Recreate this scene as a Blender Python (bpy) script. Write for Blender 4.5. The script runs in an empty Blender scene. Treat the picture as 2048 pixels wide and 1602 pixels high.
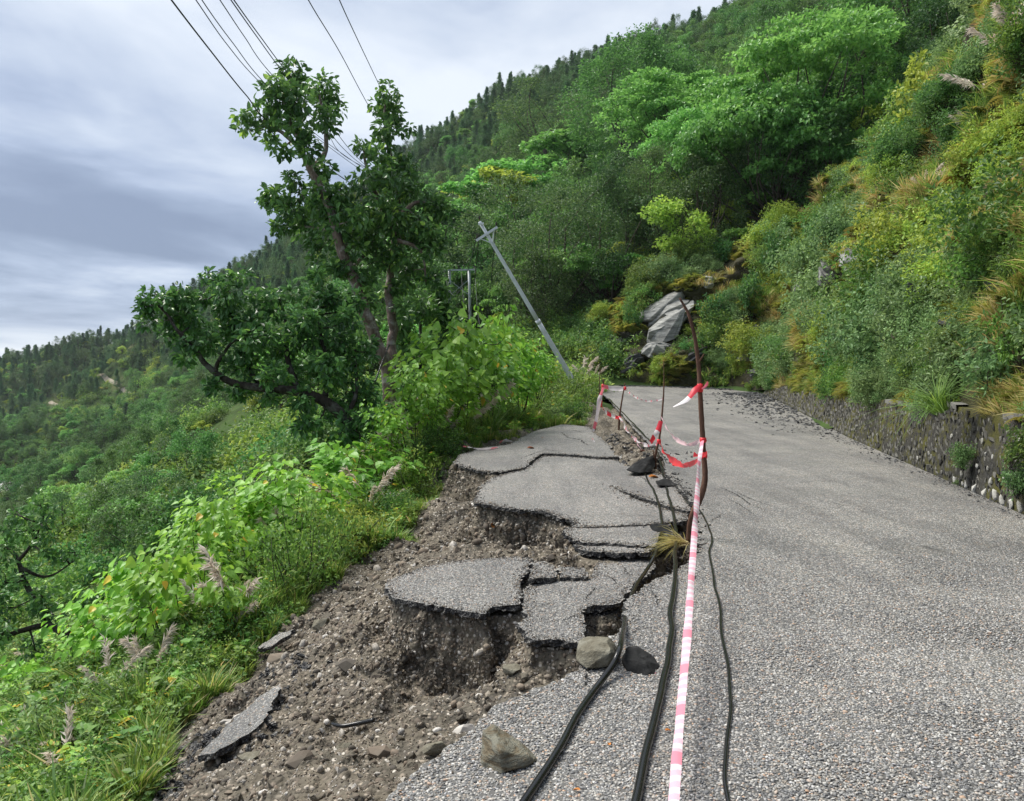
import bpy, bmesh, math, random
import numpy as np
from mathutils import Vector, Matrix, Euler
from mathutils.geometry import delaunay_2d_cdt

random.seed(7)
rng = np.random.default_rng(7)
scene = bpy.context.scene
COL = scene.collection

# ---------------------------------------------------------------- camera
FPX, HOR, CX, EYE = 1550.0, 755.0, 1024.0, 1.6      # focal length and horizon in photo pixels, eye height in metres
cam_d = bpy.data.cameras.new('camera')
cam = bpy.data.objects.new('camera', cam_d)
COL.objects.link(cam)
cam.location = (0, 0, EYE)
cam.rotation_euler = (math.radians(90), 0, 0)
cam_d.sensor_width = 36.0
cam_d.lens = 36.0 * FPX / 2048.0
cam_d.shift_y = -(801.0 - HOR) / 2048.0
cam_d.clip_start = 0.05
cam_d.clip_end = 6000
scene.camera = cam

# ---------------------------------------------------------------- sky and sun (overcast)
SUN_EL, SUN_AZ = math.radians(58), math.radians(-60)     # azimuth measured from +Y towards +X
world = bpy.data.worlds.new('World')
scene.world = world
world.use_nodes = True
def build_world():
    nt = world.node_tree
    nt.nodes.clear()
    N, L = nt.nodes.new, nt.links.new
    out = N('ShaderNodeOutputWorld')
    bg = N('ShaderNodeBackground')
    bg.inputs['Strength'].default_value = 0.051
    sky = N('ShaderNodeTexSky')
    sky.sky_type = 'NISHITA'
    sky.sun_disc = False
    sky.sun_elevation = SUN_EL
    sky.sun_rotation = SUN_AZ
    tc = N('ShaderNodeTexCoord')
    sep = N('ShaderNodeSeparateXYZ'); L(tc.outputs['Generated'], sep.inputs[0])
    def M(op, a, b=None, c=None, clamp=False):
        n = N('ShaderNodeMath'); n.operation = op; n.use_clamp = clamp
        for i, v in enumerate((a, b, c)):
            if v is None: continue
            if isinstance(v, (int, float)): n.inputs[i].default_value = v
            else: L(v, n.inputs[i])
        return n.outputs[0]
    # project the view direction on to a flat cloud deck
    zc = M('ADD', M('MAXIMUM', sep.outputs[2], 0.0), 0.16)
    u = M('DIVIDE', sep.outputs[0], zc)
    v = M('DIVIDE', sep.outputs[1], zc)
    comb = N('ShaderNodeCombineXYZ'); L(u, comb.inputs[0]); L(v, comb.inputs[1])
    def noise(scale, detail, rough, dist, rot, stretch, off):
        mp = N('ShaderNodeMapping'); mp.vector_type = 'TEXTURE'
        mp.inputs['Rotation'].default_value = (0, 0, rot)
        mp.inputs['Scale'].default_value = (stretch, 1, 1)
        mp.inputs['Location'].default_value = off
        L(comb.outputs[0], mp.inputs[0])
        n = N('ShaderNodeTexNoise')
        n.inputs['Scale'].default_value = scale
        n.inputs['Detail'].default_value = detail
        n.inputs['Roughness'].default_value = rough
        n.inputs['Distortion'].default_value = dist
        L(mp.outputs[0], n.inputs['Vector'])
        return n.outputs[0]
    big = noise(0.42, 3, 0.5, 0.35, math.radians(48), 2.4, (5.5, 5.1, 0))
    mid = noise(1.3, 5, 0.55, 0.5, math.radians(44), 1.45, (1.3, 4.1, 0))
    fine = noise(3.6, 6, 0.6, 0.3, math.radians(40), 1.3, (7.3, 1.1, 0))
    t = M('ADD', M('ADD', M('MULTIPLY', big, 0.60), M('MULTIPLY', mid, 0.33)), M("MULTIPLY", fine, 0.09))
    ramp = N('ShaderNodeValToRGB')
    e = ramp.color_ramp.elements
    e[0].position, e[0].color = 0.40, (1.12, 1.42, 2.1, 1)
    e[1].position, e[1].color = 0.60, (4.4, 4.7, 5.1, 1)
    for p, c in ((0.445, (1.5, 1.86, 2.6, 1)), (0.485, (2.2, 2.62, 3.45, 1)), (0.53, (3.2, 3.6, 4.25, 1))):
        k = e.new(p); k.color = c
    L(t, ramp.inputs[0])
    mix = N('ShaderNodeMixRGB'); mix.inputs[0].default_value = 0.93
    L(sky.outputs[0], mix.inputs[1]); L(ramp.outputs[0], mix.inputs[2])
    L(mix.outputs[0], bg.inputs['Color'])
    L(bg.outputs[0], out.inputs['Surface'])
build_world()
world.cycles.sampling_method = 'MANUAL'
world.cycles.sample_map_resolution = 256

sun_d = bpy.data.lights.new('sun', 'SUN')
sun_d.energy = 1.5
sun_d.angle = math.radians(32)
sun_d.color = (1.0, 0.96, 0.88)
sun = bpy.data.objects.new('sun', sun_d)
COL.objects.link(sun)
sdir = Vector((math.sin(SUN_AZ) * math.cos(SUN_EL), math.cos(SUN_AZ) * math.cos(SUN_EL), math.sin(SUN_EL)))
sun.rotation_euler = sdir.to_track_quat('Z', 'Y').to_euler()

scene.view_settings.view_transform = 'Standard'
scene.view_settings.look = 'None'
scene.view_settings.exposure = 2.0
scene.view_settings.gamma = 1.0
scene.view_settings.use_curve_mapping = False
cy = scene.cycles
cy.use_denoising = True
cy.use_adaptive_sampling = False
cy.max_bounces = 6
cy.diffuse_bounces = 3
cy.glossy_bounces = 2
cy.transmission_bounces = 4
cy.transparent_max_bounces = 6
cy.caustics_reflective = False
cy.caustics_refractive = False
cy.sample_clamp_indirect = 6

# ---------------------------------------------------------------- helpers
def P(px, py, d):
    """photo pixel at a given distance ahead -> world point"""
    return np.array(((px - CX) / FPX * d, d, EYE + (HOR - py) / FPX * d))
def G(px, py, z=0.0):
    """photo pixel on a horizontal level z -> world point"""
    return P(px, py, (EYE - z) * FPX / (py - HOR))
def road_z(y):
    return np.where(y > 14, 0.84 * np.clip((y - 14) / 31.0, 0, 2.0) ** 1.4, 0.0)
def GR(px, py, dz=0.0):
    """photo pixel on the gently rising road"""
    d = 10.0
    for _ in range(60):
        d = 0.5 * d + 0.5 * (EYE - float(road_z(d)) - dz) * FPX / (py - HOR)
    p = P(px, py, d)
    return p

def _hash(i, j, k, seed):
    h = (i.astype(np.int64) * 374761393 + j.astype(np.int64) * 668265263 + k.astype(np.int64) * 2147483647 + seed * 974634777) & 0xFFFFFFFF
    h = ((h ^ (h >> 13)) * 1274126177) & 0xFFFFFFFF
    h = (h ^ (h >> 16)) & 0xFFFFFF
    return h.astype(np.float64) / 0xFFFFFF
def vnoise(x, y, z=None, seed=0):
    x = np.asarray(x, float); y = np.asarray(y, float)
    z = np.zeros_like(x) if z is None else np.asarray(z, float)
    xi, yi, zi = np.floor(x), np.floor(y), np.floor(z)
    fx, fy, fz = x - xi, y - yi, z - zi
    fx, fy, fz = fx * fx * (3 - 2 * fx), fy * fy * (3 - 2 * fy), fz * fz * (3 - 2 * fz)
    r = 0
    for a in (0, 1):
        wx = fx if a else 1 - fx
        for b in (0, 1):
            wy = fy if b else 1 - fy
            for c in (0, 1):
                wz = fz if c else 1 - fz
                r = r + wx * wy * wz * _hash(xi + a, yi + b, zi + c, seed)
    return r * 2 - 1
def fbm(x, y, z=None, octaves=4, seed=0, gain=0.5):
    a, f, s = 1.0, 1.0, 0.0
    for o in range(octaves):
        s = s + a * vnoise(np.asarray(x) * f, np.asarray(y) * f, None if z is None else np.asarray(z) * f, seed + o * 17)
        a *= gain; f *= 2.03
    return s

def mesh_np(name, verts, faces, mats=(), smooth=False, tint=None, midx=None):
    """faces: (N,3) or (N,4) array, or a list of such arrays"""
    verts = np.asarray(verts, np.float32)
    fl = faces if isinstance(faces, list) else [faces]
    fl = [np.asarray(f, np.int32) for f in fl if len(f)]
    me = bpy.data.meshes.new(name)
    me.vertices.add(len(verts)); me.vertices.foreach_set('co', verts.ravel())
    nl = sum(f.size for f in fl); npol = sum(len(f) for f in fl)
    me.loops.add(nl); me.polygons.add(npol)
    me.loops.foreach_set('vertex_index', np.concatenate([f.ravel() for f in fl]))
    starts, tot, o = [], [], 0
    for f in fl:
        k = f.shape[1]
        starts.append(o + np.arange(len(f)) * k); tot.append(np.full(len(f), k)); o += f.size
    me.polygons.foreach_set('loop_start', np.concatenate(starts).astype(np.int32))
    me.polygons.foreach_set('loop_total', np.concatenate(tot).astype(np.int32))
    if midx is not None: me.polygons.foreach_set('material_index', np.asarray(midx, np.int32))
    me.polygons.foreach_set('use_smooth', np.full(npol, bool(smooth)))
    if tint is not None:
        a = me.attributes.new('tint', 'FLOAT', 'POINT')
        a.data.foreach_set('value', np.asarray(tint, np.float32))
    for m in mats: me.materials.append(m)
    me.update(calc_edges=True)
    me.validate()
    return me
def link(name, me, parent=None, loc=None, **props):
    o = bpy.data.objects.new(name, me)
    COL.objects.link(o)
    if parent is not None: o.parent = parent
    if loc is not None: o.location = loc
    for k, v in props.items(): o[k] = v
    return o
def thing(name, label, cat, loc=(0, 0, 0), group=None):
    o = bpy.data.objects.new(name, None)
    COL.objects.link(o)
    o.location = loc
    o.empty_display_size = 0.2
    o['label'] = label; o['category'] = cat
    if group: o['group'] = group
    return o
def tag(o, label, cat=None, group=None, kind=None):
    o['label'] = label
    if cat: o['category'] = cat
    if group: o['group'] = group
    if kind: o['kind'] = kind
    return o
def grid_faces(nr, nc, wrap=False):
    i = np.arange(nr - 1)[:, None]; j = np.arange(nc if wrap else nc - 1)[None, :]
    a = i * nc + j; b = i * nc + (j + 1) % nc
    return np.stack([a, b, b + nc, a + nc], -1).reshape(-1, 4)
def catmull(pts, n):
    pts = np.asarray(pts, float)
    p = np.vstack([2 * pts[0] - pts[1], pts, 2 * pts[-1] - pts[-2]])
    seg = len(pts) - 1
    t = np.linspace(0, seg, n); i = np.minimum(t.astype(int), seg - 1); f = (t - i)[:, None]
    p0, p1, p2, p3 = p[i], p[i + 1], p[i + 2], p[i + 3]
    return 0.5 * ((2 * p1) + (-p0 + p2) * f + (2 * p0 - 5 * p1 + 4 * p2 - p3) * f ** 2 + (-p0 + 3 * p1 - 3 * p2 + p3) * f ** 3)
def tube(path, radii, sides=8, cap=True, wob=0.0):
    """verts, [quads, tris] of a tapering tube along a path"""
    path = np.asarray(path, float); n = len(path)
    radii = np.broadcast_to(np.asarray(radii, float), (n,))
    tan = np.gradient(path, axis=0); tan /= np.linalg.norm(tan, axis=1)[:, None] + 1e-9
    ref = np.array([0.13, 0.31, 1.0]) if abs(tan[0, 2]) < 0.9 else np.array([1.0, 0.2, 0.1])
    u = np.cross(tan, ref); u /= np.linalg.norm(u, axis=1)[:, None] + 1e-9
    for k in range(1, n):
        w = u[k - 1] - tan[k] * np.dot(u[k - 1], tan[k]); u[k] = w / (np.linalg.norm(w) + 1e-9)
    v = np.cross(tan, u)
    a = np.arange(sides) / sides * 2 * math.pi
    r = radii[:, None, None]
    if wob: r = r * (1 + wob * rng.uniform(-1, 1, (n, sides, 1)))
    V = path[:, None, :] + r * (np.cos(a)[None, :, None] * u[:, None, :] + np.sin(a)[None, :, None] * v[:, None, :])
    F = grid_faces(n, sides, True)
    V = V.reshape(-1, 3)
    tris = np.zeros((0, 3), int)
    if cap:
        V = np.vstack([V, path[0], path[-1]]); c0, c1 = len(V) - 2, len(V) - 1
        j = np.arange(sides); k = (j + 1) % sides; b = (n - 1) * sides
        tris = np.vstack([np.stack([k, j, np.full(sides, c0)], -1), np.stack([b + j, b + k, np.full(sides, c1)], -1)])
    return V, F, tris
class Acc:
    """collects pieces of one part into one mesh"""
    def __init__(s): s.V, s.Q, s.T, s.tint, s.n = [], [], [], [], 0
    def add(s, V, Q=None, T=None, tint=0.5):
        V = np.asarray(V, float)
        s.V.append(V)
        if Q is not None and len(Q): s.Q.append(np.asarray(Q) + s.n)
        if T is not None and len(T): s.T.append(np.asarray(T) + s.n)
        s.tint.append(np.broadcast_to(np.asarray(tint, float), (len(V),)).copy()); s.n += len(V)
    def mesh(s, name, mat, smooth=False):
        fl = []
        if s.Q: fl.append(np.vstack(s.Q))
        if s.T: fl.append(np.vstack(s.T))
        return mesh_np(name, np.vstack(s.V), fl, [mat], smooth, np.concatenate(s.tint))
def box(c, half, rot=None):
    V = np.array([(x, y, z) for x in (-1, 1) for y in (-1, 1) for z in (-1, 1)], float) * np.asarray(half)
    if rot is not None: V = V @ np.asarray(rot).T
    Q = np.array([(0, 1, 3, 2), (4, 6, 7, 5), (0, 4, 5, 1), (2, 3, 7, 6), (0, 2, 6, 4), (1, 5, 7, 3)])
    return V + np.asarray(c), Q
def rotz(a): c, s = math.cos(a), math.sin(a); return np.array(((c, -s, 0), (s, c, 0), (0, 0, 1.0)))
# ---------------------------------------------------------------- materials
class NT:
    def __init__(s, name):
        s.m = bpy.data.materials.new(name); s.m.use_nodes = True
        s.t = s.m.node_tree; s.t.nodes.clear()
        s.out = s.t.nodes.new('ShaderNodeOutputMaterial')
    def n(s, typ, **kw):
        nd = s.t.nodes.new(typ)
        for k, v in kw.items(): setattr(nd, k, v)
        return nd
    def l(s, a, b): s.t.links.new(a, b)
    def set(s, sock, v):
        if isinstance(v, (int, float, tuple, list)): sock.default_value = v
        else: s.l(v, sock)
    def math(s, op, a, b=0.0, clamp=False):
        nd = s.n('ShaderNodeMath', operation=op, use_clamp=clamp); s.set(nd.inputs[0], a); s.set(nd.inputs[1], b); return nd.outputs[0]
    def pos(s): return s.n('ShaderNodeNewGeometry').outputs['Position']
    def obj(s): return s.n('ShaderNodeTexCoord').outputs['Object']
    def noise(s, vec, scale, detail=4, rough=0.55, dist=0.0):
        nd = s.n('ShaderNodeTexNoise'); s.l(vec, nd.inputs['Vector'])
        nd.inputs['Scale'].default_value = scale; nd.inputs['Detail'].default_value = detail
        nd.inputs['Roughness'].default_value = rough; nd.inputs['Distortion'].default_value = dist
        return nd.outputs[0]
    def voro(s, vec, scale, feature='F1', rnd=1.0):
        nd = s.n('ShaderNodeTexVoronoi', feature=feature); s.l(vec, nd.inputs['Vector'])
        nd.inputs['Scale'].default_value = scale; nd.inputs['Randomness'].default_value = rnd
        return nd
    def ramp(s, fac, stops, interp='LINEAR'):
        nd = s.n('ShaderNodeValToRGB'); nd.color_ramp.interpolation = interp
        e = nd.color_ramp.elements
        e[0].position, e[0].color = stops[0][0], (*stops[0][1], 1)
        e[1].position, e[1].color = stops[-1][0], (*stops[-1][1], 1)
        for p, c in stops[1:-1]:
            k = e.new(p); k.color = (*c, 1)
        s.l(fac, nd.inputs[0]); return nd.outputs[0]
    def mix(s, fac, a, b, mode='MIX'):
        nd = s.n('ShaderNodeMixRGB', blend_type=mode); s.set(nd.inputs[0], fac)
        for i, v in ((1, a), (2, b)):
            if isinstance(v, tuple): nd.inputs[i].default_value = (*v, 1) if len(v) == 3 else v
            else: s.l(v, nd.inputs[i])
        return nd.outputs[0]
    def bump(s, h, strength=0.5, dist=0.01, nrm=None):
        nd = s.n('ShaderNodeBump'); s.l(h, nd.inputs['Height']); nd.inputs['Strength'].default_value = strength; nd.inputs['Distance'].default_value = dist
        if nrm is not None: s.l(nrm, nd.inputs['Normal'])
        return nd.outputs[0]
    def pbsdf(s, color, rough=0.8, spec=0.3, normal=None, metal=0.0):
        b = s.n('ShaderNodeBsdfPrincipled')
        if isinstance(color, tuple): b.inputs['Base Color'].default_value = (*color, 1)
        else: s.l(color, b.inputs['Base Color'])
        s.set(b.inputs['Roughness'], rough); b.inputs['Specular IOR Level'].default_value = spec
        b.inputs['Metallic'].default_value = metal
        if normal is not None: s.l(normal, b.inputs['Normal'])
        s.l(b.outputs[0], s.out.inputs['Surface']); return b
    def attr(s, name='tint'): return s.n('ShaderNodeAttribute', attribute_name=name).outputs['Fac']
    def objrand(s): return s.n('ShaderNodeObjectInfo').outputs['Random']

STONE_STOPS = [(0.0, (0.085, 0.087, 0.092)), (0.16, (0.15, 0.152, 0.157)), (0.34, (0.22, 0.22, 0.217)), (0.52, (0.30, 0.295, 0.28)),
               (0.66, (0.26, 0.225, 0.185)), (0.72, (0.36, 0.35, 0.33)), (0.86, (0.47, 0.455, 0.425)), (0.93, (0.40, 0.26, 0.17)), (0.955, (0.34, 0.34, 0.36)), (1.0, (0.62, 0.61, 0.58))]
def mat_asphalt():
    m = NT('chip_seal_asphalt'); p = m.pos()
    v = m.voro(p, 74.0)
    col = m.n('ShaderNodeSeparateColor'); m.l(v.outputs['Color'], col.inputs[0])
    stone = m.ramp(col.outputs[0], STONE_STOPS)
    gap = m.math('MULTIPLY', v.outputs['Distance'], 62.0 / 62.0)
    g = m.ramp(gap, [(0.0, (1, 1, 1)), (0.46, (1, 1, 1)), (0.66, (0, 0, 0))])
    buried = m.ramp(col.outputs[1], [(0.0, (0, 0, 0)), (0.16, (0, 0, 0)), (0.22, (1, 1, 1))])
    f = m.mix(1.0, g, buried, 'MULTIPLY')
    bit = m.mix(m.noise(p, 9.0, 3), (0.055, 0.054, 0.053), (0.115, 0.112, 0.105))
    c = m.mix(f, bit, stone)
    big = m.noise(p, 0.55, 5, 0.6)
    dark = m.ramp(big, [(0.34, (0.88, 0.88, 0.89)), (0.62, (1.24, 1.23, 1.21))])
    c = m.mix(1.0, c, dark, 'MULTIPLY')
    # bitumen-rich streaks along the wheel tracks
    mp = m.n('ShaderNodeMapping'); m.l(p, mp.inputs[0]); mp.inputs['Rotation'].default_value = (0, 0, math.radians(13)); mp.inputs['Scale'].default_value = (1.3, 0.16, 1)
    st = m.ramp(m.noise(mp.outputs[0], 1.3, 6, 0.65), [(0.38, (0.72, 0.72, 0.73)), (0.50, (1, 1, 1)), (0.66, (1.12, 1.11, 1.08))])
    c = m.mix(0.75, c, m.mix(1.0, c, st, 'MULTIPLY'))
    ck = m.voro(m.mix(0.10, p, m.n('ShaderNodeTexNoise').outputs['Color'], 'ADD'), 3.2, 'DISTANCE_TO_EDGE')
    cm = m.mix(1.0, m.ramp(ck.outputs['Distance'], [(0.0, (1, 1, 1)), (0.035, (0, 0, 0))]), m.ramp(m.noise(p, 0.33, 3), [(0.52, (0, 0, 0)), (0.64, (0.85, 0.85, 0.85))]), 'MULTIPLY')
    cm = m.mix(1.0, cm, m.ramp(m.noise(p, 7.0, 3), [(0.4, (0, 0, 0)), (0.6, (1, 1, 1))]), 'MULTIPLY')
    c = m.mix(cm, c, (0.02, 0.02, 0.021))
    mud = m.ramp(m.noise(p, 1.7, 6, 0.7), [(0.58, (0, 0, 0)), (0.72, (0.35, 0.35, 0.35))])
    c = m.mix(mud, c, (0.17, 0.145, 0.11))
    hgt = m.math('MULTIPLY', m.math('SUBTRACT', 0.7, gap), f)
    nb = m.bump(hgt, 0.9, 0.012)
    r = m.ramp(m.noise(p, 0.8, 4), [(0.3, (0.48, 0.48, 0.48)), (0.7, (0.72, 0.72, 0.72))])
    m.pbsdf(c, r, 0.45, nb)
    return m.m
def mat_bitumen():
    m = NT('broken_bitumen_edge'); p = m.pos()
    v = m.voro(p, 70.0)
    col = m.n('ShaderNodeSeparateColor'); m.l(v.outputs['Color'], col.inputs[0])
    c = m.ramp(col.outputs[0], [(0.0, (0.012, 0.012, 0.014)), (0.7, (0.03, 0.03, 0.032)), (0.85, (0.11, 0.105, 0.095)), (1.0, (0.2, 0.19, 0.17))])
    m.pbsdf(c, 0.6, 0.4, m.bump(v.outputs['Distance'], 0.9, 0.015)); return m.m
def mat_soil():
    m = NT('gravelly_soil'); p = m.pos()
    n1 = m.noise(p, 1.1, 6, 0.6); n2 = m.noise(p, 9.0, 6, 0.65)
    base = m.ramp(n1, [(0.30, (0.046, 0.041, 0.035)), (0.45, (0.072, 0.063, 0.049)), (0.56, (0.100, 0.083, 0.060)), (0.70, (0.068, 0.061, 0.053))])
    base = m.mix(m.ramp(n2, [(0.35, (0, 0, 0)), (0.75, (0.7, 0.7, 0.7))]), base, (0.19, 0.168, 0.128))
    v = m.voro(p, 34.0); v2 = m.voro(p, 13.0)
    col = m.n('ShaderNodeSeparateColor'); m.l(v.outputs['Color'], col.inputs[0])
    st = m.ramp(col.outputs[0], [(0.0, (0.07, 0.06, 0.05)), (0.4, (0.17, 0.14, 0.11)), (0.8, (0.33, 0.28, 0.22)), (1.0, (0.52, 0.48, 0.42))])
    f = m.mix(1.0, m.ramp(v.outputs['Distance'], [(0.35, (1, 1, 1)), (0.55, (0, 0, 0))]), m.ramp(col.outputs[1], [(0.45, (0, 0, 0)), (0.5, (1, 1, 1))]), 'MULTIPLY')
    c = m.mix(f, base, st)
    h = m.math('ADD', m.math('MULTIPLY', m.math('SUBTRACT', 0.6, v.outputs['Distance']), 0.7), m.math('MULTIPLY', n2, 1.2))
    nb = m.bump(h, 0.9, 0.02)
    nb = m.bump(m.math('SUBTRACT', 0.7, v2.outputs['Distance']), 0.6, 0.03, nb)
    m.pbsdf(c, 0.82, 0.25, nb); return m.m
def mat_terrain():
    m = NT('hill_ground'); p = m.pos()
    n1 = m.noise(p, 0.05, 6, 0.6); n2 = m.noise(p, 0.9, 6, 0.65)
    c = m.ramp(n1, [(0.35, (0.030, 0.060, 0.018)), (0.55, (0.055, 0.095, 0.026)), (0.68, (0.10, 0.11, 0.042))])
    c = m.mix(m.ramp(n2, [(0.4, (0, 0, 0)), (0.7, (0.6, 0.6, 0.6))]), c, (0.025, 0.03, 0.014))
    m.pbsdf(c, 0.95, 0.1, m.bump(n2, 0.8, 0.4)); return m.m
def mat_cut_slope():
    m = NT('slope_ground'); p = m.pos()
    n1 = m.noise(p, 0.35, 6, 0.62); n2 = m.noise(p, 3.0, 6, 0.7)
    c = m.ramp(n1, [(0.32, (0.022, 0.026, 0.012)), (0.5, (0.055, 0.052, 0.024)), (0.62, (0.060, 0.052, 0.036)), (0.74, (0.05, 0.05, 0.048))])
    c = m.mix(m.ramp(n2, [(0.4, (0, 0, 0)), (0.75, (0.7, 0.7, 0.7))]), c, (0.035, 0.04, 0.02))
    m.pbsdf(c, 0.9, 0.15, m.bump(n2, 0.9, 0.15)); return m.m
def mat_leaf(name, stops, transl=0.35, rough=0.45, obj_amt=0.25, back=1.0):
    """tint attribute = leaf-to-leaf colour, object random = plant-to-plant shift"""
    m = NT(name)
    t = m.attr()
    c = m.ramp(t, stops)
    r = m.objrand()
    hsv = m.n('ShaderNodeHueSaturation')
    m.l(m.math('ADD', m.math('MULTIPLY', m.math('SUBTRACT', r, 0.5), 0.05 * obj_amt / 0.25), 0.5), hsv.inputs['Hue'])
    m.l(m.math('ADD', m.math('MULTIPLY', m.math('SUBTRACT', m.math('FRACT', m.math('MULTIPLY', r, 7.31)), 0.5), obj_amt * 2.2), 1.0), hsv.inputs['Value'])
    m.l(c, hsv.inputs['Color'])
    c = hsv.outputs[0]
    b = m.n('ShaderNodeBsdfPrincipled'); m.l(c, b.inputs['Base Color'])
    b.inputs['Roughness'].default_value = rough; b.inputs['Specular IOR Level'].default_value = 0.35
    tr = m.n('ShaderNodeBsdfTranslucent')
    ht = m.n('ShaderNodeHueSaturation'); ht.inputs['Hue'].default_value = 0.485; ht.inputs['Value'].default_value = 1.5 * back; m.l(c, ht.inputs['Color'])
    m.l(ht.outputs[0], tr.inputs['Color'])
    mx = m.n('ShaderNodeMixShader'); mx.inputs[0].default_value = transl
    m.l(b.outputs[0], mx.inputs[1]); m.l(tr.outputs[0], mx.inputs[2]); m.l(mx.outputs[0], m.out.inputs['Surface'])
    return m.m
def mat_bark(name, a, b, lichen=None):
    m = NT(name); p = m.obj()
    mp = m.n('ShaderNodeMapping'); m.l(p, mp.inputs[0]); mp.inputs['Scale'].default_value = (1, 1, 0.25)
    n = m.noise(mp.outputs[0], 14, 6, 0.7)
    c = m.ramp(n, [(0.35, a), (0.68, b)])
    if lichen: c = m.mix(m.ramp(m.noise(p, 3.5, 5, 0.65), [(0.50, (0, 0, 0)), (0.62, (0.9, 0.9, 0.9))]), c, lichen)
    m.pbsdf(c, 0.9, 0.2, m.bump(n, 1.0, 0.03)); return m.m
def mat_stone(name, stops, scale=6.0, rough=0.75, rand=0.0, bump=0.02, layered=0.0, spec=0.3):
    m = NT(name); p = m.obj()
    if layered:
        mp = m.n('ShaderNodeMapping'); m.l(p, mp.inputs[0]); mp.inputs['Rotation'].default_value = (0.35, 0.5, 0); mp.inputs['Scale'].default_value = (1, 1, layered); p2 = mp.outputs[0]
    else: p2 = p
    n = m.noise(p2, scale, 7, 0.65, 0.4)
    f = n
    if rand:
        f = m.math('ADD', m.math('MULTIPLY', n, 1 - rand), m.math('MULTIPLY', m.objrand(), rand))
    c = m.ramp(f, stops)
    n2 = m.noise(p, scale * 7, 4, 0.7)
    c = m.mix(0.35, c, m.mix(1.0, c, m.ramp(n2, [(0.3, (0.5, 0.5, 0.5)), (0.7, (1.2, 1.2, 1.2))]), 'MULTIPLY'))
    m.pbsdf(c, rough, spec, m.bump(m.math('ADD', n, m.math('MULTIPLY', n2, 0.3)), 0.9, bump)); return m.m
def mat_pebble():
    m = NT('loose_gravel')
    c = m.ramp(m.objrand(), STONE_STOPS)
    n = m.noise(m.obj(), 3.0, 3)
    c = m.mix(0.5, c, m.mix(1.0, c, m.ramp(n, [(0.3, (0.6, 0.6, 0.6)), (0.7, (1.15, 1.15, 1.15))]), 'MULTIPLY'))
    m.pbsdf(c, 0.6, 0.35); return m.m
def mat_soil_stone():
    m = NT('soil_stone')
    c = m.ramp(m.objrand(), [(0.0, (0.055, 0.05, 0.045)), (0.3, (0.14, 0.11, 0.085)), (0.55, (0.23, 0.18, 0.135)), (0.75, (0.30, 0.26, 0.21)), (0.9, (0.40, 0.37, 0.33)), (1.0, (0.60, 0.57, 0.53))])
    n = m.noise(m.obj(), 2.5, 4)
    c = m.mix(m.ramp(n, [(0.4, (0, 0, 0)), (0.7, (0.8, 0.8, 0.8))]), c, (0.096, 0.086, 0.067))
    m.pbsdf(c, 0.8, 0.25); return m.m
def mat_plain(name, color, rough=0.5, spec=0.4, metal=0.0, var=0.0):
    m = NT(name)
    c = color
    if var:
        n = m.noise(m.obj(), 4.0, 5, 0.65)
        c = m.mix(1.0, m.mix(0, color, color), m.ramp(n, [(0.3, (1 - var,) * 3), (0.7, (1 + var * 0.5,) * 3)]), 'MULTIPLY')
    m.pbsdf(c, rough, spec, None, metal); return m.m
def mat_tape(name, period, duty=0.45, blotch=0.0, red=(0.80, 0.045, 0.07), white=(0.86, 0.80, 0.82)):
    """barrier tape: red and white blocks along its length (tint carries the length in metres)"""
    m = NT(name)
    f = m.math('FRACT', m.math('DIVIDE', m.attr(), period))
    c = m.mix(m.math('LESS_THAN', f, duty), white, red)
    b = m.n('ShaderNodeBsdfPrincipled'); m.l(c, b.inputs['Base Color']); b.inputs['Roughness'].default_value = 0.38
    tr = m.n('ShaderNodeBsdfTranslucent'); m.l(c, tr.inputs['Color'])
    mx = m.n('ShaderNodeMixShader'); mx.inputs[0].default_value = 0.35
    m.l(b.outputs[0], mx.inputs[1]); m.l(tr.outputs[0], mx.inputs[2]); m.l(mx.outputs[0], m.out.inputs['Surface'])
    return m.m
MA = {}
MA['asphalt'] = mat_asphalt(); MA['bitumen'] = mat_bitumen(); MA['soil'] = mat_soil(); MA['terrain'] = mat_terrain(); MA['cut'] = mat_cut_slope()
MA['pebble'] = mat_pebble(); MA['soil_stone'] = mat_soil_stone()
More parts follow.
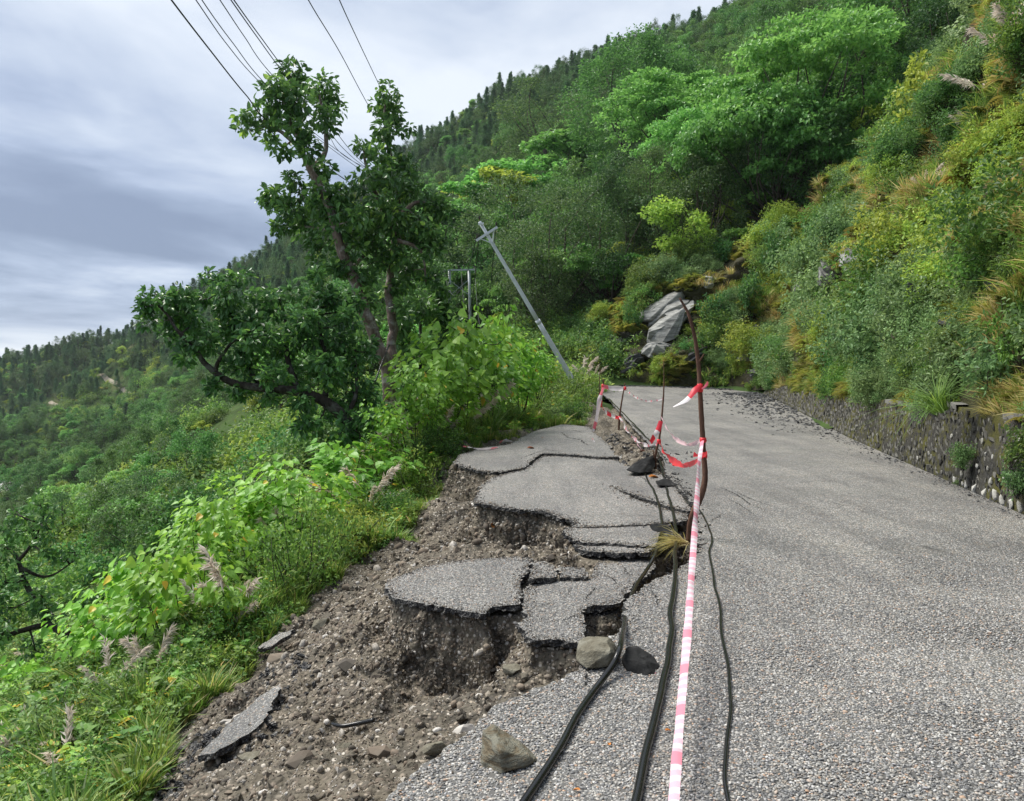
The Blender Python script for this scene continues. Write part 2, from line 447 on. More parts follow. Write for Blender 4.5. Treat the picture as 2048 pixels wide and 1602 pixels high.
# ---------------------------------------------------------------- terrain height from control points
_soil = [ # (photo x, photo y, height): bare soil of the collapse
    (650, 1602, -.22), (560, 1602, -.45), (480, 1602, -.68), (400, 1602, -.95), (330, 1602, -1.2), (270, 1602, -1.4), (100, 1660, -2.0),
    (330, 1480, -1.5), (430, 1400, -1.42), (520, 1290, -1.35), (620, 1200, -1.25), (700, 1130, -1.12), (800, 1090, -.95), (835, 1050, -.85),
    (600, 1500, -.85), (700, 1500, -.62), (560, 1400, -1.05), (700, 1380, -.88), (640, 1290, -1.05), (740, 1220, -.66), (700, 1270, -.8), (760, 1190, -.5)]
_pd = [ # (photo x, photo y, distance)
    (850, 1430, 5.7), (980, 1405, 5.4), (1060, 1352, 5.6), (900, 1480, 4.3), (800, 1540, 3.9), (1120, 1345, 5.8), (760, 1330, 6.3), (900, 1110, 10.8), (1000, 1118, 10.0), (1100, 1125, 9.0), (860, 1010, 13.0),
    (0, 1602, 7.1), (-300, 1700, 8), (160, 1345, 12), (-200, 1500, 14), (400, 1300, 9), (650, 1080, 14), (700, 985, 19), (850, 925, 18), (900, 895, 19.5), (1000, 868, 23), (1080, 850, 27),
    (1120, 815, 31), (1160, 790, 38), (1100, 790, 42), (1050, 800, 34), (950, 815, 28), (800, 860, 25),
    (250, 1180, 28), (330, 1020, 42), (430, 910, 58), (490, 830, 75), (560, 815, 72), (700, 830, 45), (900, 745, 68), (1000, 730, 62), (1100, 755, 52),
    (0, 1110, 180), (130, 1100, 155), (220, 1035, 135), (-300, 1130, 190), (0, 1000, 235), (0, 900, 330), (0, 830, 440), (250, 1000, 190), (250, 900, 290), (300, 900, 230), (400, 850, 180),
    (480, 800, 165), (300, 785, 330), (240, 808, 390), (125, 815, 455), (120, 770, 480), (-300, 820, 560),
    (480, 650, 310), (700, 600, 240), (700, 700, 170), (900, 560, 150), (900, 650, 100), (1000, 470, 170), (1000, 300, 255), (850, 420, 290), (600, 700, 210), (380, 700, 380),
    (1150, 620, 80), (1200, 520, 110), (1300, 330, 175), (1300, 470, 105), (1300, 540, 70), (1500, 440, 75), (1750, 270, 70), (2048, 20, 66), (2300, -100, 60), (1900, -60, 110), (1500, 150, 180), (2100, -280, 150), (1700, 0, 150),
    (0, 742, 540), (150, 690, 500), (330, 612, 440), (500, 535, 410), (700, 410, 385), (830, 318, 365), (1000, 200, 345), (1200, 140, 335), (1500, 85, 325), (1800, -20, 310), (2200, -260, 290), (-250, 800, 620)]
_xyz = [ # plain world points: beneath the road and behind the skyline
    (-.55, 7.0, -1.25), (-.15, 6.6, -1.2), (.35, 7.2, -1.2), (-.6, 7.6, -1.2), (.9, 6.6, -1.1), (.3, 11.4, -1.3), (-.2, 11.2, -1.3), (1.2, 11.5, -1.3), (0, 16, -1.2), (-.6, 15.5, -1.2), (1.2, 18, -1.0),
    (0, 0, -.6), (1.2, 4, -1.0), (3, 8, -1.0), (3.5, 13, -.9), (5, 22, -.8), (6.5, 30, -.7), (8, 38, -.6), (11, 44, -.4), (6, 2, -.8), (8, 10, .5), (11, 20, 1), (14, 30, 1.2), (17, 42, 2.0), (22, 30, 7), (20, 15, 7), (20, 0, 7), (12, 49, 1.0), (7, 50, .3),
    (12, 56, 5), (19, 54, 7), (28, 46, 11), (32, 30, 14), (34, 8, 15), (50, 0, 22), (-1.5, 1, -1.0), (-4, 0, -2.4), (-9, 3, -4.5), (-20, 10, -9), (-60, 60, -28), (-45, 30, -20), (-120, 120, -40), (-90, 20, -40), (-200, 200, -40), (-260, 60, -40), (-170, 300, -40), (-280, 400, -38),
    (-250, 760, -30), (0, 720, 40), (-130, 560, 30), (-60, 520, 70), (60, 500, 110), (150, 480, 125), (260, 430, 150), (0, 900, 0), (300, 800, 60), (400, 300, 190), (250, 60, 110), (600, 600, 100), (-500, 600, -40)]
_C = [G(*a) for a in _soil] + [P(*a) for a in _pd] + [np.array(a, float) for a in _xyz]
_C = np.array(_C)
def _fit():
    A = _C[:, :2]; n = len(A)
    r = np.sqrt(((A[:, None] - A[None]) ** 2).sum(-1) + 0.04)
    Q = np.hstack([np.ones((n, 1)), A / 100.0])
    K = np.block([[r, Q], [Q.T, np.zeros((3, 3))]])
    return np.linalg.solve(K, np.concatenate([_C[:, 2], np.zeros(3)]))
_W = _fit()
def low(x, y):
    x = np.asarray(x, float); y = np.asarray(y, float); sh = x.shape
    x = x.ravel(); y = y.ravel(); out = np.empty(len(x))
    for a in range(0, len(x), 40000):
        xs, ys = x[a:a + 40000], y[a:a + 40000]
        r = np.sqrt((xs[:, None] - _C[None, :, 0]) ** 2 + (ys[:, None] - _C[None, :, 1]) ** 2 + 0.04)
        out[a:a + 40000] = r @ _W[:-3] + _W[-3] + _W[-2] * xs / 100 + _W[-1] * ys / 100
    return out.reshape(sh)

# ---------------------------------------------------------------- outlines traced on the road
def trace(pts, z=0.0): return np.array([G(a, b, z)[:2] for a, b in pts])
ROAD_LEFT = [(600, 1750), (700, 1660), (770, 1602), (815, 1560), (860, 1522), (900, 1490), (950, 1455), (975, 1425), (1010, 1402), (1050, 1385), (1090, 1370), (1130, 1352), (1158, 1338), (1166, 1322),
             (1162, 1304), (1180, 1290), (1215, 1276), (1240, 1262), (1256, 1236), (1250, 1215), (1264, 1190), (1290, 1172), (1312, 1157), (1335, 1150), (1372, 1130), (1388, 1110), (1398, 1092), (1388, 1075), (1385, 1040),
             (1392, 1015), (1372, 990), (1347, 965), (1333, 945), (1326, 920)]
ROAD_FAR = [(1300, 890), (1280, 870), (1262, 850), (1240, 825), (1224, 805), (1208, 790)]
_left = [np.array(p) for p in ((-2.6, -8.0), (-1.9, -2.0), (-1.2, 1.3))] + [np.array(G(a, b)[:2]) for a, b in ROAD_LEFT] + [GR(a, b)[:2] for a, b in ROAD_FAR] + [np.array(p) for p in ((4.4, 44.5), (2.6, 50.0), (-2.0, 56.0), (-8.0, 60.0))]
WALL_BASE = np.array([(2.3, -8), (4.5, 3), (5.96, 9), (6.95, 12.7), (8.56, 19.8), (11.0, 30), (13.0, 39.0), (13.6, 43.0)])
FAR_BASE = np.array([(12.9, 46.5), (10.5, 49.0), (7.2, 51.0), (3.5, 56), (-4.0, 64.0)])
ROAD_POLY = np.vstack([np.array(_left), FAR_BASE[::-1], WALL_BASE[::-1]])
SLABS = { # name: (height, outline in photo pixels)
 'A1': (-.25, [(770, 1160), (800, 1145), (850, 1130), (900, 1124), (960, 1121), (1020, 1120), (1058, 1122), (1066, 1128), (1058, 1140), (1054, 1152), (1044, 1158), (1040, 1172), (1045, 1186), (1038, 1211), (1000, 1213), (985, 1214), (972, 1226), (940, 1221), (905, 1214), (870, 1207), (835, 1199), (805, 1193), (785, 1188), (778, 1175)]),
 'A2': (-.26, [(1050, 1187), (1046, 1175), (1062, 1161), (1095, 1156), (1125, 1157), (1176, 1157), (1185, 1150), (1192, 1130), (1202, 1112), (1235, 1109), (1262, 1113), (1300, 1121), (1312, 1137), (1288, 1160), (1262, 1177), (1248, 1195), (1240, 1208), (1205, 1213), (1180, 1214), (1165, 1220), (1168, 1240), (1172, 1262), (1172, 1290), (1140, 1285), (1100, 1277), (1075, 1279), (1055, 1272), (1046, 1256), (1036, 1250), (1045, 1238), (1056, 1234), (1044, 1213)]),
 'A3': (-.205, [(1068, 1128), (1090, 1124), (1108, 1130), (1113, 1148), (1098, 1152), (1066, 1157), (1058, 1154), (1062, 1141)]),
 'A4': (-.225, [(1118, 1134), (1165, 1137), (1177, 1149), (1172, 1153), (1120, 1152)]),
 'B1': (-.10, [(950, 985), (962, 965), (985, 950), (1010, 943), (1048, 938), (1070, 922), (1085, 912), (1130, 915), (1190, 921), (1230, 924), (1258, 935), (1290, 948), (1330, 955), (1350, 972), (1372, 993), (1384, 1012), (1378, 1027), (1345, 1019), (1310, 1005), (1270, 992), (1225, 973), (1268, 998), (1308, 1011), (1344, 1025), (1377, 1033), (1374, 1044), (1340, 1046), (1300, 1048), (1240, 1050), (1180, 1050), (1148, 1049), (1146, 1036), (1120, 1032), (1105, 1022), (1080, 1016), (1040, 1012), (1000, 1006), (975, 1000), (948, 996)]),
 'B2': (-.13, [(1130, 1054), (1180, 1053), (1240, 1053), (1300, 1052), (1338, 1051), (1346, 1070), (1342, 1086), (1320, 1093), (1280, 1091), (1230, 1085), (1180, 1082), (1145, 1077), (1131, 1065)]),
 'B3': (-.17, [(1146, 1083), (1180, 1087), (1230, 1090), (1285, 1097), (1310, 1099), (1296, 1108), (1265, 1107), (1215, 1103), (1180, 1101), (1160, 1096)]),
 'C1': (-.05, [(905, 918), (918, 905), (962, 894), (1020, 888), (1062, 868), (1125, 856), (1178, 862), (1192, 875), (1225, 900), (1240, 916), (1200, 916), (1150, 911), (1085, 906), (1068, 915), (1048, 931), (1010, 936), (985, 937), (955, 932), (930, 927)]),
}
SLAB_POLY = {k: trace(p, z) for k, (z, p) in SLABS.items()}
def sdist(poly, x, y):
    """signed distance to a polygon, negative inside"""
    d = np.full(x.shape, 1e9); inside = np.zeros(x.shape, bool)
    for i in range(len(poly)):
        a, b = poly[i], poly[(i + 1) % len(poly)]
        ab = b - a; L2 = ab @ ab + 1e-12
        t = np.clip(((x - a[0]) * ab[0] + (y - a[1]) * ab[1]) / L2, 0, 1)
        d = np.minimum(d, (x - a[0] - t * ab[0]) ** 2 + (y - a[1] - t * ab[1]) ** 2)
        c = (a[1] > y) != (b[1] > y)
        inside ^= c & (x < (b[0] - a[0]) * (y - a[1]) / (b[1] - a[1] + 1e-15) + a[0])
    d = np.sqrt(d)
    return np.where(inside, -d, d)
_BLOCKS = {'A': trace([(772, 1160), (850, 1130), (960, 1120), (1062, 1120), (1110, 1128), (1200, 1112), (1240, 1108), (1300, 1120), (1312, 1137), (1262, 1177), (1240, 1206), (1165, 1216), (1171, 1288), (1100, 1277), (1055, 1272), (1042, 1214), (985, 1214), (972, 1225), (905, 1213), (835, 1198), (785, 1187)], -.25),
           'B': trace([(950, 985), (985, 950), (1048, 938), (1085, 910), (1230, 922), (1330, 955), (1384, 1012), (1374, 1044), (1346, 1070), (1342, 1086), (1296, 1107), (1215, 1102), (1160, 1096), (1132, 1065), (1128, 1055), (1146, 1047), (1120, 1032), (1080, 1016), (1000, 1006), (948, 996)], -.12),
           'C': trace([(905, 918), (962, 894), (1062, 868), (1125, 856), (1178, 862), (1240, 916), (1150, 911), (1085, 906), (1048, 933), (985, 937), (930, 927)], -.05)}
_BTOP = {'A': -.335, 'B': -.20, 'C': -.165}
def soil_z(x, y, detail=True):
    x = np.asarray(x, float); y = np.asarray(y, float)
    z = low(x, y)
    if detail:
        z = z + 0.10 * fbm(x * 1.7, y * 1.7, octaves=3, seed=3) * np.clip((y + 1) / 6, 0.4, 1.6)
    zb = np.full(x.shape, -1e3)
    m = (np.abs(x) < 8) & (y < 34) & (y > -1)
    xs, ys = x[m], y[m]
    wob = 0.07 * fbm(xs * 2.6, ys * 2.6, octaves=4, seed=9) + 0.03 * fbm(xs * 11, ys * 11, octaves=2, seed=31)
    best = np.full(xs.shape, -1e3)
    for k, poly in _BLOCKS.items():
        d = sdist(poly, xs, ys) + 0.045 + wob * 0.8
        if k == 'B':
            top = -.215 - 0.06 * np.clip((9.6 - ys) / 2.2, 0, 1)
        else: top = _BTOP[k]
        best = np.maximum(best, top - np.maximum(d, 0) * 3.3)
    d = sdist(ROAD_POLY, xs, ys) + 0.05 + wob * 0.7
    best = np.maximum(best, -.085 + road_z(ys) - np.maximum(d, 0) * 2.2)
    # crumbled ridge of earth between the far slab and the sound road
    rd = sdist(trace([(1195, 862), (1240, 860), (1270, 880), (1305, 915), (1300, 930), (1260, 925), (1225, 895)], 0.0), xs, ys)
    best = np.maximum(best, 0.02 + 0.10 * fbm(xs * 3, ys * 3, octaves=3, seed=77) - np.maximum(rd, 0) * 0.8)
    zb[m] = best
    o = np.maximum(z, zb)
    return o
def build_soil():
    nr, nc = 880, 540
    y = 1.6 * np.exp(np.linspace(0, math.log(34 / 1.6), nr))
    u = np.linspace(-1.0, 0.36, nc)
    X = y[:, None] * u[None, :]; Y = np.repeat(y[:, None], nc, 1)
    Z = soil_z(X, Y)
    dx = np.gradient(X, axis=1); dzx = np.gradient(Z, axis=1) / (dx + 1e-9)
    dzy = np.gradient(Z, axis=0) / (np.gradient(Y, axis=0) + 1e-9)
    n = np.stack([-dzx, -dzy, np.ones_like(Z)], -1); n /= np.linalg.norm(n, axis=-1)[..., None]
    h = 0.035 * fbm(X * 5, Y * 5, Z * 5, 3, 5) + 0.020 * fbm(X * 15, Y * 15, Z * 15, 3, 8, 0.6)
    lump = vnoise(X * 4.5, Y * 4.5, Z * 4.5, 55); h = h + 0.05 * np.clip(lump - 0.35, 0, 1)
    steep = np.clip(1 - n[..., 2], 0, 1); h = h * (1 + 1.6 * steep) + steep * (0.06 * np.clip(vnoise(X * 7, Y * 7, Z * 9, 91) - .1, 0, 1) + .035 * vnoise(X * 14, Y * 14, Z * 20, 93))
    # keep the ground under the sound road and slabs from poking through
    dr = np.full(X.shape, 1e3)
    m = (Y < 34)
    dr[m] = sdist(ROAD_POLY, X[m], Y[m])
    for p in _BLOCKS.values():
        mm = (np.abs(X) < 6); dd = sdist(p, X[mm], Y[mm]); dr[mm] = np.minimum(dr[mm], dd)
    k = np.clip(dr / 0.05 + 0.2, 0, 1)
    V = np.stack([X, Y, Z], -1) + n * (h * k)[..., None]
    V[..., 2] = np.where(dr < 0, np.minimum(V[..., 2], Z), V[..., 2])
    me = mesh_np('soil_bank', V.reshape(-1, 3), grid_faces(nr, nc), [MA['soil']], True)
    o = link('soil_bank', me); tag(o, 'bare brown gravelly soil of the collapsed road edge', kind='structure')
    return V
SOIL_V = build_soil()

def build_hills():
    nr, nc = 330, 360
    y = 22 * np.exp(np.linspace(0, math.log(1000 / 22), nr))
    u = np.linspace(-1.15, 1.15, nc)
    X = y[:, None] * u[None, :]; Y = np.repeat(y[:, None], nc, 1)
    Z = low(X, Y)
    a = np.clip((Y - 40) / 60, 0, 1)
    Z = Z + a * (2.2 * fbm(X / 26, Y / 26, octaves=4, seed=11))
    # sink the sheet under the near soil and the road
    near = (Y < 33) & (X < 0.355 * Y)
    Z = np.where(near, Z - 0.25, Z)
    V = np.stack([X, Y, Z], -1)
    me = mesh_np('mountain_terrain', V.reshape(-1, 3), grid_faces(nr, nc), [MA['terrain']], True)
    tag(link('mountain_terrain', me), 'green mountainside rising behind the road and falling to the river', kind='structure')
    # a strip on the left outside the near sheet
    nr, nc = 90, 60
    y = np.linspace(-3, 26, nr); Y = np.repeat(y[:, None], nc, 1); x1 = -np.maximum(0.96 * y, 1.6); X = x1[:, None] + (-60 - x1[:, None]) * np.linspace(0, 1, nc)[None, :] ** 1.6
    Z = low(X, Y) - 0.12
    me = mesh_np('lower_slope', np.stack([X, Y, Z], -1).reshape(-1, 3), grid_faces(nr, nc), [MA['terrain']], True)
    tag(link('lower_slope', me), 'steep overgrown slope below the road', kind='structure')
build_hills()
def hill_z(x, y):
    x = np.asarray(x, float); y = np.asarray(y, float)
    a = np.clip((y - 40) / 60, 0, 1)
    return low(x, y) + a * (2.2 * fbm(x / 26, y / 26, octaves=4, seed=11))

# ---------------------------------------------------------------- the cut slope above the road
SB = np.array([(2.3, -8, 1.1), (4.5, 3, 1.1), (5.96, 9, 1.1), (6.95, 12.7, 1.1), (8.56, 19.8, 1.05), (11.0, 30, 1.15), (13.0, 39, 1.1), (13.6, 43, 1.0), (12.9, 46.5, .85), (10.5, 49, .85), (7.2, 51, .9), (5.0, 54, 1.0), (3.0, 58, 1.2)], float)
SC = np.array([(15, -12, 16), (17.5, 4, 17.5), (18.2, 9, 18), (18.8, 14, 18.2), (20.5, 23, 18.5), (23.5, 34, 19), (25.5, 42, 18.3), (25, 47, 16.5), (22.6, 51, 14.0), (17.2, 55.5, 10.8), (10.6, 58.5, 9.4), (7.9, 58.5, 6.3), (4.5, 62, 3.0)], float)
_NS, _NQ = 330, 120
_sb, _sc = catmull(SB, _NS), catmull(SC, _NS)
_dd = (_sc - _sb)[:, :2]; _sb[:, :2] += _dd / np.linalg.norm(_dd, axis=1)[:, None] * 0.45; _sb[:, 2] -= 0.08
def slope_point(i, q):
    """i: station 0.._NS-1 (array), q: 0 at the foot, 1 at the crest, beyond 1 = behind the crest"""
    i = np.clip(np.asarray(i, int), 0, _NS - 1); q = np.asarray(q, float)
    b, c = _sb[i], _sc[i]
    d = c - b; d2 = d[:, :2] / (np.linalg.norm(d[:, :2], axis=1)[:, None])
    qq = np.minimum(q, 1.0)
    p = b + d * qq[:, None]
    p[:, 2] += 1.3 * np.sin(np.pi * qq) * np.clip(d[:, 2] / 14, 0.15, 1) + (0.35 * np.clip(qq / 0.03, 0, 1) - 0.0)
    e = np.maximum(q - 1, 0)
    p[:, :2] += d2 * (e * 16)[:, None]
    p[:, 2] += e * 16 * 0.28
    w = np.clip(q * 9, 0, 1)
    p[:, 2] += w * (1.7 * fbm(p[:, 0] / 5.0, p[:, 1] / 5.0, p[:, 2] / 5.0, 4, 21) + 0.16 * fbm(p[:, 0] * 1.3, p[:, 1] * 1.3, p[:, 2] * 1.3, 3, 23))
    n = np.stack([-d2[:, 0], -d2[:, 1], np.zeros(len(d2))], -1)
    p += n * (w * 1.2 * fbm(p[:, 0] / 2.2, p[:, 1] / 2.2, p[:, 2] / 1.6, 4, 29))[:, None]
    return p
def build_slope():
    q = np.concatenate([np.linspace(0, 1, 100), np.linspace(1, 1.6, 21)[1:]])
    I, Q = np.meshgrid(np.arange(_NS), q, indexing='ij')
    V = slope_point(I.ravel(), Q.ravel())
    me = mesh_np('cut_slope', V, grid_faces(_NS, len(q)), [MA['cut']], True)
    tag(link('cut_slope', me), 'steep weedy hillside cut above the retaining wall', kind='structure')
build_slope()

# ---------------------------------------------------------------- road sheet and broken slabs
def jag(poly, seg, amp, closed=True, start=0, stop=None):
    """break each outline edge into short uneven steps"""
    out = []; n = len(poly); r = np.random.default_rng(len(poly) * 13 + 5)
    for i in range(n):
        a, b = poly[i], poly[(i + 1) % n]
        out.append(a)
        if i < start or (stop is not None and i >= stop): continue
        L = np.linalg.norm(b - a); k = int(min(14, L / seg))
        nrm = np.array((-(b - a)[1], (b - a)[0])) / (L + 1e-9)
        for j in range(1, k):
            t = (j + r.uniform(-.25, .25)) / k
            out.append(a + (b - a) * t + nrm * (r.normal(0, amp) + (r.random() < .14) * r.uniform(-2.6, 1.0) * amp * 1.6) * min(1, L / (seg * 3)))
    return np.array(out)
def slab_mesh(name, outline, ztop, thick, mats, step):
    o2 = [Vector(p) for p in outline]; n = len(o2)
    lo, hi = outline.min(0), outline.max(0)
    gx, gy = np.meshgrid(np.arange(lo[0], hi[0], step), np.arange(lo[1], hi[1], step))
    g = np.stack([gx.ravel(), gy.ravel()], -1); g = g + rng.uniform(-.2, .2, g.shape) * step
    g = g[sdist(outline, g[:, 0], g[:, 1]) < -step * 0.35]
    vs = o2 + [Vector(p) for p in g]
    ed = [(i, (i + 1) % n) for i in range(n)]
    V2, E2, F2, ov, oe, of = delaunay_2d_cdt(vs, ed, [], 1, 1e-6)
    V2 = np.array([tuple(v) for v in V2]); F2 = np.array([f for f in F2 if len(f) == 3], int)
    c = V2[F2].mean(1)
    F2 = F2[sdist(outline, c[:, 0], c[:, 1]) < 0]
    zt = ztop(V2[:, 0], V2[:, 1])
    a, b, d = V2[F2[:, 0]], V2[F2[:, 1]], V2[F2[:, 2]]
    flip = ((b - a)[:, 0] * (d - a)[:, 1] - (b - a)[:, 1] * (d - a)[:, 0]) < 0
    F2[flip] = F2[flip][:, ::-1]
    # boundary edges -> side walls
    e = np.vstack([F2[:, [0, 1]], F2[:, [1, 2]], F2[:, [2, 0]]])
    key = {(p, q) for p, q in map(tuple, e)}
    bd = np.array([k for k in key if (k[1], k[0]) not in key])
    N = len(V2)
    top = np.column_stack([V2, zt]); r = np.random.default_rng(N)
    mid = np.column_stack([V2 + r.normal(0, .006, V2.shape), zt - thick * 0.5])
    bot = np.column_stack([V2 + r.normal(0, .012, V2.shape), zt - thick * r.uniform(.75, 1.15, N)])
    V = np.vstack([top, mid, bot])
    s1 = np.column_stack([bd[:, 1], bd[:, 0], bd[:, 0] + N, bd[:, 1] + N]); s2 = s1 + N
    Fb = F2[:, ::-1] + 2 * N
    mi = np.concatenate([np.zeros(len(F2)), np.ones(len(Fb)), np.ones(2 * len(s1))])
    return mesh_np(name, V, [np.vstack([F2, Fb]), np.vstack([s1, s2])], mats, False, None, mi)
def build_road():
    nl = len(_left)
    out = jag(ROAD_POLY, 0.04, 0.015, True, 2, 2 + len(ROAD_LEFT) + len(ROAD_FAR))
    def zt(x, y):
        z = road_z(y) + 0.012 * fbm(x * .7, y * .7, octaves=2, seed=41)
        return z + 0.0
    me = slab_mesh('road', out, zt, 0.055, [MA['asphalt'], MA['bitumen']], 0.45)
    global ROAD_OBJ
    ROAD_OBJ = link('road', me)
    tag(ROAD_OBJ, 'grey chip-sealed asphalt road with a broken left edge', kind='structure')
build_road()
SLAB_LABEL = {
 'A1': 'large asphalt slab with a pointed left end, lowest in the collapse', 'A2': 'cracked asphalt slab sunk behind the two roadside boulders', 'A3': 'small tilted asphalt plate with a dark broken front edge beside the large pointed slab', 'A4': 'narrow loose asphalt plate just right of the small tilted plate',
 'B1': 'broad sunken asphalt slab with a long diagonal crack below the dark flat rock', 'B2': 'long strip of asphalt between two cracks left of the dry grass tuft', 'B3': 'thin lowest strip of asphalt left of the dry grass tuft', 'C1': 'farthest sunken asphalt slab reaching the roadside grass'}
SLAB_Z, SLAB_OBJ = {}, {}
def build_slabs():
    for k, (z, _) in SLABS.items():
        out = jag(SLAB_POLY[k], 0.035, 0.014)
        c = out.mean(0)
        tilt = {'A1': (.045, .02), 'A2': (.03, -.01), 'A3': (-.10, .04), 'A4': (.02, .05), 'B1': (.035, .004), 'B2': (.03, .01), 'B3': (.05, .0), 'C1': (.03, .012)}[k]
        def zt(x, y):
            return z + (x - c[0]) * tilt[0] + (y - c[1]) * tilt[1] + 0.010 * fbm(x * 1.8, y * 1.8, octaves=2, seed=43)
        me = slab_mesh('asphalt_slab', out, zt, 0.05, [MA['asphalt'], MA['bitumen']], 0.16)
        SLAB_Z[k] = (z, c, tilt); SLAB_OBJ[k] = link('asphalt_slab', me)
        tag(SLAB_OBJ[k], SLAB_LABEL[k], 'asphalt slab', 'broken asphalt slabs of the collapsed lane')
build_slabs()
# ---------------------------------------------------------------- rocks
def ico(sub=1):
    bm = bmesh.new(); bmesh.ops.create_icosphere(bm, subdivisions=sub, radius=1.0)
    V = np.array([tuple(v.co) for v in bm.verts]); F = np.array([[v.index for v in f.verts] for f in bm.faces]); bm.free()
    return V, F
ICO1, ICO2 = ico(1), ico(2)
def hull_rock(pts, sub=2, amp=0.03, seed=0):
    """angular rock: convex hull of points, faces split and slightly roughened"""
    bm = bmesh.new()
    for p in pts: bm.verts.new(tuple(p))
    bm.verts.ensure_lookup_table()
    bmesh.ops.convex_hull(bm, input=list(bm.verts))
    bmesh.ops.delete(bm, geom=[v for v in bm.verts if not v.link_faces], context='VERTS')
    size = max((np.ptp(np.array(pts), axis=0)))
    bmesh.ops.bevel(bm, geom=list(bm.edges), offset=size * 0.010, segments=1, affect='EDGES', clamp_overlap=True)
    bmesh.ops.triangulate(bm, faces=list(bm.faces))
    for _ in range(sub):
        bmesh.ops.subdivide_edges(bm, edges=[e for e in bm.edges if e.calc_length() > size * 0.05], cuts=1, use_grid_fill=True)
    bmesh.ops.triangulate(bm, faces=list(bm.faces))
    bm.normal_update()
    V = np.array([tuple(v.co) for v in bm.verts]); n = np.array([tuple(v.normal) for v in bm.verts])
    F = np.array([[v.index for v in f.verts] for f in bm.faces]); bm.free()
    k = 4.0 / size
    V = V + n * (size * amp * fbm(V[:, 0] * k + seed, V[:, 1] * k, V[:, 2] * k, 3, seed))[:, None]
    return V, F
def rand_rock(seed, scale=(1, 1, 1), n=13):
    r = np.random.default_rng(seed); p = r.normal(size=(n, 3)); p /= np.linalg.norm(p, axis=1)[:, None]
    return p * r.uniform(.8, 1.05, (n, 1)) * np.asarray(scale)
MA['slate'] = mat_stone('dark_slate', [(0.3, (0.028, 0.03, 0.033)), (0.5, (0.06, 0.062, 0.066)), (0.72, (0.14, 0.14, 0.14))], 4, 0.6, 0.0, 0.02, 3.0)
MA['greyrock'] = mat_stone('grey_outcrop', [(0.25, (0.07, 0.07, 0.065)), (0.42, (0.19, 0.19, 0.178)), (0.56, (0.31, 0.31, 0.29)), (0.74, (0.44, 0.435, 0.41))], 1.2, 0.7, 0.0, 0.06, 5.0)
MA['wallstone'] = mat_stone('wall_stone', [(0.15, (0.022, 0.022, 0.022)), (0.40, (0.055, 0.053, 0.048)), (0.58, (0.078, 0.075, 0.066)), (0.74, (0.12, 0.116, 0.10)), (0.88, (0.25, 0.24, 0.22))], 9, 0.75, 0.6, 0.01)
MA['whitestone'] = mat_stone('white_river_stone', [(0.2, (0.22, 0.21, 0.17)), (0.45, (0.42, 0.41, 0.37)), (0.8, (0.60, 0.59, 0.56))], 7, 0.6, 0.3, 0.01)
def mat_mortar():
    m = NT('mossy_mortar'); p = m.pos()
    n = m.noise(p, 2.2, 6, 0.65); n2 = m.noise(p, 22, 5, 0.7)
    c = m.ramp(n2, [(0.3, (0.022, 0.022, 0.02)), (0.6, (0.055, 0.052, 0.045)), (0.8, (0.12, 0.115, 0.10))])
    c = m.mix(m.ramp(n, [(0.44, (0, 0, 0)), (0.60, (0.85, 0.85, 0.85))]), c, m.mix(n2, (0.05, 0.065, 0.012), (0.12, 0.10, 0.02)))
    m.pbsdf(c, 0.9, 0.2, m.bump(n2, 1.0, 0.03)); return m.m
MA['mortar'] = mat_mortar()
MA['concrete'] = mat_plain('weathered_concrete', (0.20, 0.195, 0.18), 0.85, 0.25, 0, 0.5)

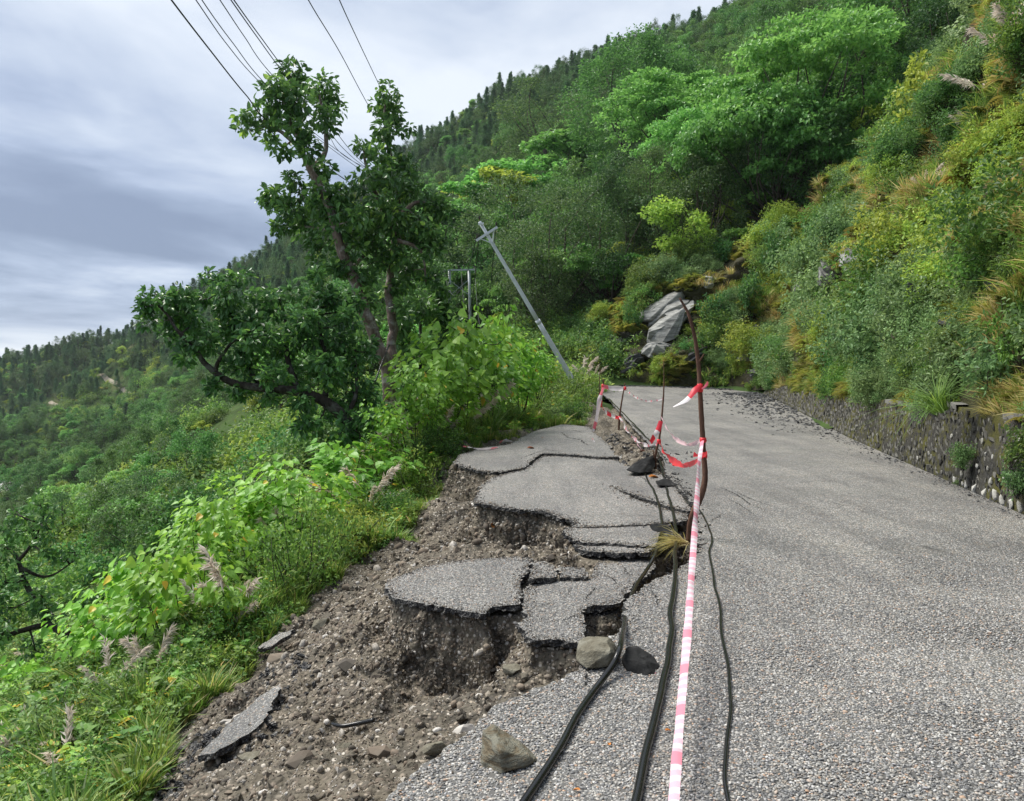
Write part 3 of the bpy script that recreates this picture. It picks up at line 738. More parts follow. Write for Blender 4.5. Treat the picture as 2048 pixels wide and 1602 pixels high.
# ---------------------------------------------------------------- retaining wall
WALL = thing('retaining_wall', 'low dark mossy stone retaining wall along the right side of the road', 'wall', (9, 20, 0))
def build_wall():
    base = catmull(WALL_BASE, 620)
    tan = np.gradient(base, axis=0); tan /= np.linalg.norm(tan, axis=1)[:, None]
    out = np.column_stack([tan[:, 1], -tan[:, 0]])          # away from the road, into the hill
    s = np.concatenate([[0], np.cumsum(np.linalg.norm(np.diff(base, axis=0), axis=1))])
    rz = road_z(base[:, 1])
    topz = np.interp(base[:, 1], [-8, 9, 15, 20, 30, 38, 40.5, 43], [1.12, 1.15, 1.12, 1.08, 1.15, 1.2, 1.0, .75]) + 0.05 * fbm(s * 0.6, s * 0, octaves=3, seed=4)
    inv = np.array(WALL.location)
    nv = 18; rows = []
    for k in range(nv):
        f = k / (nv - 1)
        z = rz - 0.15 + f * (topz - rz + 0.15)
        off = 0.30 * f + 0.02 * fbm(s * 4, z * 4, octaves=3, seed=6)
        rows.append(np.column_stack([base + out * off[:, None], z]))
    top0 = rows[-1]
    rows.append(np.column_stack([base + out * 0.75, topz + 0.0]))
    rows.append(np.column_stack([base + out * 0.80, topz - 0.9]))
    V = np.stack(rows, 0)
    me = mesh_np('wall_body', V.reshape(-1, 3) - inv, grid_faces(len(rows), len(base))[:, ::-1], [MA['mortar']], True)
    link('wall_body', me, WALL)
    # concrete cap, in two broken lengths
    for a, b in ((9.0, 10.6), (12.6, 17.2)):
        m = (base[:, 1] > a) & (base[:, 1] < b)
        bb, oo, tz = base[m], out[m], topz[m]
        r = [np.column_stack([bb + oo * o, tz + z]) for o, z in ((0.275, -.05), (0.27, 0.035), (0.62, 0.045), (0.62, -.05))]
        C = np.stack(r, 0)
        link('coping', mesh_np('coping', C.reshape(-1, 3) - inv, grid_faces(4, int(m.sum()))[:, ::-1], [MA['concrete']], False), WALL)
    # stones
    var = []
    for v in range(7):
        V0, F0 = hull_rock(rand_rock(60 + v, (0.5, 0.5, 1.0), 14), 0, 0.0, v)
        var.append(mesh_np('stone', V0, F0, [MA['wallstone']], False))
    wv = []
    for v in range(4):
        V0, F0 = hull_rock(rand_rock(90 + v, (0.75, 0.55, 0.95), 22), 1, .02, v); V0 *= (1 + 0.10 * vnoise(V0[:, 0] * 1.4 + v * 9, V0[:, 1] * 1.4, V0[:, 2] * 1.4, v))[:, None]
        wv.append(mesh_np('stone', V0, F0, [MA['whitestone']], True))
    r = np.random.default_rng(12)
    cand = []
    ss = 0.0
    while ss < s[-1]:
        i = int(np.searchsorted(s, ss)); i = min(i, len(s) - 2)
        y = base[i, 1]
        step = 0.15 if y < 22 else 0.24
        if y > 5:
            h = topz[i] - rz[i]
            zz = r.uniform(.02, .10)
            while zz < h - 0.06:
                size = r.uniform(.045, .095) * (1.0 if y < 22 else 1.35)
                if r.random() < 0.9:
                    cand.append((i, ss + r.uniform(-.05, .05), zz, size, r.random(), False))
                zz += size * r.uniform(1.5, 2.3)
        ss += step * r.uniform(.6, 1.0)
    # pale river stones laid at the foot of the near end
    for px, py, w in ((1905, 965, .07), (1922, 968, .05), (1928, 975, .06), (1945, 975, .10), (1965, 985, .10), (1985, 988, .09), (2000, 1000, .085), (2018, 1005, .08), (1915, 945, .05), (1938, 930, .05), (1958, 935, .045), (1970, 960, .06), (1992, 955, .06), (2012, 952, .05), (2025, 935, .05), (2035, 1012, .09), (1948, 905, .04), (1962, 912, .045), (2030, 975, .055), (2045, 990, .06), (1830, 915, .05), (1848, 905, .05), (1745, 868, .045), (1880, 870, .05), (1935, 880, .05), (2002, 880, .06), (2015, 868, .07)):
        ray = np.array(((px - CX) / FPX, 1.0)); rz_ = (HOR - py) / FPX
        best, bi = 1e9, 0
        d_ = ray[0] * base[:, 1] - base[:, 0]; bi = int(np.argmin(np.abs(d_)))
        z = EYE + rz_ * base[bi, 1] * 1.01
        cand.append((bi, s[bi], max(.03, z - rz[bi]), w, r.random(), True))
    info = []
    for (i, sv, z, size, rr, white) in cand:
        i = min(int(np.searchsorted(s, sv)), len(s) - 2); i = max(i, 0)
        h = topz[i] - rz[i]; f = (z + .15) / (h + .15)
        if f > 1.0: continue
        p = np.array((*(base[i] + out[i] * (0.30 * f - (0.002 if not white else 0.02))), rz[i] + z))
        ang = math.atan2(tan[i, 1], tan[i, 0])
        dist = np.linalg.norm(p[:2]); inview = p[0] / p[1] < 0.68
        info.append((0 if (white and inview) else 1, -(size / dist) if inview else 1.0, p, ang, size, rr, white))
    info.sort(key=lambda t: (t[0], t[1]))
    rest = Acc()
    for k, (_, _, p, ang, size, rr, white) in enumerate(info):
        rot = Euler((r.uniform(-.15, .15), r.normal(.35, .3) if not white else r.normal(.25, .15), ang + r.uniform(-.2, .2)))
        sc = (size * r.uniform(.8, 1.2), size * .75, size * r.uniform(.85, 1.25))
        me = wv[int(rr * 3.99)] if white else var[int(rr * 6.99)]
        if k < 300:
            o = link('stone', me, WALL); o.location = Vector(p - inv); o.rotation_euler = rot; o.scale = sc
        else:
            V0 = np.array([tuple(v.co) for v in me.vertices]); F0 = np.array([list(q.vertices) for q in me.polygons])
            Rm = np.array(rot.to_matrix()); rest.add((V0 * np.array(sc)) @ Rm.T + p - inv, None, F0)
    o = link('stones', rest.mesh('stones', MA['wallstone']), WALL); o['kind'] = 'stuff'
build_wall()
# the slope starts behind the wall
# ---------------------------------------------------------------- boulders and loose rocks
MA['tanrock'] = mat_stone('tan_sandstone', [(0.28, (0.085, 0.075, 0.052)), (0.45, (0.165, 0.15, 0.11)), (0.62, (0.23, 0.22, 0.175)), (0.8, (0.32, 0.30, 0.25))], 9, 0.85, 0, 0.035)
MA['blackrock'] = mat_stone('black_slate_boulder', [(0.3, (0.009, 0.0095, 0.010)), (0.55, (0.022, 0.0225, 0.023)), (0.8, (0.065, 0.065, 0.065))], 8, 0.85, 0, 0.012, 0.0, 0.12)
MA['strata'] = mat_stone('layered_rock', [(0.28, (0.06, 0.048, 0.03)), (0.43, (0.15, 0.12, 0.075)), (0.55, (0.18, 0.18, 0.145)), (0.75, (0.30, 0.235, 0.15))], 8, 0.8, 0, 0.035, 4.0)
def rock_px(name, pts, mat, label, cat, sub=2, amp=.03, seed=0, group=None):
    W = np.array([P(*p) for p in pts]); c = W.mean(0); c[2] = W[:, 2].min()
    V, F = hull_rock(W - c, sub, amp, seed)
    o = link(name, mesh_np(name, V, F, [mat], False), None, Vector(c)); tag(o, label, cat, group); return o
rock_px('boulder', [(1155, 1300, 4.35), (1160, 1281, 4.4), (1195, 1272, 4.4), (1224, 1275, 4.42), (1234, 1300, 4.4), (1237, 1318, 4.36), (1215, 1332, 4.26), (1172, 1339, 4.22), (1152, 1322, 4.3), (1214, 1277, 4.33), (1222, 1303, 4.24), (1160, 1300, 4.28), (1170, 1275, 4.6), (1230, 1290, 4.65), (1160, 1310, 4.6)],
        MA['tanrock'], 'pale tan boulder beside the black boulder at the broken road edge', 'boulder', 3, .030, 3)
rock_px('boulder', [(1238, 1322, 4.4), (1250, 1297, 4.45), (1273, 1290, 4.5), (1300, 1303, 4.45), (1318, 1330, 4.3), (1306, 1353, 4.18), (1294, 1359, 4.15), (1256, 1341, 4.24), (1246, 1318, 4.3), (1280, 1320, 4.22), (1310, 1325, 4.5), (1255, 1302, 4.65)],
        MA['blackrock'], 'black angular boulder between the two black cables', 'boulder', 3, .04, 5)
rock_px('boulder', [(985, 1449, 3.32), (967, 1462, 3.28), (962, 1500, 3.24), (965, 1531, 3.2), (1003, 1549, 3.12), (1022, 1541, 3.12), (1076, 1521, 3.22), (1052, 1495, 3.28), (1015, 1466, 3.3), (1000, 1500, 3.13), (1030, 1480, 3.45), (985, 1470, 3.45), (1060, 1505, 3.42)],
        MA['strata'], 'wedge-shaped layered boulder with a pale green face at the bottom of the road', 'boulder', 3, .028, 8)
rock_px('slate_slab', [(1250, 940, 13.3), (1275, 921, 13.6), (1307, 911, 13.8), (1313, 934, 13.6), (1300, 945, 13.3), (1280, 946, 13.1), (1262, 944, 13.1), (1290, 917, 14.2), (1268, 930, 14.1)],
        MA['blackrock'], 'flat dark slate rock at the foot of the forked stick', 'rock', 2, .015, 9)
rock_px('slate_rock', [(1311, 962, 12.0), (1328, 957, 12.2), (1350, 964, 12.1), (1346, 972, 11.8), (1318, 971, 11.7), (1335, 958, 12.5), (1313, 968, 12.2)],
        MA['blackrock'], 'small dark rock under the middle cable near the orange leaf', 'rock', 1, .02, 11)
rock_px('slate_rock', [(1298, 1050, 8.2), (1318, 1045, 8.35), (1344, 1055, 8.3), (1342, 1066, 8.1), (1315, 1064, 8.0), (1302, 1060, 8.05), (1330, 1048, 8.6)],
        MA['blackrock'], 'dark broken chunk lying behind the dry grass tuft', 'rock', 1, .03, 13)
for k, (px, py, w, z, seed) in enumerate(((1020, 1332, .09, -.45, 21), (700, 1365, .10, -.9, 22), (835, 1410, .10, -.8, 23), (560, 1305, .16, -1.2, 24), (870, 1490, .09, -.4, 25), (600, 1560, .11, -.5, 26), (500, 1510, .09, -.85, 27), (760, 1500, .08, -.5, 28), (645, 1240, .13, -1.0, 29), (930, 1455, .08, -.45, 30), (690, 1480, .09, -.7, 31), (460, 1440, .09, -1.25, 32))):
    g = G(px, py, z); d = g[1]
    zz = float(soil_z(np.array([g[0]]), np.array([g[1]]))[0])
    V, F = hull_rock(rand_rock(seed, (w, w * .8, w * .6)), 1, .03, seed)
    o = link('soil_rock', mesh_np('soil_rock', V, F, [MA['soil_stone'] if k % 2 else MA['tanrock']], False), None, Vector((g[0], g[1], zz + w * .18)))
    tag(o, 'rock in the soil ' + ('under the cracked slab behind the boulders', 'at the upper middle of the bank', 'at the foot of the pit under the pointed slab', 'beside the small asphalt scrap at the grass edge', 'close to the road edge left of the wedge boulder', 'near the bottom of the bank', 'just right of the large asphalt scrap', 'between the hose and the road edge', 'high up below the overhanging bush', 'at the road edge above the wedge boulder', 'just below the black hose', 'at the upper end of the large asphalt scrap')[k], 'rock', 'rocks in the collapsed soil')

# ---------------------------------------------------------------- sticks
MA['stick'] = mat_bark('stick_bark', (0.075, 0.04, 0.028), (0.19, 0.105, 0.07))
MA['redtape'] = mat_plain('red_tape', (0.80, 0.04, 0.05), 0.4, 0.4)
def px_path(pts, n=40): return catmull(np.array([P(*p) for p in pts]), n)
def make_stick(label, stem, radii, twigs=(), knots=()):
    c = P(*stem[0]); t = thing('stick', label, 'stick', Vector(c), 'sticks holding the barrier tape')
    path = px_path(stem, 60); r = np.interp(np.linspace(0, 1, 60), np.linspace(0, 1, len(radii)), radii)
    V, Q, T = tube(path - c, r, 9, True, 0.07)
    stem_o = link('stem', mesh_np('stem', V, [Q, T], [MA['stick']], True), t)
    for tw, ra, rb in twigs:
        p = px_path(tw, 14); V, Q, T = tube(p - c, np.linspace(ra, rb, 14), 6)
        link('twig', mesh_np('twig', V, [Q, T], [MA['stick']], True), stem_o)
    return t
make_stick('tallest stick with a bent foot, tied with red and white tape', [(1379, 1082, 7.8), (1381, 1050, 7.75), (1388, 1022, 7.7), (1402, 992, 7.72), (1410, 955, 7.75), (1407, 905, 7.8), (1404, 850, 7.8), (1400, 780, 7.8), (1397, 730, 7.8), (1389, 672, 7.8), (1376, 626, 7.8), (1359, 596, 7.8)],
           (.036, .034, .032, .029, .026, .024, .021, .017, .010), [([(1397, 726, 7.8), (1403, 716, 7.75), (1408, 708, 7.72)], .012, .006), ([(1375, 626, 7.8), (1370, 618, 7.85), (1364, 614, 7.9)], .007, .003)])
make_stick('thin stick forked at its foot behind the flat dark slate rock', [(1311, 938, 13.8), (1311, 910, 13.8), (1318, 880, 13.8), (1323, 840, 13.8), (1327, 790, 13.8), (1328, 755, 13.8), (1327, 722, 13.8)],
           (.026, .022, .019, .016, .010, .004), [([(1312, 925, 13.8), (1308, 912, 13.7), (1306, 900, 13.7)], .016, .010), ([(1312, 922, 13.8), (1318, 914, 13.8), (1322, 906, 13.8)], .010, .004)])
make_stick('short stick second from the left in the tape line', [(1237, 872, 23), (1239, 835, 23), (1244, 800, 23), (1250, 766, 23)], (.030, .028, .022, .018))
make_stick('leftmost stick with a thin dry twig on top, wrapped in tape', [(1187, 868, 24), (1196, 828, 24), (1203, 790, 24), (1208, 758, 24)], (.036, .032, .026, .018), [([(1206, 768, 24), (1202, 745, 24), (1198, 724, 24)], .012, .004)])
make_stick('small weathered peg at the far road edge beside the leftmost stick', [(1198, 800, 26), (1199, 770, 26), (1200, 738, 26)], (.02, .018, .010))

# ---------------------------------------------------------------- barrier tape
def tape_mat(name, p1, d1, p2, d2, pale):
    m = NT(name); a = m.attr()
    f1 = m.math('LESS_THAN', m.math('FRACT', m.math('DIVIDE', a, p1)), d1)
    f2 = m.math('LESS_THAN', m.math('FRACT', m.math('DIVIDE', a, p2)), d2)
    c = m.mix(f1, (0.80, 0.74, 0.77), pale)
    c = m.mix(f2, c, (0.84, 0.30, 0.39) if pale[1] > .5 else (0.8, .05, .07))
    b = m.n('ShaderNodeBsdfPrincipled'); m.l(c, b.inputs['Base Color']); b.inputs['Roughness'].default_value = 0.35
    tr = m.n('ShaderNodeBsdfTranslucent'); m.l(c, tr.inputs['Color'])
    mx = m.n('ShaderNodeMixShader'); mx.inputs[0].default_value = 0.3
    m.l(b.outputs[0], mx.inputs[1]); m.l(tr.outputs[0], mx.inputs[2]); m.l(mx.outputs[0], m.out.inputs['Surface']); return m.m
MA['tape'] = tape_mat('striped_tape', .085, .5, .42, .24, (0.84, 0.52, 0.61))
MA['tape_fine'] = tape_mat('fine_striped_tape', .09, .5, 9.0, .0, (0.86, 0.40, 0.48))
MA['tape_white'] = tape_mat('pale_tape', 1.1, .22, 9.0, .0, (0.85, 0.20, 0.26))
MA['tape_red'] = mat_tape('red_tape_strip', 1.0, 2.0, red=(0.82, 0.06, 0.08))
MA['tape_mixed'] = mat_tape('red_white_tape', 0.42, 0.5)
def ribbon(pts, width, twist0, twist1, mat, label, n=70, crumple=.12, group='strands of red and white barrier tape'):
    path = px_path(pts, n); c = path[n // 2].copy()
    tan = np.gradient(path, axis=0); tan /= np.linalg.norm(tan, axis=1)[:, None]
    side0 = np.cross(tan, (0, 0, 1.0)); side0 /= np.linalg.norm(side0, axis=1)[:, None] + 1e-9
    up0 = np.cross(side0, tan)
    L = np.concatenate([[0], np.cumsum(np.linalg.norm(np.diff(path, axis=0), axis=1))])
    a = np.linspace(twist0, twist1, n) + 0.75 * fbm(L * 1.1, L * 0, octaves=3, seed=n)
    w = np.interp(np.linspace(0, 1, n), np.linspace(0, 1, len(width)), width) / 2 * (1 + .16 * fbm(L * 2.3, L * 0 + 5, octaves=2, seed=n + 3))
    rows = []
    nrm = None
    for j, s in enumerate((-1, -.35, .35, 1)):
        d = np.cos(a)[:, None] * side0 + np.sin(a)[:, None] * up0
        e = -np.sin(a)[:, None] * side0 + np.cos(a)[:, None] * up0
        rows.append(path + d * (w * s)[:, None] + e * (w * crumple * (1 if j in (1, 2) else -1) * (1 + .6 * vnoise(L * 9, L * 0 + j)))[:, None])
    V = np.stack(rows, 1).reshape(-1, 3) - c
    me = mesh_np('barrier_tape', V, grid_faces(n, 4), [mat], True, np.repeat(L, 4))
    o = link('barrier_tape', me, None, Vector(c)); tag(o, label, 'tape', group); return o
H = math.pi / 2
ribbon([(1404, 882, 7.76), (1398, 930, 7.3), (1394, 1000, 6.5), (1386, 1110, 5.35), (1376, 1250, 4.25), (1362, 1405, 3.4), (1347, 1602, 2.62), (1336, 1740, 2.2)], (.042, .046, .047, .045, .041, .040, .042), 0.35, -.25, MA['tape'], 'long pink and white tape running from the tall stick down towards the viewer', 150, .10)
ribbon([(1403, 768, 7.76), (1390, 780, 7.7), (1372, 800, 7.7), (1346, 814, 7.72)], (.035, .075, .07, .012), 1.3, 1.0, MA['tape_mixed'], 'loose red and white tape end flapping from the top knot of the tall stick', 40)
ribbon([(1323, 834, 13.75), (1335, 858, 12.6), (1352, 878, 11.0), (1378, 889, 9.3), (1404, 880, 7.78)], (.04, .05, .055, .05, .04), 1.2, 1.0, MA['tape_fine'], 'thin striped upper tape sagging between the forked stick and the tall stick', 60)
ribbon([(1320, 886, 13.75), (1327, 902, 12.6), (1345, 921, 11.0), (1368, 930, 9.4), (1390, 924, 8.3), (1405, 912, 7.78)], (.04, .09, .10, .07, .05, .04), 1.25, 1.1, MA['tape_red'], 'bright red lower tape sagging between the forked stick and the tall stick', 60)
ribbon([(1414, 906, 7.74), (1408, 910, 7.72), (1396, 911, 7.72), (1387, 909, 7.74)], (.055, .05, .02, .06), 1.5, 1.4, MA['tape_red'], 'red tape bow knotted round the tall stick above the road', 20)
ribbon([(1206, 772, 23.9), (1222, 776, 23.6), (1238, 778, 23.3), (1250, 777, 23)], (.13, .11, .10, .10), 1.4, 1.2, MA['tape_white'], 'white tape between the tops of the two far sticks', 30)
ribbon([(1250, 778, 22.9), (1268, 792, 20.5), (1290, 801, 17.5), (1312, 801, 15.3), (1328, 797, 13.8)], (.05, .05, .045, .03, .03), 1.2, 1.3, MA['tape_white'], 'thin top tape sagging from the far stick to the forked stick', 40)
ribbon([(1203, 812, 23.9), (1212, 824, 23.6), (1226, 832, 23.3), (1239, 836, 23)], (.12, .12, .10, .08), 1.1, 1.3, MA['tape_mixed'], 'red tape strip between the middles of the two far sticks', 30)
ribbon([(1240, 834, 22.9), (1252, 856, 20.5), (1266, 874, 18), (1288, 889, 15.8), (1316, 888, 13.85)], (.10, .12, .10, .08, .05), 1.0, 1.3, MA['tape_white'], 'broad white tape hanging low from the far stick to the forked stick', 50)
ribbon([(1206, 775, 23.9), (1199, 800, 23.9), (1194, 835, 23.8), (1186, 864, 23.6)], (.11, .12, .12, .08), 0.8, 1.2, MA['tape_white'], 'tape end hanging down along the leftmost stick', 30)
ribbon([(1322, 842, 13.78), (1316, 860, 13.7), (1308, 874, 13.5), (1298, 890, 13.3)], (.07, .08, .08, .05), 0.7, 1.1, MA['tape_mixed'], 'striped tape end hanging from the middle of the forked stick', 30)
ribbon([(1266, 872, 17.9), (1274, 886, 16.5), (1282, 898, 15.6)], (.07, .08, .06), 0.9, .7, MA['tape_fine'], 'torn pale tape end dangling above the crumbled edge', 20)
ribbon([(1410, 772, 7.72), (1416, 764, 7.7), (1414, 770, 7.68), (1404, 778, 7.7)], (.02, .02, .02, .02), .4, 1.2, MA['tape_white'], 'small white loop of tape at the top knot of the tall stick', 20)
ribbon([(1310, 1347, 4.2), (1335, 1342, 4.25), (1352, 1342, 4.25), (1360, 1352, 4.18), (1345, 1358, 4.14), (1325, 1356, 4.15)], (.012, .014, .016, .012, .012, .01), 0.1, .5, MA['tape_white'], 'white cord lying beside the black boulder', 30, .3)
ribbon([(1186, 878, 19.9), (1196, 892, 18.4), (1211, 903, 17.2)], (.07, .06, .05), 0.1, .3, MA['tape_white'], 'white tape scrap lying on the far slab', 16)
ribbon([(930, 892, 18.5), (950, 897, 17.9), (975, 897, 17.9), (998, 894, 18.2)], (.10, .08, .10, .05), 0.3, .2, MA['tape_white'], 'white tape strip lying along the grass edge of the far slab', 24)
ribbon([(1000, 884, 19.6), (1012, 880, 20.0), (1025, 883, 19.8)], (.08, .10, .06), 0.3, .2, MA['tape_white'], 'small white tape scrap at the far grass edge', 16)
def tape_wrap(px, py, d, r, w, label):
    c = P(px, py, d); V, Q, T = tube(np.array([(0, 0, -w / 2), (0.001, 0, -w / 6), (0, 0.001, w / 6), (0, 0, w / 2)]), [r * .95, r * 1.12, r * 1.08, r * .95], 10, True, .08)
    tag(link('tape_knot', mesh_np('tape_knot', V, [Q, T], [MA['redtape']], True), None, Vector(c)), label, 'tape knot', 'red tape knots on the sticks')
tape_wrap(1400, 776, 7.8, .030, .085, 'red tape knot high on the tall stick'); tape_wrap(1407, 911, 7.8, .034, .07, 'red tape knot at mid height of the tall stick'); tape_wrap(1406, 880, 7.8, .032, .05, 'red tape band just above the bow on the tall stick')
tape_wrap(1318, 883, 13.8, .033, .08, 'red tape knot low on the forked stick'); tape_wrap(1250, 777, 23, .04, .11, 'red tape knot on top of the second stick from the left'); tape_wrap(1239, 836, 23, .045, .11, 'red tape knot at the middle of the second stick from the left')
tape_wrap(1206, 773, 24, .045, .15, 'red tape knot on top of the leftmost stick'); tape_wrap(1201, 806, 24, .05, .25, 'red tape wound round the middle of the leftmost stick')

# ---------------------------------------------------------------- cables on the road
MA['cable'] = mat_plain('black_cable_sheath', (0.008, 0.008, 0.009), 0.24, 0.4)
MA['cable_line'] = mat_plain('yellow_cable_line', (0.42, 0.36, 0.14), 0.5)
def make_cable(label, pts, r, stripe, n=220):
    path = []
    for px, py, z in pts:
        path.append(G(px, py, z) if py > 900 else GR(px, py, z))
    path = catmull(np.array(path), n)
    L = np.concatenate([[0], np.cumsum(np.linalg.norm(np.diff(path, axis=0), axis=1))])
    path[:, 0] += 0.012 * fbm(L * 1.5, L * 0, octaves=2, seed=int(r * 1e4))
    c = path[0].copy(); c[2] = 0
    t = thing('power_cable', label, 'cable', Vector(c), 'black cables lying along the road')
    V, Q, T = tube(path - c, r, 10); sh = link('sheath', mesh_np('sheath', V, [Q, T], [MA['cable']], True), t)
    if stripe:
        off = np.array((-0.62, -.35, .70)); off /= np.linalg.norm(off)
        V, Q, T = tube(path - c + off * r * .93, r * .10, 5); link('stripe', mesh_np('stripe', V, [Q, T], [MA['cable_line']], True), sh)
make_cable('thick black cable running under the tan boulder into the gap', [(1005, 1660, .02), (1080, 1550, .02), (1140, 1452, .02), (1200, 1372, .02), (1232, 1328, .06), (1246, 1290, .10), (1250, 1245, .0), (1253, 1214, -.06), (1275, 1172, -.12), (1295, 1140, -.18), (1308, 1112, -.14), (1318, 1080, -.10), (1323, 1050, -.07), (1317, 1005, -.07), (1303, 975, -.07), (1290, 950, -.07), (1283, 930, -.04), (1278, 905, -.02)], .017, False)
make_cable('thick black cable with a yellow line between the boulders and the tape', [(1245, 1670, .02), (1272, 1602, .02), (1292, 1530, .02), (1312, 1445, .02), (1326, 1365, .02), (1338, 1285, .02), (1346, 1200, .02), (1351, 1130, .0), (1352, 1080, -.05), (1350, 1040, -.07), (1340, 1000, -.07), (1331, 965, -.06), (1320, 925, -.02), (1308, 893, .0), (1285, 866, .03), (1262, 842, .03), (1238, 818, .03), (1218, 797, .03)], .019, True)
make_cable('thin winding black cable right of the tape on sound road', [(1465, 1670, .01), (1455, 1602, .01), (1449, 1550, .01), (1452, 1480, .01), (1461, 1400, .01), (1456, 1335, .01), (1441, 1262, .01), (1435, 1200, .01), (1425, 1150, .01), (1418, 1110, .01), (1423, 1078, .01), (1415, 1046, .01), (1398, 1020, .01), (1374, 1002, -.04), (1354, 968, -.06), (1336, 932, -.02), (1316, 898, .02), (1290, 872, .03), (1264, 848, .03)], .0095, True)
def hose():
    pts = [(662, 1447, -.80), (685, 1452, -.78), (715, 1447, -.76), (748, 1440, -.72)]
    path = catmull(np.array([G(*p) for p in pts]), 24)
    path[:, 2] = np.maximum(path[:, 2], soil_z(path[:, 0], path[:, 1]) + .02)
    V, Q, T = tube(path - path[0], np.interp(np.linspace(0, 1, 24), (0, .1, 1), (.008, .014, .016)), 8)
    tag(link('hose_piece', mesh_np('hose_piece', V, [Q, T], [MA['cable']], True), None, Vector(path[0])), 'short black hose piece sticking out of the soil', 'hose')
hose()

# ---------------------------------------------------------------- utility poles and overhead wires
MA['galv'] = mat_plain('galvanised_steel', (0.62, 0.65, 0.67), 0.55, 0.4, 0.0, 0.15)
MA['galv_far'] = mat_plain('pale_steel', (0.50, 0.53, 0.55), 0.5, 0.4, 0.1, 0.15)
MA['porcelain'] = mat_plain('brown_porcelain', (0.035, 0.022, 0.018), 0.25, 0.5)
MA['wire'] = mat_plain('dark_wire', (0.02, 0.022, 0.026), 0.5)
def bar(a, b, w, h=None):
    a = np.asarray(a, float); b = np.asarray(b, float); d = b - a; L = np.linalg.norm(d); h = h or w
    q = Vector(d).to_track_quat('Z', 'Y').to_matrix()
    return box((a + b) / 2, (w / 2, h / 2, L / 2), np.array(q))
def insulator(c, s=1.0):
    z = np.array((0, .05, .09, .10, .14, .15, .19, .20, .24)) * s; r = np.array((.012, .012, .02, .05, .03, .045, .025, .035, .012)) * s
    V, Q, T = tube(np.column_stack([z * 0, z * 0, z]), r, 8); return V + c, Q, T
def leaning_pole():
    base, top = P(1152, 772, 40), P(959, 443, 38.5)
    t = thing('leaning_pole', 'tilted grey steel utility pole leaning to the left over the bushes', 'utility pole', Vector(base))
    ax = top - base
    mid = base + ax * .40
    for a, b, r0, r1 in ((base, mid, .145, .125), (mid, top, .11, .08)):
        V, Q, T = tube(np.linspace(a, b, 8) - base, np.linspace(r0, r1, 8), 16)
        sf = link('shaft', mesh_np('shaft', V, [Q, T], [MA['galv']], True), t)
    u = ax / np.linalg.norm(ax)
    V, Q, T = tube(np.array([mid - u * .12, mid + u * .1]) - base, (.14, .135), 16); link('joint_collar', mesh_np('joint_collar', V, [Q, T], [MA['galv']], True), sf)
    c = base + ax * .925; d = P(992, 453, 38.7) - P(955, 477, 38.7); d /= np.linalg.norm(d)
    f = np.array((0, -.13, 0))
    V, Q = bar(c - d * .62 + f - base, c + d * .62 + f - base, .10, .12); ca_ = link('crossarm', mesh_np('crossarm', V, Q, [MA['galv']]), t)
    for s in (-1, 1):
        V, Q = bar(c + d * s * .42 + f - base, c - u * .55 + f * .8 - base, .045); link('brace', mesh_np('brace', V, Q, [MA['galv']]), ca_)
    for k, p in enumerate((c + d * .55 + f, c - d * .58 + f)):
        V, Q, T = insulator(p - base, 1.2); link('insulator', mesh_np('insulator', V, [Q, T], [MA['porcelain']], True), ca_)
    V, Q, T = insulator(top - base, 1.2); link('insulator', mesh_np('insulator', V, [Q, T], [MA['porcelain']], True), t)
    V, Q = bar(top - u * .15 - np.array((.14, .1, .02)) - base, top - u * .15 + np.array((.14, -.1, .02)) - base, .07, .09); link('top_bracket', mesh_np('top_bracket', V, Q, [MA['galv']]), t)
    return c, d, f, top
LP_C, LP_D, LP_F, LP_TOP = leaning_pole()
def h_frame():
    d = 80.0
    a, b = P(899, 541, d), P(938, 540, d + .4)
    base = np.array((a[0], a[1], 1.0))
    t = thing('h_frame_pole', 'two-legged steel power frame with a crossbar behind the bright bush', 'utility pole', Vector(base))
    for p, dx in ((a, .1), (b, .35)):
        foot = np.array((p[0] + dx, p[1], 0.5))
        V, Q, T = tube(np.linspace(foot, p, 6) - base, np.linspace(.19, .14, 6), 10); link('leg', mesh_np('leg', V, [Q, T], [MA['galv_far']], True), t)
    e = (b - a) / np.linalg.norm(b - a)
    V, Q = bar(a - e * .7 - base + (0, -.2, 0), b + e * .6 - base + (0, -.2, 0), .16); cb_ = link('crossbar', mesh_np('crossbar', V, Q, [MA['galv_far']]), t)
    for p, q in ((a - (0, 0, 1.0), b - (0, 0, 2.6)), (b - (0, 0, 1.0), a - (0, 0, 2.6))):
        V, Q = bar(p - base, q - base, .06); link('brace', mesh_np('brace', V, Q, [MA['galv_far']]), t)
    for s in (-.6, .5, 1.0, 1.5, 2.6):
        V, Q, T = insulator(a + e * s - base + (0, -.2, .08), 1.8); link('insulator', mesh_np('insulator', V, [Q, T], [MA['porcelain']], True), cb_)
    return a, b
HF_A, HF_B = h_frame()
def far_pole(px, py0, py1, d, lean, label, arm=False):
    a = P(px, py0, d); b = P(px + lean, py1, d); r = max(.13, .00055 * d)
    t = thing('utility_pole', label, 'utility pole', Vector(a), 'far utility poles along the valley road')
    V, Q, T = tube(np.linspace(a - (0, 0, 3), b, 4) - a, np.linspace(r * 1.2, r, 4), 8); link('shaft', mesh_np('shaft', V, [Q, T], [MA['galv_far']], True), t)
    if arm:
        V, Q = bar(b - a + (-1.2, -.2, -.4), b - a + (1.2, -.2, -.3), r * 1.2); link('crossarm', mesh_np('crossarm', V, Q, [MA['galv_far']]), t)
far_pole(471, 800, 712, 160, 1, 'tallest far pole with a crossarm seen through the low branches of the dark tree', True)
far_pole(497, 795, 735, 168, -1, 'far pole just right of the tallest far pole')
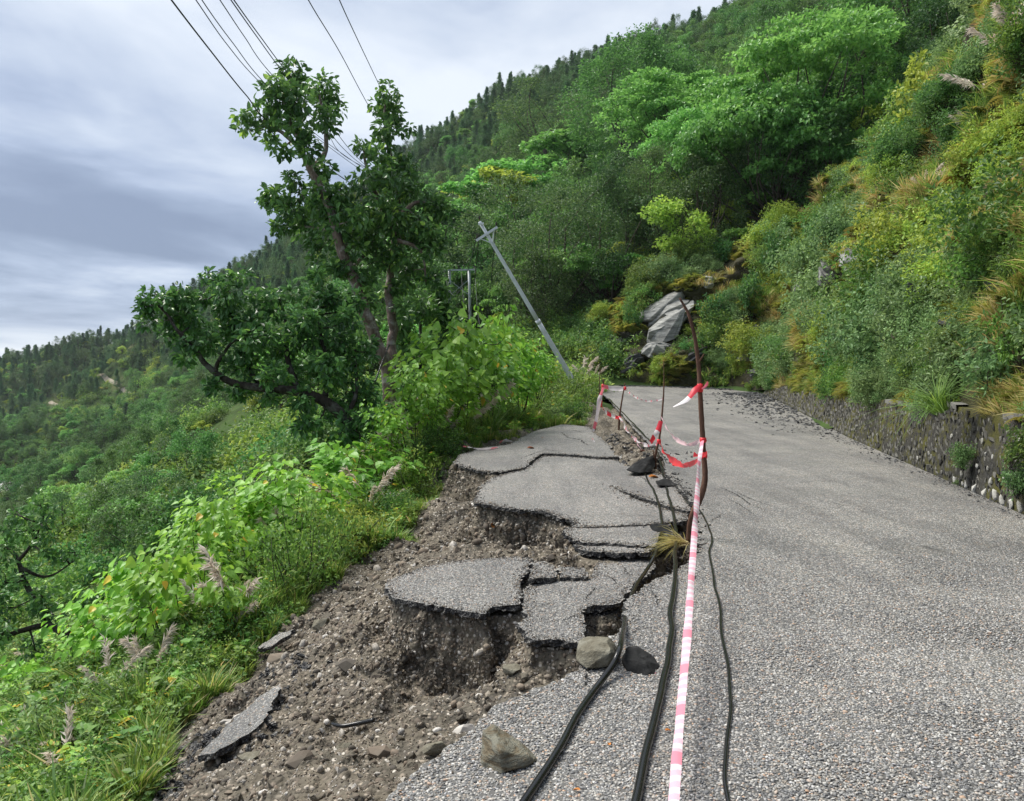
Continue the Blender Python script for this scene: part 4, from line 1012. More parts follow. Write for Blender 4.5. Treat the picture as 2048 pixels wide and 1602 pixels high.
far_pole(484, 798, 768, 172, 0, 'short far pole between the two taller far poles'); far_pole(451, 800, 765, 175, 0, 'far pole left of the tallest far pole')
far_pole(123, 816, 785, 455, 0, 'left one of a tiny pole pair on the far road bend'); far_pole(130, 816, 785, 455, 0, 'right one of a tiny pole pair on the far road bend')
far_pole(151, 812, 777, 445, 7, 'tiny leaning pole on the far road bend'); far_pole(240, 806, 770, 400, -1, 'tiny upright pole before the bare patch on the far hillside', True)
def wire(pts, r, label, n=80, group='overhead power wires'):
    path = catmull(np.array([np.asarray(p, float) if len(p) == 3 and not isinstance(p, tuple) else P(*p) for p in pts]), n)
    V, Q, T = tube(path - path[0], r, 5); o = link('overhead_wire', mesh_np('overhead_wire', V, [Q, T], [MA['wire']], True), None, Vector(path[0])); tag(o, label, 'wire', group)
_e1, _e2 = LP_C + LP_D * .55 + LP_F + (0, 0, .28), LP_C - LP_D * .58 + LP_F + (0, 0, .28)
wire([(240, -140, 11), (343, 0, 13), (420, 100, 16), (492, 190, 19.5), (560, 262, 22.5), (760, 400, 31), list(_e2)], .016, 'thickest overhead wire, leftmost where it enters the sky')
wire([(310, -120, 11), (392, 0, 13), (455, 90, 16.5), (520, 165, 20), (640, 280, 26), (800, 390, 33), list(_e2 + (.05, 0, .02))], .010, 'second overhead wire from the left')
wire([(330, -120, 11), (404, 0, 13), (465, 85, 16.5), (535, 172, 20.5), (660, 290, 27), (830, 395, 34), list(_e1)], .010, 'third overhead wire from the left')
wire([(360, -120, 11), (440, 0, 13.2), (490, 75, 16.5), (540, 145, 20), (650, 262, 26), (720, 330, 30), list(LP_TOP + (0, 0, .28))], .010, 'fourth overhead wire from the left')
wire([(380, -120, 11), (462, 0, 13.5), (515, 75, 17), (570, 150, 21), (655, 258, 27), (700, 310, 31), (800, 400, 45), list(HF_A + (0, -.2, .4))], .012, 'fifth overhead wire from the left, nearly touching its neighbour')
wire([(386, -120, 11), (468, 0, 13.5), (522, 75, 17), (580, 152, 21), (670, 262, 28), (725, 325, 33), (820, 410, 48), list(HF_A + (.9, -.2, .4))], .012, 'sixth overhead wire from the left')
wire([(560, -120, 12), (617, 0, 14.5), (680, 105, 19), (738, 213, 25), (800, 320, 35), (870, 440, 55), list(HF_A + (1.6, -.2, .4))], .011, 'overhead wire between the two crowns of the leaning tree')
wire([(630, -120, 12), (679, 0, 14.5), (718, 85, 19), (757, 167, 24.5), (815, 290, 35), (880, 420, 55), list(HF_B + (.2, -.2, .4))], .011, 'rightmost overhead wire, ending behind the right crown')
def drop(a, b, sag, r, label):
    t = np.linspace(0, 1, 30)[:, None]; p = np.asarray(a) * (1 - t) + np.asarray(b) * t; p[:, 2] -= (sag * 4 * t * (1 - t))[:, 0]
    V, Q, T = tube(p - p[0], r, 5); tag(link('slack_wire', mesh_np('slack_wire', V, [Q, T], [MA['wire']], True), None, Vector(p[0])), label, 'wire', 'slack wires between the leaning pole and the power frame')
drop(_e2, HF_A + (-.6, -.2, .4), 3.0, .022, 'slack wire running to the left end of the power frame')
drop(_e2 + (.1, 0, 0), HF_A + (1.2, -.2, .3), 4.5, .022, 'slack wire running to the middle of the power frame')
drop(_e1, HF_B + (.6, -.2, .3), 6.0, .022, 'deepest slack wire between the tilted pole and the power frame')
def stay():
    pts = [(778, 690, 21.5), (757, 745, 20.5), (735, 810, 19.2), (713, 868, 18)]
    V, Q, T = tube(px_path(pts, 12) - P(*pts[0]), .022, 6); tag(link('stay_cable', mesh_np('stay_cable', V, [Q, T], [MA['cable']], True), None, Vector(P(*pts[0]))), 'black cable hanging straight down beside the twin tree trunks', 'cable')
stay()
# ---------------------------------------------------------------- foliage building blocks
MA['leaf_bright'] = mat_leaf('bright_big_leaf', [(0.0, (0.085, 0.22, 0.024)), (0.4, (0.17, 0.38, 0.045)), (0.8, (0.27, 0.50, 0.07)), (0.985, (0.38, 0.58, 0.11)), (1.0, (0.62, 0.46, 0.06))], 0.38, 0.42, 0.10)
MA['leaf_dark'] = mat_leaf('dark_glossy_leaf', [(0.0, (0.038, 0.098, 0.031)), (0.5, (0.079, 0.194, 0.055)), (0.88, (0.150, 0.324, 0.077)), (1.0, (0.352, 0.595, 0.108))], 0.25, 0.30, 0.10)
MA['leaf_broad'] = mat_leaf('broad_tree_leaf', [(0.0, (0.038, 0.103, 0.026)), (0.5, (0.079, 0.196, 0.049)), (1.0, (0.159, 0.337, 0.079))], 0.32, 0.5, 0.22)
MA['leaf_pale'] = mat_leaf('pale_tree_leaf', [(0.0, (0.068, 0.186, 0.035)), (0.5, (0.138, 0.323, 0.068)), (1.0, (0.261, 0.495, 0.124))], 0.32, 0.45, 0.18)
MA['leaf_fine'] = mat_leaf('fine_tree_leaf', [(0.0, (0.029, 0.069, 0.023)), (0.5, (0.058, 0.126, 0.039)), (1.0, (0.130, 0.226, 0.062))], 0.3, 0.5, 0.2)
MA['leaf_yellow'] = mat_leaf('yellow_green_leaf', [(0.0, (0.125, 0.200, 0.027)), (0.5, (0.250, 0.375, 0.056)), (1.0, (0.450, 0.550, 0.106))], 0.35, 0.5, 0.2)
MA['leaf_pine'] = mat_leaf('pine_needles', [(0.0, (0.042, 0.096, 0.042)), (0.5, (0.070, 0.155, 0.062)), (1.0, (0.126, 0.242, 0.087))], 0.25, 0.6, 0.2)
MA['leaf_bush'] = mat_leaf('bush_leaf', [(0.0, (0.039, 0.091, 0.017)), (0.5, (0.099, 0.203, 0.037)), (0.9, (0.183, 0.323, 0.063)), (1.0, (0.336, 0.448, 0.099))], 0.35, 0.5, 0.25)
MA['leaf_sage'] = mat_leaf('greyish_bush_leaf', [(0.0, (0.064, 0.122, 0.043)), (0.5, (0.144, 0.252, 0.086)), (1.0, (0.287, 0.431, 0.166))], 0.3, 0.55, 0.2)
MA['grass'] = mat_leaf('grass_blade', [(0.0, (0.062, 0.131, 0.020)), (0.5, (0.144, 0.263, 0.043)), (0.85, (0.263, 0.375, 0.069)), (1.0, (0.425, 0.375, 0.150))], 0.4, 0.5, 0.22)
MA['fern'] = mat_leaf('fern_frond', [(0.0, (0.085, 0.115, 0.018)), (0.45, (0.19, 0.215, 0.035)), (0.8, (0.29, 0.28, 0.055)), (1.0, (0.30, 0.23, 0.065))], 0.4, 0.55, 0.25)
MA['plume'] = mat_leaf('pale_grass_plume', [(0.0, (0.70, 0.63, 0.54)), (0.5, (0.80, 0.73, 0.64)), (1.0, (0.88, 0.82, 0.74))], 0.45, 0.8, 0.05, 0.68)
MA['dry'] = mat_leaf('dry_grass', [(0.0, (0.275, 0.250, 0.062)), (0.5, (0.450, 0.425, 0.138)), (0.8, (0.575, 0.500, 0.250)), (1.0, (0.450, 0.200, 0.062))], 0.35, 0.6, 0.1)
MA['bark_pale'] = mat_bark('pale_bark', (0.10, 0.07, 0.055), (0.26, 0.20, 0.165), (0.40, 0.37, 0.34))
MA['bark_dark'] = mat_bark('dark_bark', (0.018, 0.015, 0.012), (0.06, 0.05, 0.04), (0.11, 0.11, 0.095))
MA['bark_mid'] = mat_bark('grey_brown_bark', (0.04, 0.032, 0.025), (0.12, 0.10, 0.08))

def unit(v): return v / (np.linalg.norm(v, axis=-1, keepdims=True) + 1e-9)
HEART = (np.array([(0, 0, 0), (-.40, .06, .03), (-.50, .34, .06), (-.30, .68, .02), (0, 1.0, -.10), (.30, .68, .02), (.50, .34, .06), (.40, .06, .03), (0, .45, -.03)]),
         np.array([(8, 0, 1), (8, 1, 2), (8, 2, 3), (8, 3, 4), (8, 4, 5), (8, 5, 6), (8, 6, 7), (8, 7, 0)]))
OVAL = (np.array([(0, 0, 0), (-.5, .45, .10), (0, 1.0, -.08), (.5, .45, .10)]), np.array([(0, 2, 1), (0, 3, 2)]))
LONG = (np.array([(0, 0, 0), (-.5, .35, .06), (-.42, .7, .02), (0, 1.0, -.15), (.42, .7, .02), (.5, .35, .06)]), np.array([(0, 2, 1), (0, 3, 2), (0, 4, 3), (0, 5, 4)]))
def leaves(acc, pos, axis, nrm, size, shape, tint, width=1.0):
    T, F = shape
    axis = unit(axis); nrm = nrm - axis * (nrm * axis).sum(-1, keepdims=True); nrm = unit(nrm); side = np.cross(axis, nrm)
    n = len(pos); size = np.broadcast_to(size, (n,)); k = len(T)
    V = pos[:, None, :] + size[:, None, None] * (T[None, :, 0:1] * width * side[:, None, :] + T[None, :, 1:2] * axis[:, None, :] + T[None, :, 2:3] * nrm[:, None, :])
    Fs = (F[None] + (np.arange(n) * k)[:, None, None]).reshape(-1, 3)
    acc.add(V.reshape(-1, 3), None, Fs, np.repeat(np.broadcast_to(tint, (n,)), k))
def ball(r, n, shell=0.0):
    d = unit(r.normal(size=(n, 3))); return d, (shell + (1 - shell) * r.uniform(0, 1, n) ** (1 / 3.0))[:, None]
def clump(acc, r, c, rad, n, size, shape, droop=.35, up=.9, width=.6, flat=1.0, tint0=0.0, shell=.3, out=.7):
    d, m = ball(r, n, shell)
    pos = np.asarray(c) + d * m * np.asarray(rad) * np.array((1, 1, flat))
    ax = d * out + r.normal(size=(n, 3)) * .55 + np.array((0, 0, -droop))
    nr = np.array((0, 0, up)) + r.normal(size=(n, 3)) * .45 + d * .25
    leaves(acc, pos, ax, nr, size * r.uniform(.65, 1.25, n), shape, np.clip(r.beta(2, 2, n) + tint0, 0, 1), width)
def limb(acc, a, b, ra, rb, r, bend=.12, n=8, sides=6):
    a = np.asarray(a, float); b = np.asarray(b, float); L = np.linalg.norm(b - a)
    t = np.linspace(0, 1, n)[:, None]
    off = r.normal(size=3) * L * bend
    p = a * (1 - t) + b * t + off * np.sin(np.pi * t) + np.array((0, 0, -L * .06)) * np.sin(np.pi * t)
    V, Q, T = tube(p, np.linspace(ra, rb, n), sides, True, .06); acc.add(V, Q, T); return p

# ---------------------------------------------------------------- tree kinds (each a trunk mesh and a crown mesh, metres)
def tree_broad(seed, H=10, W=3.6, nl=20, leaf=.34, mat='leaf_broad', cl=11, per=17, flat=.8, low_=.28, shape=OVAL, width=.62, bark='bark_mid', tint0=0):
    r = np.random.default_rng(seed); tr, cr = Acc(), Acc()
    hub = np.array((r.normal(0, .2), r.normal(0, .2), H * .42))
    limb(tr, (0, 0, -1.0), hub, H * .022, H * .014, r, .05, 8, 8)
    for k in range(nl):
        d = unit(r.normal(size=3)); m = r.uniform(.45, 1) ** .6
        c = np.array((d[0] * W * m, d[1] * W * m, H * (low_ + .62 * (1 - low_) + d[2] * m * (1 - low_) * .55)))
        L = W * r.uniform(.26, .46)
        if k % 2 == 0: limb(tr, hub * r.uniform(.8, 1.0), c, H * .009, H * .002, r, .1, 6, 5)
        for j in range(cl):
            e = unit(r.normal(size=3) + np.array((0, 0, .45)) + d * .5)
            clump(cr, r, c + e * L * np.array((1, 1, flat)) * r.uniform(.55, 1.05), L * .42, per, leaf, shape, .3, .9, width, .7, tint0 + r.uniform(-.12, .12))
    return tr.mesh('trunk', MA[bark], True), cr.mesh('crown', MA[mat])
def tree_umbrella(seed, H=8, W=3.4, nl=15, leaf=.34, mat='leaf_pale', per=20):
    r = np.random.default_rng(seed); tr, cr = Acc(), Acc()
    hub = np.array((r.normal(0, .3), r.normal(0, .3), H * .40))
    limb(tr, (0, 0, -1.0), hub, H * .02, H * .013, r, .06, 8, 7)
    for k in range(nl):
        a = r.uniform(0, 2 * math.pi); m = math.sqrt(r.uniform(0, 1))
        c = np.array((math.cos(a) * W * m, math.sin(a) * W * m, H * (1 - .30 * m ** 2 - (r.uniform(0, .34) if k > nl * .55 else r.uniform(0, .06)))))
        L = W * r.uniform(.25, .42)
        limb(tr, hub, c - (0, 0, L * .2), H * .007, H * .0015, r, .08, 6, 5)
        for j in range(13 if W < 5 else 22):
            b = r.uniform(0, 2 * math.pi); q = math.sqrt(r.uniform(0, 1)) * L
            clump(cr, r, c + (math.cos(b) * q, math.sin(b) * q, L * .42 * (1 - (q / L) ** 2)), L * (.34 if W < 5 else .24), per, leaf, OVAL, .35, 1.0, .72, .45, r.uniform(-.1, .15), .2)
    return tr.mesh('trunk', MA['bark_mid'], True), cr.mesh('crown', MA[mat])
def tree_pine(seed, H=12, W=2.5, narrow=1.0):
    r = np.random.default_rng(seed); tr, cr = Acc(), Acc()
    limb(tr, (0, 0, -1), (r.normal(0, .2), r.normal(0, .2), H), H * .015, .02, r, .01, 8, 6)
    z = H * r.uniform(.18, .32)
    while z < H * .99:
        f = (z - H * .2) / (H * .8); R = W * narrow * (1.05 - f ** 1.4) * r.uniform(.6, 1.1) + .22
        for k in range(5):
            a = r.uniform(0, 2 * math.pi); L = R * r.uniform(.6, 1.1)
            e = np.array((math.cos(a) * L, math.sin(a) * L, z + L * r.uniform(.0, .35)))
            for q in (.5, .95):
                p = np.array((0, 0, z)) * (1 - q) + e * q
                clump(cr, r, p, L * .34 + .15, 11, .62, OVAL, .0, .8, .30, .7, r.uniform(-.1, .1), .2, .6)
        z += H * .038 * r.uniform(.7, 1.3)
    return tr.mesh('trunk', MA['bark_mid'], True), cr.mesh('crown', MA['leaf_pine'])
TREES = {
 'broad': [tree_broad(101), tree_broad(102, W=4.2, nl=24), tree_broad(103, H=12, W=3.4), tree_broad(104, H=9, W=3.8, nl=17, leaf=.38)],
 'umbrella': [tree_umbrella(201), tree_umbrella(202, W=4.2, nl=19), tree_umbrella(203, H=7, W=2.8, nl=12)],
 'fine': [tree_broad(301, 10, 3.6, 24, .22, 'leaf_fine', 14, 24, .9, .12, OVAL, .55), tree_broad(302, 11, 3.2, 24, .22, 'leaf_fine', 14, 24, 1.0, .1, OVAL, .55)],
 'hanging': [tree_broad(401, 13, 4.2, 30, .40, 'leaf_broad', 13, 22, 1.2, .2, LONG, .42, 'bark_dark', .12)],
 'yellow': [tree_broad(501, 6, 2.8, 15, .30, 'leaf_yellow', 11, 18, .7, .25), tree_umbrella(502, 5, 2.6, 12, .30, 'leaf_yellow', 20)],
 'pine': [tree_pine(601), tree_pine(602, 14, 2.2), tree_pine(603, 11, 3.6), tree_pine(604, 10, 3.2)],
 'big_umbrella': [tree_umbrella(211, 17, 6.8, 34, .30, 'leaf_pale', 34), tree_umbrella(212, 15, 6.4, 30, .30, 'leaf_pale', 34)],
 'big_broad': [tree_broad(111, 18, 6.0, 36, .32, 'leaf_broad', 16, 30, .8, .2), tree_broad(112, 18, 5.6, 34, .32, 'leaf_broad', 16, 30, .9, .15)],
 'big_hanging': [tree_broad(411, 24, 8.0, 46, .46, 'leaf_broad', 15, 30, 1.25, .15, LONG, .42, 'bark_dark', .12)],
 'big_fine': [tree_broad(311, 14, 5.0, 34, .21, 'leaf_fine', 16, 34, .9, .05, OVAL, .55), tree_broad(312, 15, 4.6, 34, .21, 'leaf_fine', 16, 34, 1.0, .05, OVAL, .55)],
}
def put_tree(kind, var, loc, scale, rz, label, group, name='tree', zs=1.0):
    tr, cr = TREES[kind][var % len(TREES[kind])]
    t = thing(name, label, 'tree', Vector(loc), group); t.rotation_euler = (0, 0, rz); t.scale = (scale, scale, scale * zs)
    link('trunk', tr, t); link('crown', cr, t); return t

# ---------------------------------------------------------------- small plants for the scattered cover
def grass_tuft(seed, n=46, h=.5, spread=.14, w=.012, mat='grass', lean=.55, tint=(0, 1), acc=None):
    r = np.random.default_rng(seed); a = acc or Acc()
    b = r.uniform(0, 2 * math.pi, n); L = h * r.uniform(.5, 1.15, n); q = lean * r.uniform(.2, 1.2, n)
    root = np.column_stack([np.cos(b), np.sin(b), np.zeros(n)]) * (spread * r.uniform(0, 1, n) ** .5)[:, None]
    dirh = np.column_stack([np.cos(b + r.normal(0, .5, n)), np.sin(b + r.normal(0, .5, n)), np.zeros(n)])
    t = np.array((0, .35, .7, 1.0)); side = np.cross(dirh, (0, 0, 1.0))
    P_ = root[:, None, :] + L[:, None, None] * (dirh[:, None, :] * (q[:, None] * t ** 2)[..., None] + np.array((0, 0, 1.0)) * ((t - .45 * q[:, None] * t ** 2.2)[..., None]))
    ww = w * np.array((.8, 1.0, .7, .05)); V = np.stack([P_ - side[:, None, :] * ww[None, :, None], P_ + side[:, None, :] * ww[None, :, None]], 2).reshape(-1, 3)
    base = np.arange(n)[:, None] * 8; Q = np.stack([base + np.array((0, 2, 4)) + k for k in (0, 1, 3, 2)], -1).reshape(-1, 4)
    a.add(V, Q, None, np.repeat(r.uniform(*tint, n), 8))
    return a if acc is not None else a.mesh('grass_tuft', MA[mat])
def fern_tuft(seed, n=9, h=.7, mat='fern', leaf=.10):
    r = np.random.default_rng(seed); a = Acc()
    for k in range(n):
        b = r.uniform(0, 2 * math.pi); L = h * r.uniform(.6, 1.15); d = np.array((math.cos(b), math.sin(b), 0))
        t = np.linspace(.12, 1, 12); p = d * (L * .75 * t)[:, None] + np.array((0, 0, 1)) * (L * (.95 * t - .75 * t ** 2))[:, None]
        tan = unit(np.gradient(p, axis=0)); s = np.cross(tan, (0, 0, 1.0)); s = unit(s)
        for sg in (-1, 1):
            leaves(a, p, s * sg + tan * .45 - np.array((0, 0, .15)), np.array((0, 0, 1.0)) + 0 * p, leaf * (1.25 - t) * 2.0 * L / h, OVAL, np.clip(r.beta(2, 2) + r.uniform(-.08, .08, 12), 0, 1), .34)
    return a.mesh('fern', MA[mat])
def bush(seed, R=.45, nl=9, per=26, leaf=.075, mat='leaf_bush', shape=OVAL, width=.55, flat=.8, h=.5, tint0=0):
    r = np.random.default_rng(seed); a = Acc()
    for k in range(nl):
        d = unit(r.normal(size=3)); d[2] = abs(d[2]); c = np.array((d[0] * R * .8, d[1] * R * .8, h * (.25 + .75 * d[2] * r.uniform(.5, 1.1))))
        for j in range(5):
            clump(a, r, c + r.normal(size=3) * R * .22, R * .24, per // 2, leaf, shape, .2, .8, width, flat, tint0 + r.uniform(-.1, .1), .2)
    return a.mesh('bush', MA[mat])
def weed(seed, n=6, h=.4, leaf=.10, mat='leaf_bush', shape=HEART, tint0=.1):
    r = np.random.default_rng(seed); a = Acc()
    for k in range(n):
        b = r.uniform(0, 2 * math.pi); top = np.array((math.cos(b) * h * r.uniform(.1, .6), math.sin(b) * h * r.uniform(.1, .6), h * r.uniform(.5, 1.1)))
        p = limb(a, (0, 0, 0), top, .004, .002, r, .1, 5, 3)
        q = p[r.integers(1, 5, 10)] + r.normal(size=(10, 3)) * .02; ang = r.uniform(0, 2 * math.pi, 10)
        ax = np.column_stack([np.cos(ang), np.sin(ang), np.full(10, .05)]); nr = np.array((0, 0, 1.0)) + r.normal(size=(10, 3)) * .3
        leaves(a, q, ax, nr, leaf * r.uniform(.5, 1.2, 10), shape, np.clip(r.beta(2, 2, 10) + tint0, 0, 1), .8)
    return a.mesh('weed', MA[mat])
def plume_parts(seed, n=7, h=1.1, lean=.4, dirv=None):
    """one clump of plume grass: blades and pale feathery heads"""
    r = np.random.default_rng(seed); bl, pl = Acc(), Acc()
    grass_tuft(seed + 1, 70, h * .75, .12, .008, 'grass', .8, (0, .9), bl)
    for k in range(n):
        b = r.uniform(0, 2 * math.pi); d = np.array((math.cos(b), math.sin(b), 0)) if dirv is None else unit(np.array(dirv, float) + r.normal(size=3) * .35)
        L = h * r.uniform(.75, 1.15); t = np.linspace(0, 1, 9)[:, None]
        p = d * (lean * L * t ** 2) + np.array((0, 0, L)) * (t - .12 * t ** 3)
        V, Q, T = tube(p, np.linspace(.004, .002, 9), 3); bl.add(V, Q, T, .8)
        m = 110; s = r.uniform(.62, 1.0, m); i = s * 8; i0 = np.minimum(i.astype(int), 7); f = (i - i0)[:, None]
        pos = p[i0] * (1 - f) + p[i0 + 1] * f; tan = unit(p[-1] - p[-3])
        ax = tan * .8 + d * .35 + r.normal(size=(m, 3)) * .38 + np.array((0, 0, -.25))
        leaves(pl, pos, ax, np.array((0, 0, 1.6)) + r.normal(size=(m, 3)), L * .13 * r.uniform(.5, 1.3, m), OVAL, r.uniform(0, 1, m), .030)
    return bl.mesh('blades', MA['grass']), pl.mesh('plumes', MA['plume'])
def plume_one(seed, n=5, h=1.0):
    r = np.random.default_rng(seed); pl = Acc()
    for k in range(n):
        b = r.uniform(0, 2 * math.pi); d = np.array((math.cos(b), math.sin(b), 0)); L = h * r.uniform(.7, 1.15); t = np.linspace(0, 1, 7)[:, None]
        p = d * (.45 * L * t ** 2) + np.array((0, 0, L)) * (t - .12 * t ** 3)
        V, Q, T = tube(p, np.linspace(.005, .002, 7), 3); pl.add(V, Q, T, .1)
        m = 60; s = r.uniform(.6, 1.0, m); i = s * 6; i0 = np.minimum(i.astype(int), 5); f = (i - i0)[:, None]
        pos = p[i0] * (1 - f) + p[i0 + 1] * f
        leaves(pl, pos, unit(p[-1] - p[-3]) * .8 + d * .3 + r.normal(size=(m, 3)) * .35, np.array((0, 0, 1.6)) + r.normal(size=(m, 3)), L * .14 * r.uniform(.6, 1.2, m), OVAL, r.uniform(0, 1, m), .05)
    return pl.mesh('plume', MA['plume'])
def pebble_mesh(seed, mat, flat=.65):
    r = np.random.default_rng(seed); V, F = ICO1; V = V * np.array((1, r.uniform(.6, .95), flat * r.uniform(.8, 1.1)))
    V = V * (1 + .18 * vnoise(V[:, 0] * 1.3 + seed * 7, V[:, 1] * 1.3, V[:, 2] * 1.3, seed))[:, None]
    return mesh_np('pebble', V, F, [mat], True)
def chip_mesh(seed, mat, scale=(1, .8, .45)):
    V, F = hull_rock(rand_rock(seed, scale, 11), 0, 0, seed); return mesh_np('chip', V, F, [mat], False)

# ---------------------------------------------------------------- scattering uncountable cover with geometry nodes
def make_lib(name, meshes):
    c = bpy.data.collections.new(name)
    for i, me in enumerate(meshes):
        o = bpy.data.objects.new('%s_%02d' % (name, i), me); c.objects.link(o)
    return c
def scatter(name, lib, pos, rot, scl, idx, label):
    pos = np.asarray(pos, np.float32); n = len(pos)
    me = bpy.data.meshes.new(name); me.vertices.add(n); me.vertices.foreach_set('co', pos.ravel())
    for nm, typ, arr, key in (('rot', 'FLOAT_VECTOR', rot, 'vector'), ('scl', 'FLOAT_VECTOR', scl, 'vector'), ('idx', 'INT', idx, 'value')):
        a = me.attributes.new(nm, typ, 'POINT'); a.data.foreach_set(key, np.asarray(arr, np.int32 if typ == 'INT' else np.float32).ravel())
    o = link(name, me); o['kind'] = 'stuff'; o['label'] = label
    ng = bpy.data.node_groups.new(name, 'GeometryNodeTree')
    ng.interface.new_socket('Geometry', in_out='INPUT', socket_type='NodeSocketGeometry'); ng.interface.new_socket('Geometry', in_out='OUTPUT', socket_type='NodeSocketGeometry')
    N, L = ng.nodes.new, ng.links.new
    gi, go = N('NodeGroupInput'), N('NodeGroupOutput')
    ci = N('GeometryNodeCollectionInfo'); ci.inputs['Collection'].default_value = lib; ci.inputs['Separate Children'].default_value = True; ci.inputs['Reset Children'].default_value = True
    ip = N('GeometryNodeInstanceOnPoints'); ip.inputs['Pick Instance'].default_value = True
    L(gi.outputs[0], ip.inputs['Points']); L(ci.outputs[0], ip.inputs['Instance'])
    for nm, typ, sock in (('rot', 'FLOAT_VECTOR', 'Rotation'), ('scl', 'FLOAT_VECTOR', 'Scale'), ('idx', 'INT', 'Instance Index')):
        na = N('GeometryNodeInputNamedAttribute'); na.data_type = typ; na.inputs['Name'].default_value = nm
        L(na.outputs['Attribute'], ip.inputs[sock])
    L(ip.outputs[0], go.inputs[0])
    md = o.modifiers.new('scatter', 'NODES'); md.node_group = ng
    return o
def rrot(r, n, tilt=.15): return np.column_stack([r.normal(0, tilt, n), r.normal(0, tilt, n), r.uniform(0, 2 * math.pi, n)])
def rscl(r, n, lo, hi): s = r.uniform(lo, hi, n); return np.column_stack([s, s, s])
def topx(p): return np.column_stack([CX + FPX * p[:, 0] / p[:, 1], HOR - FPX * (p[:, 2] - EYE) / p[:, 1]])
# ---------------------------------------------------------------- forest on the mountain
def crest_mask(x, y):
    """True where the near cut slope, the road or the near bank covers the ground"""
    poly = np.vstack([_sb[:, :2], _sc[::-1, :2]])
    return (sdist(poly, x, y) < 1.0) | (sdist(ROAD_POLY, x, y) < 2.0)
def build_forest():
    r = np.random.default_rng(99)
    n = 120000
    d = np.sqrt(r.uniform(55.0 ** 2, 570.0 ** 2, n)); u = r.uniform(-.74, .74, n); x = u * d
    # thin so that neighbours stand a few metres apart
    cell = {}; sel = []
    for i in r.permutation(len(x)):
        s = 3.7 + d[i] * .002
        k = (int(x[i] // s), int(d[i] // s))
        if k in cell: continue
        cell[k] = 1; sel.append(i)
    x, d = x[sel], d[sel]
    z = hill_z(x, d)
    p = np.column_stack([x, d, z]); px = topx(p)
    ok = ~crest_mask(x, d) & (z > -36) & (px[:, 1] < 1200)
    # clear corridors: bare grassy patches and the scree
    bare = ((px[:, 0] > 60) & (px[:, 0] < 330) & (px[:, 1] > 812) & (px[:, 1] < 1000) & (vnoise(x / 18, d / 18, None, 5) > .05)) | ((px[:, 0] > 205) & (px[:, 0] < 330) & (px[:, 1] > 745) & (px[:, 1] < 815)) | ((px[:, 0] < 235) & (px[:, 1] > 1005))
    ok &= ~bare | (r.uniform(0, 1, len(x)) < .12)
    ok &= ~((px[:, 0] < 520) & (d < 110))
    # no crowns across the power frame or far poles
    ok &= ~((np.abs(px[:, 0] - 918) < 60) & (d < 82)) & ~((np.abs(px[:, 0] - 478) < 40) & (d < 175) & (d > 120)) & ~((np.abs(px[:, 0] - 180) < 90) & (px[:, 1] > 805) & (px[:, 1] < 850))
    x, d, z, px = x[ok], d[ok], z[ok], px[ok]
    n = len(x)
    pat = vnoise(x / 45, d / 45, None, 61); q = r.uniform(0, 1, n)
    high = (HOR - px[:, 1]) > 90
    kind = np.where(q < .40, 0, np.where(q < .62 + pat * .3, 1, np.where(q < .9, 2, 3)))      # 0 broad 1 umbrella 2 fine 3 yellow
    skyline = (px[:, 1] < np.interp(px[:, 0], (0, 330, 500, 700, 830, 1000, 1200, 1500, 2048), (860, 760, 700, 560, 430, 300, 210, 150, 60)))
    pine = (d > 250) & (q < np.where(skyline, .6, .12))
    kind = np.where(pine, 4, kind)
    names = ('broad', 'umbrella', 'fine', 'yellow', 'pine')
    order = np.argsort(d)
    near = order[d[order] < 118][:150]
    lab = {'broad': 'dark green rounded tree in the forest on the near mountainside', 'umbrella': 'pale green spreading tree in the forest on the near mountainside', 'fine': 'dull green fine-leaved tree in the forest on the near mountainside', 'yellow': 'yellow-green small tree in the forest on the near mountainside', 'pine': 'slender pine in the forest on the near mountainside'}
    def where(q):
        a, b = q[0], q[1]
        if a < 560: return 'on the valley side far left of the twin trunks'
        if a < 720: return 'behind the low limb of the spreading tree'
        if a < 860: return 'behind the twin-trunk tree' if b > 640 else 'above the top of the twin trunks'
        if a < 960: return 'around the power frame' if b > 560 else 'uphill of the power frame'
        if a < 1080: return 'at the foot of the tilted pole' if b > 640 else 'above the tip of the tilted pole'
        if a < 1220: return 'in the hollow right of the tilted pole' if b > 600 else 'uphill of the hollow by the tilted pole'
        if a < 1400: return 'just behind the crest over the pale outcrop' if b > 480 else 'high above the pale outcrop'
        if a < 1600: return 'behind the crest above the start of the wall' if b > 380 else 'under the tallest pale trees'
        if a < 1800: return 'in the dark grove behind the high rock streak'
        return 'in the dark grove at the top right'
    for i in near:
        k = names[kind[i]]; put_tree(k, int(r.integers(0, 9)), (x[i], d[i], z[i]), r.uniform(.6, 1.0), r.uniform(0, 6.28), lab[k].replace('in the forest on the near mountainside', where(px[i])), k + ' trees of the near mountainside', 'forest_tree', r.uniform(.85, 1.15))
    rest = np.setdiff1d(np.arange(n), near)
    meshes = []; first = {}
    for nm in names:
        first[nm] = len(meshes)
        for tr, cr in TREES[nm]: meshes.append((tr, cr))
    lib = bpy.data.collections.new('far_tree_kinds')
    # one joined mesh for each far tree kind
    for i, (tr, cr) in enumerate(meshes):
        me = bpy.data.meshes.new('far_tree'); bm = bmesh.new(); bm.from_mesh(tr); nt_ = len(bm.faces); bm.from_mesh(cr); bm.faces.ensure_lookup_table()
        for f in bm.faces[nt_:]: f.material_index = 1
        bm.to_mesh(me); bm.free(); me.materials.append(tr.materials[0]); me.materials.append(cr.materials[0])
        o = bpy.data.objects.new('far_tree_kinds_%02d' % i, me); lib.objects.link(o)
    cnt = np.array([len(TREES[nm]) for nm in names]); fst = np.array([first[nm] for nm in names])
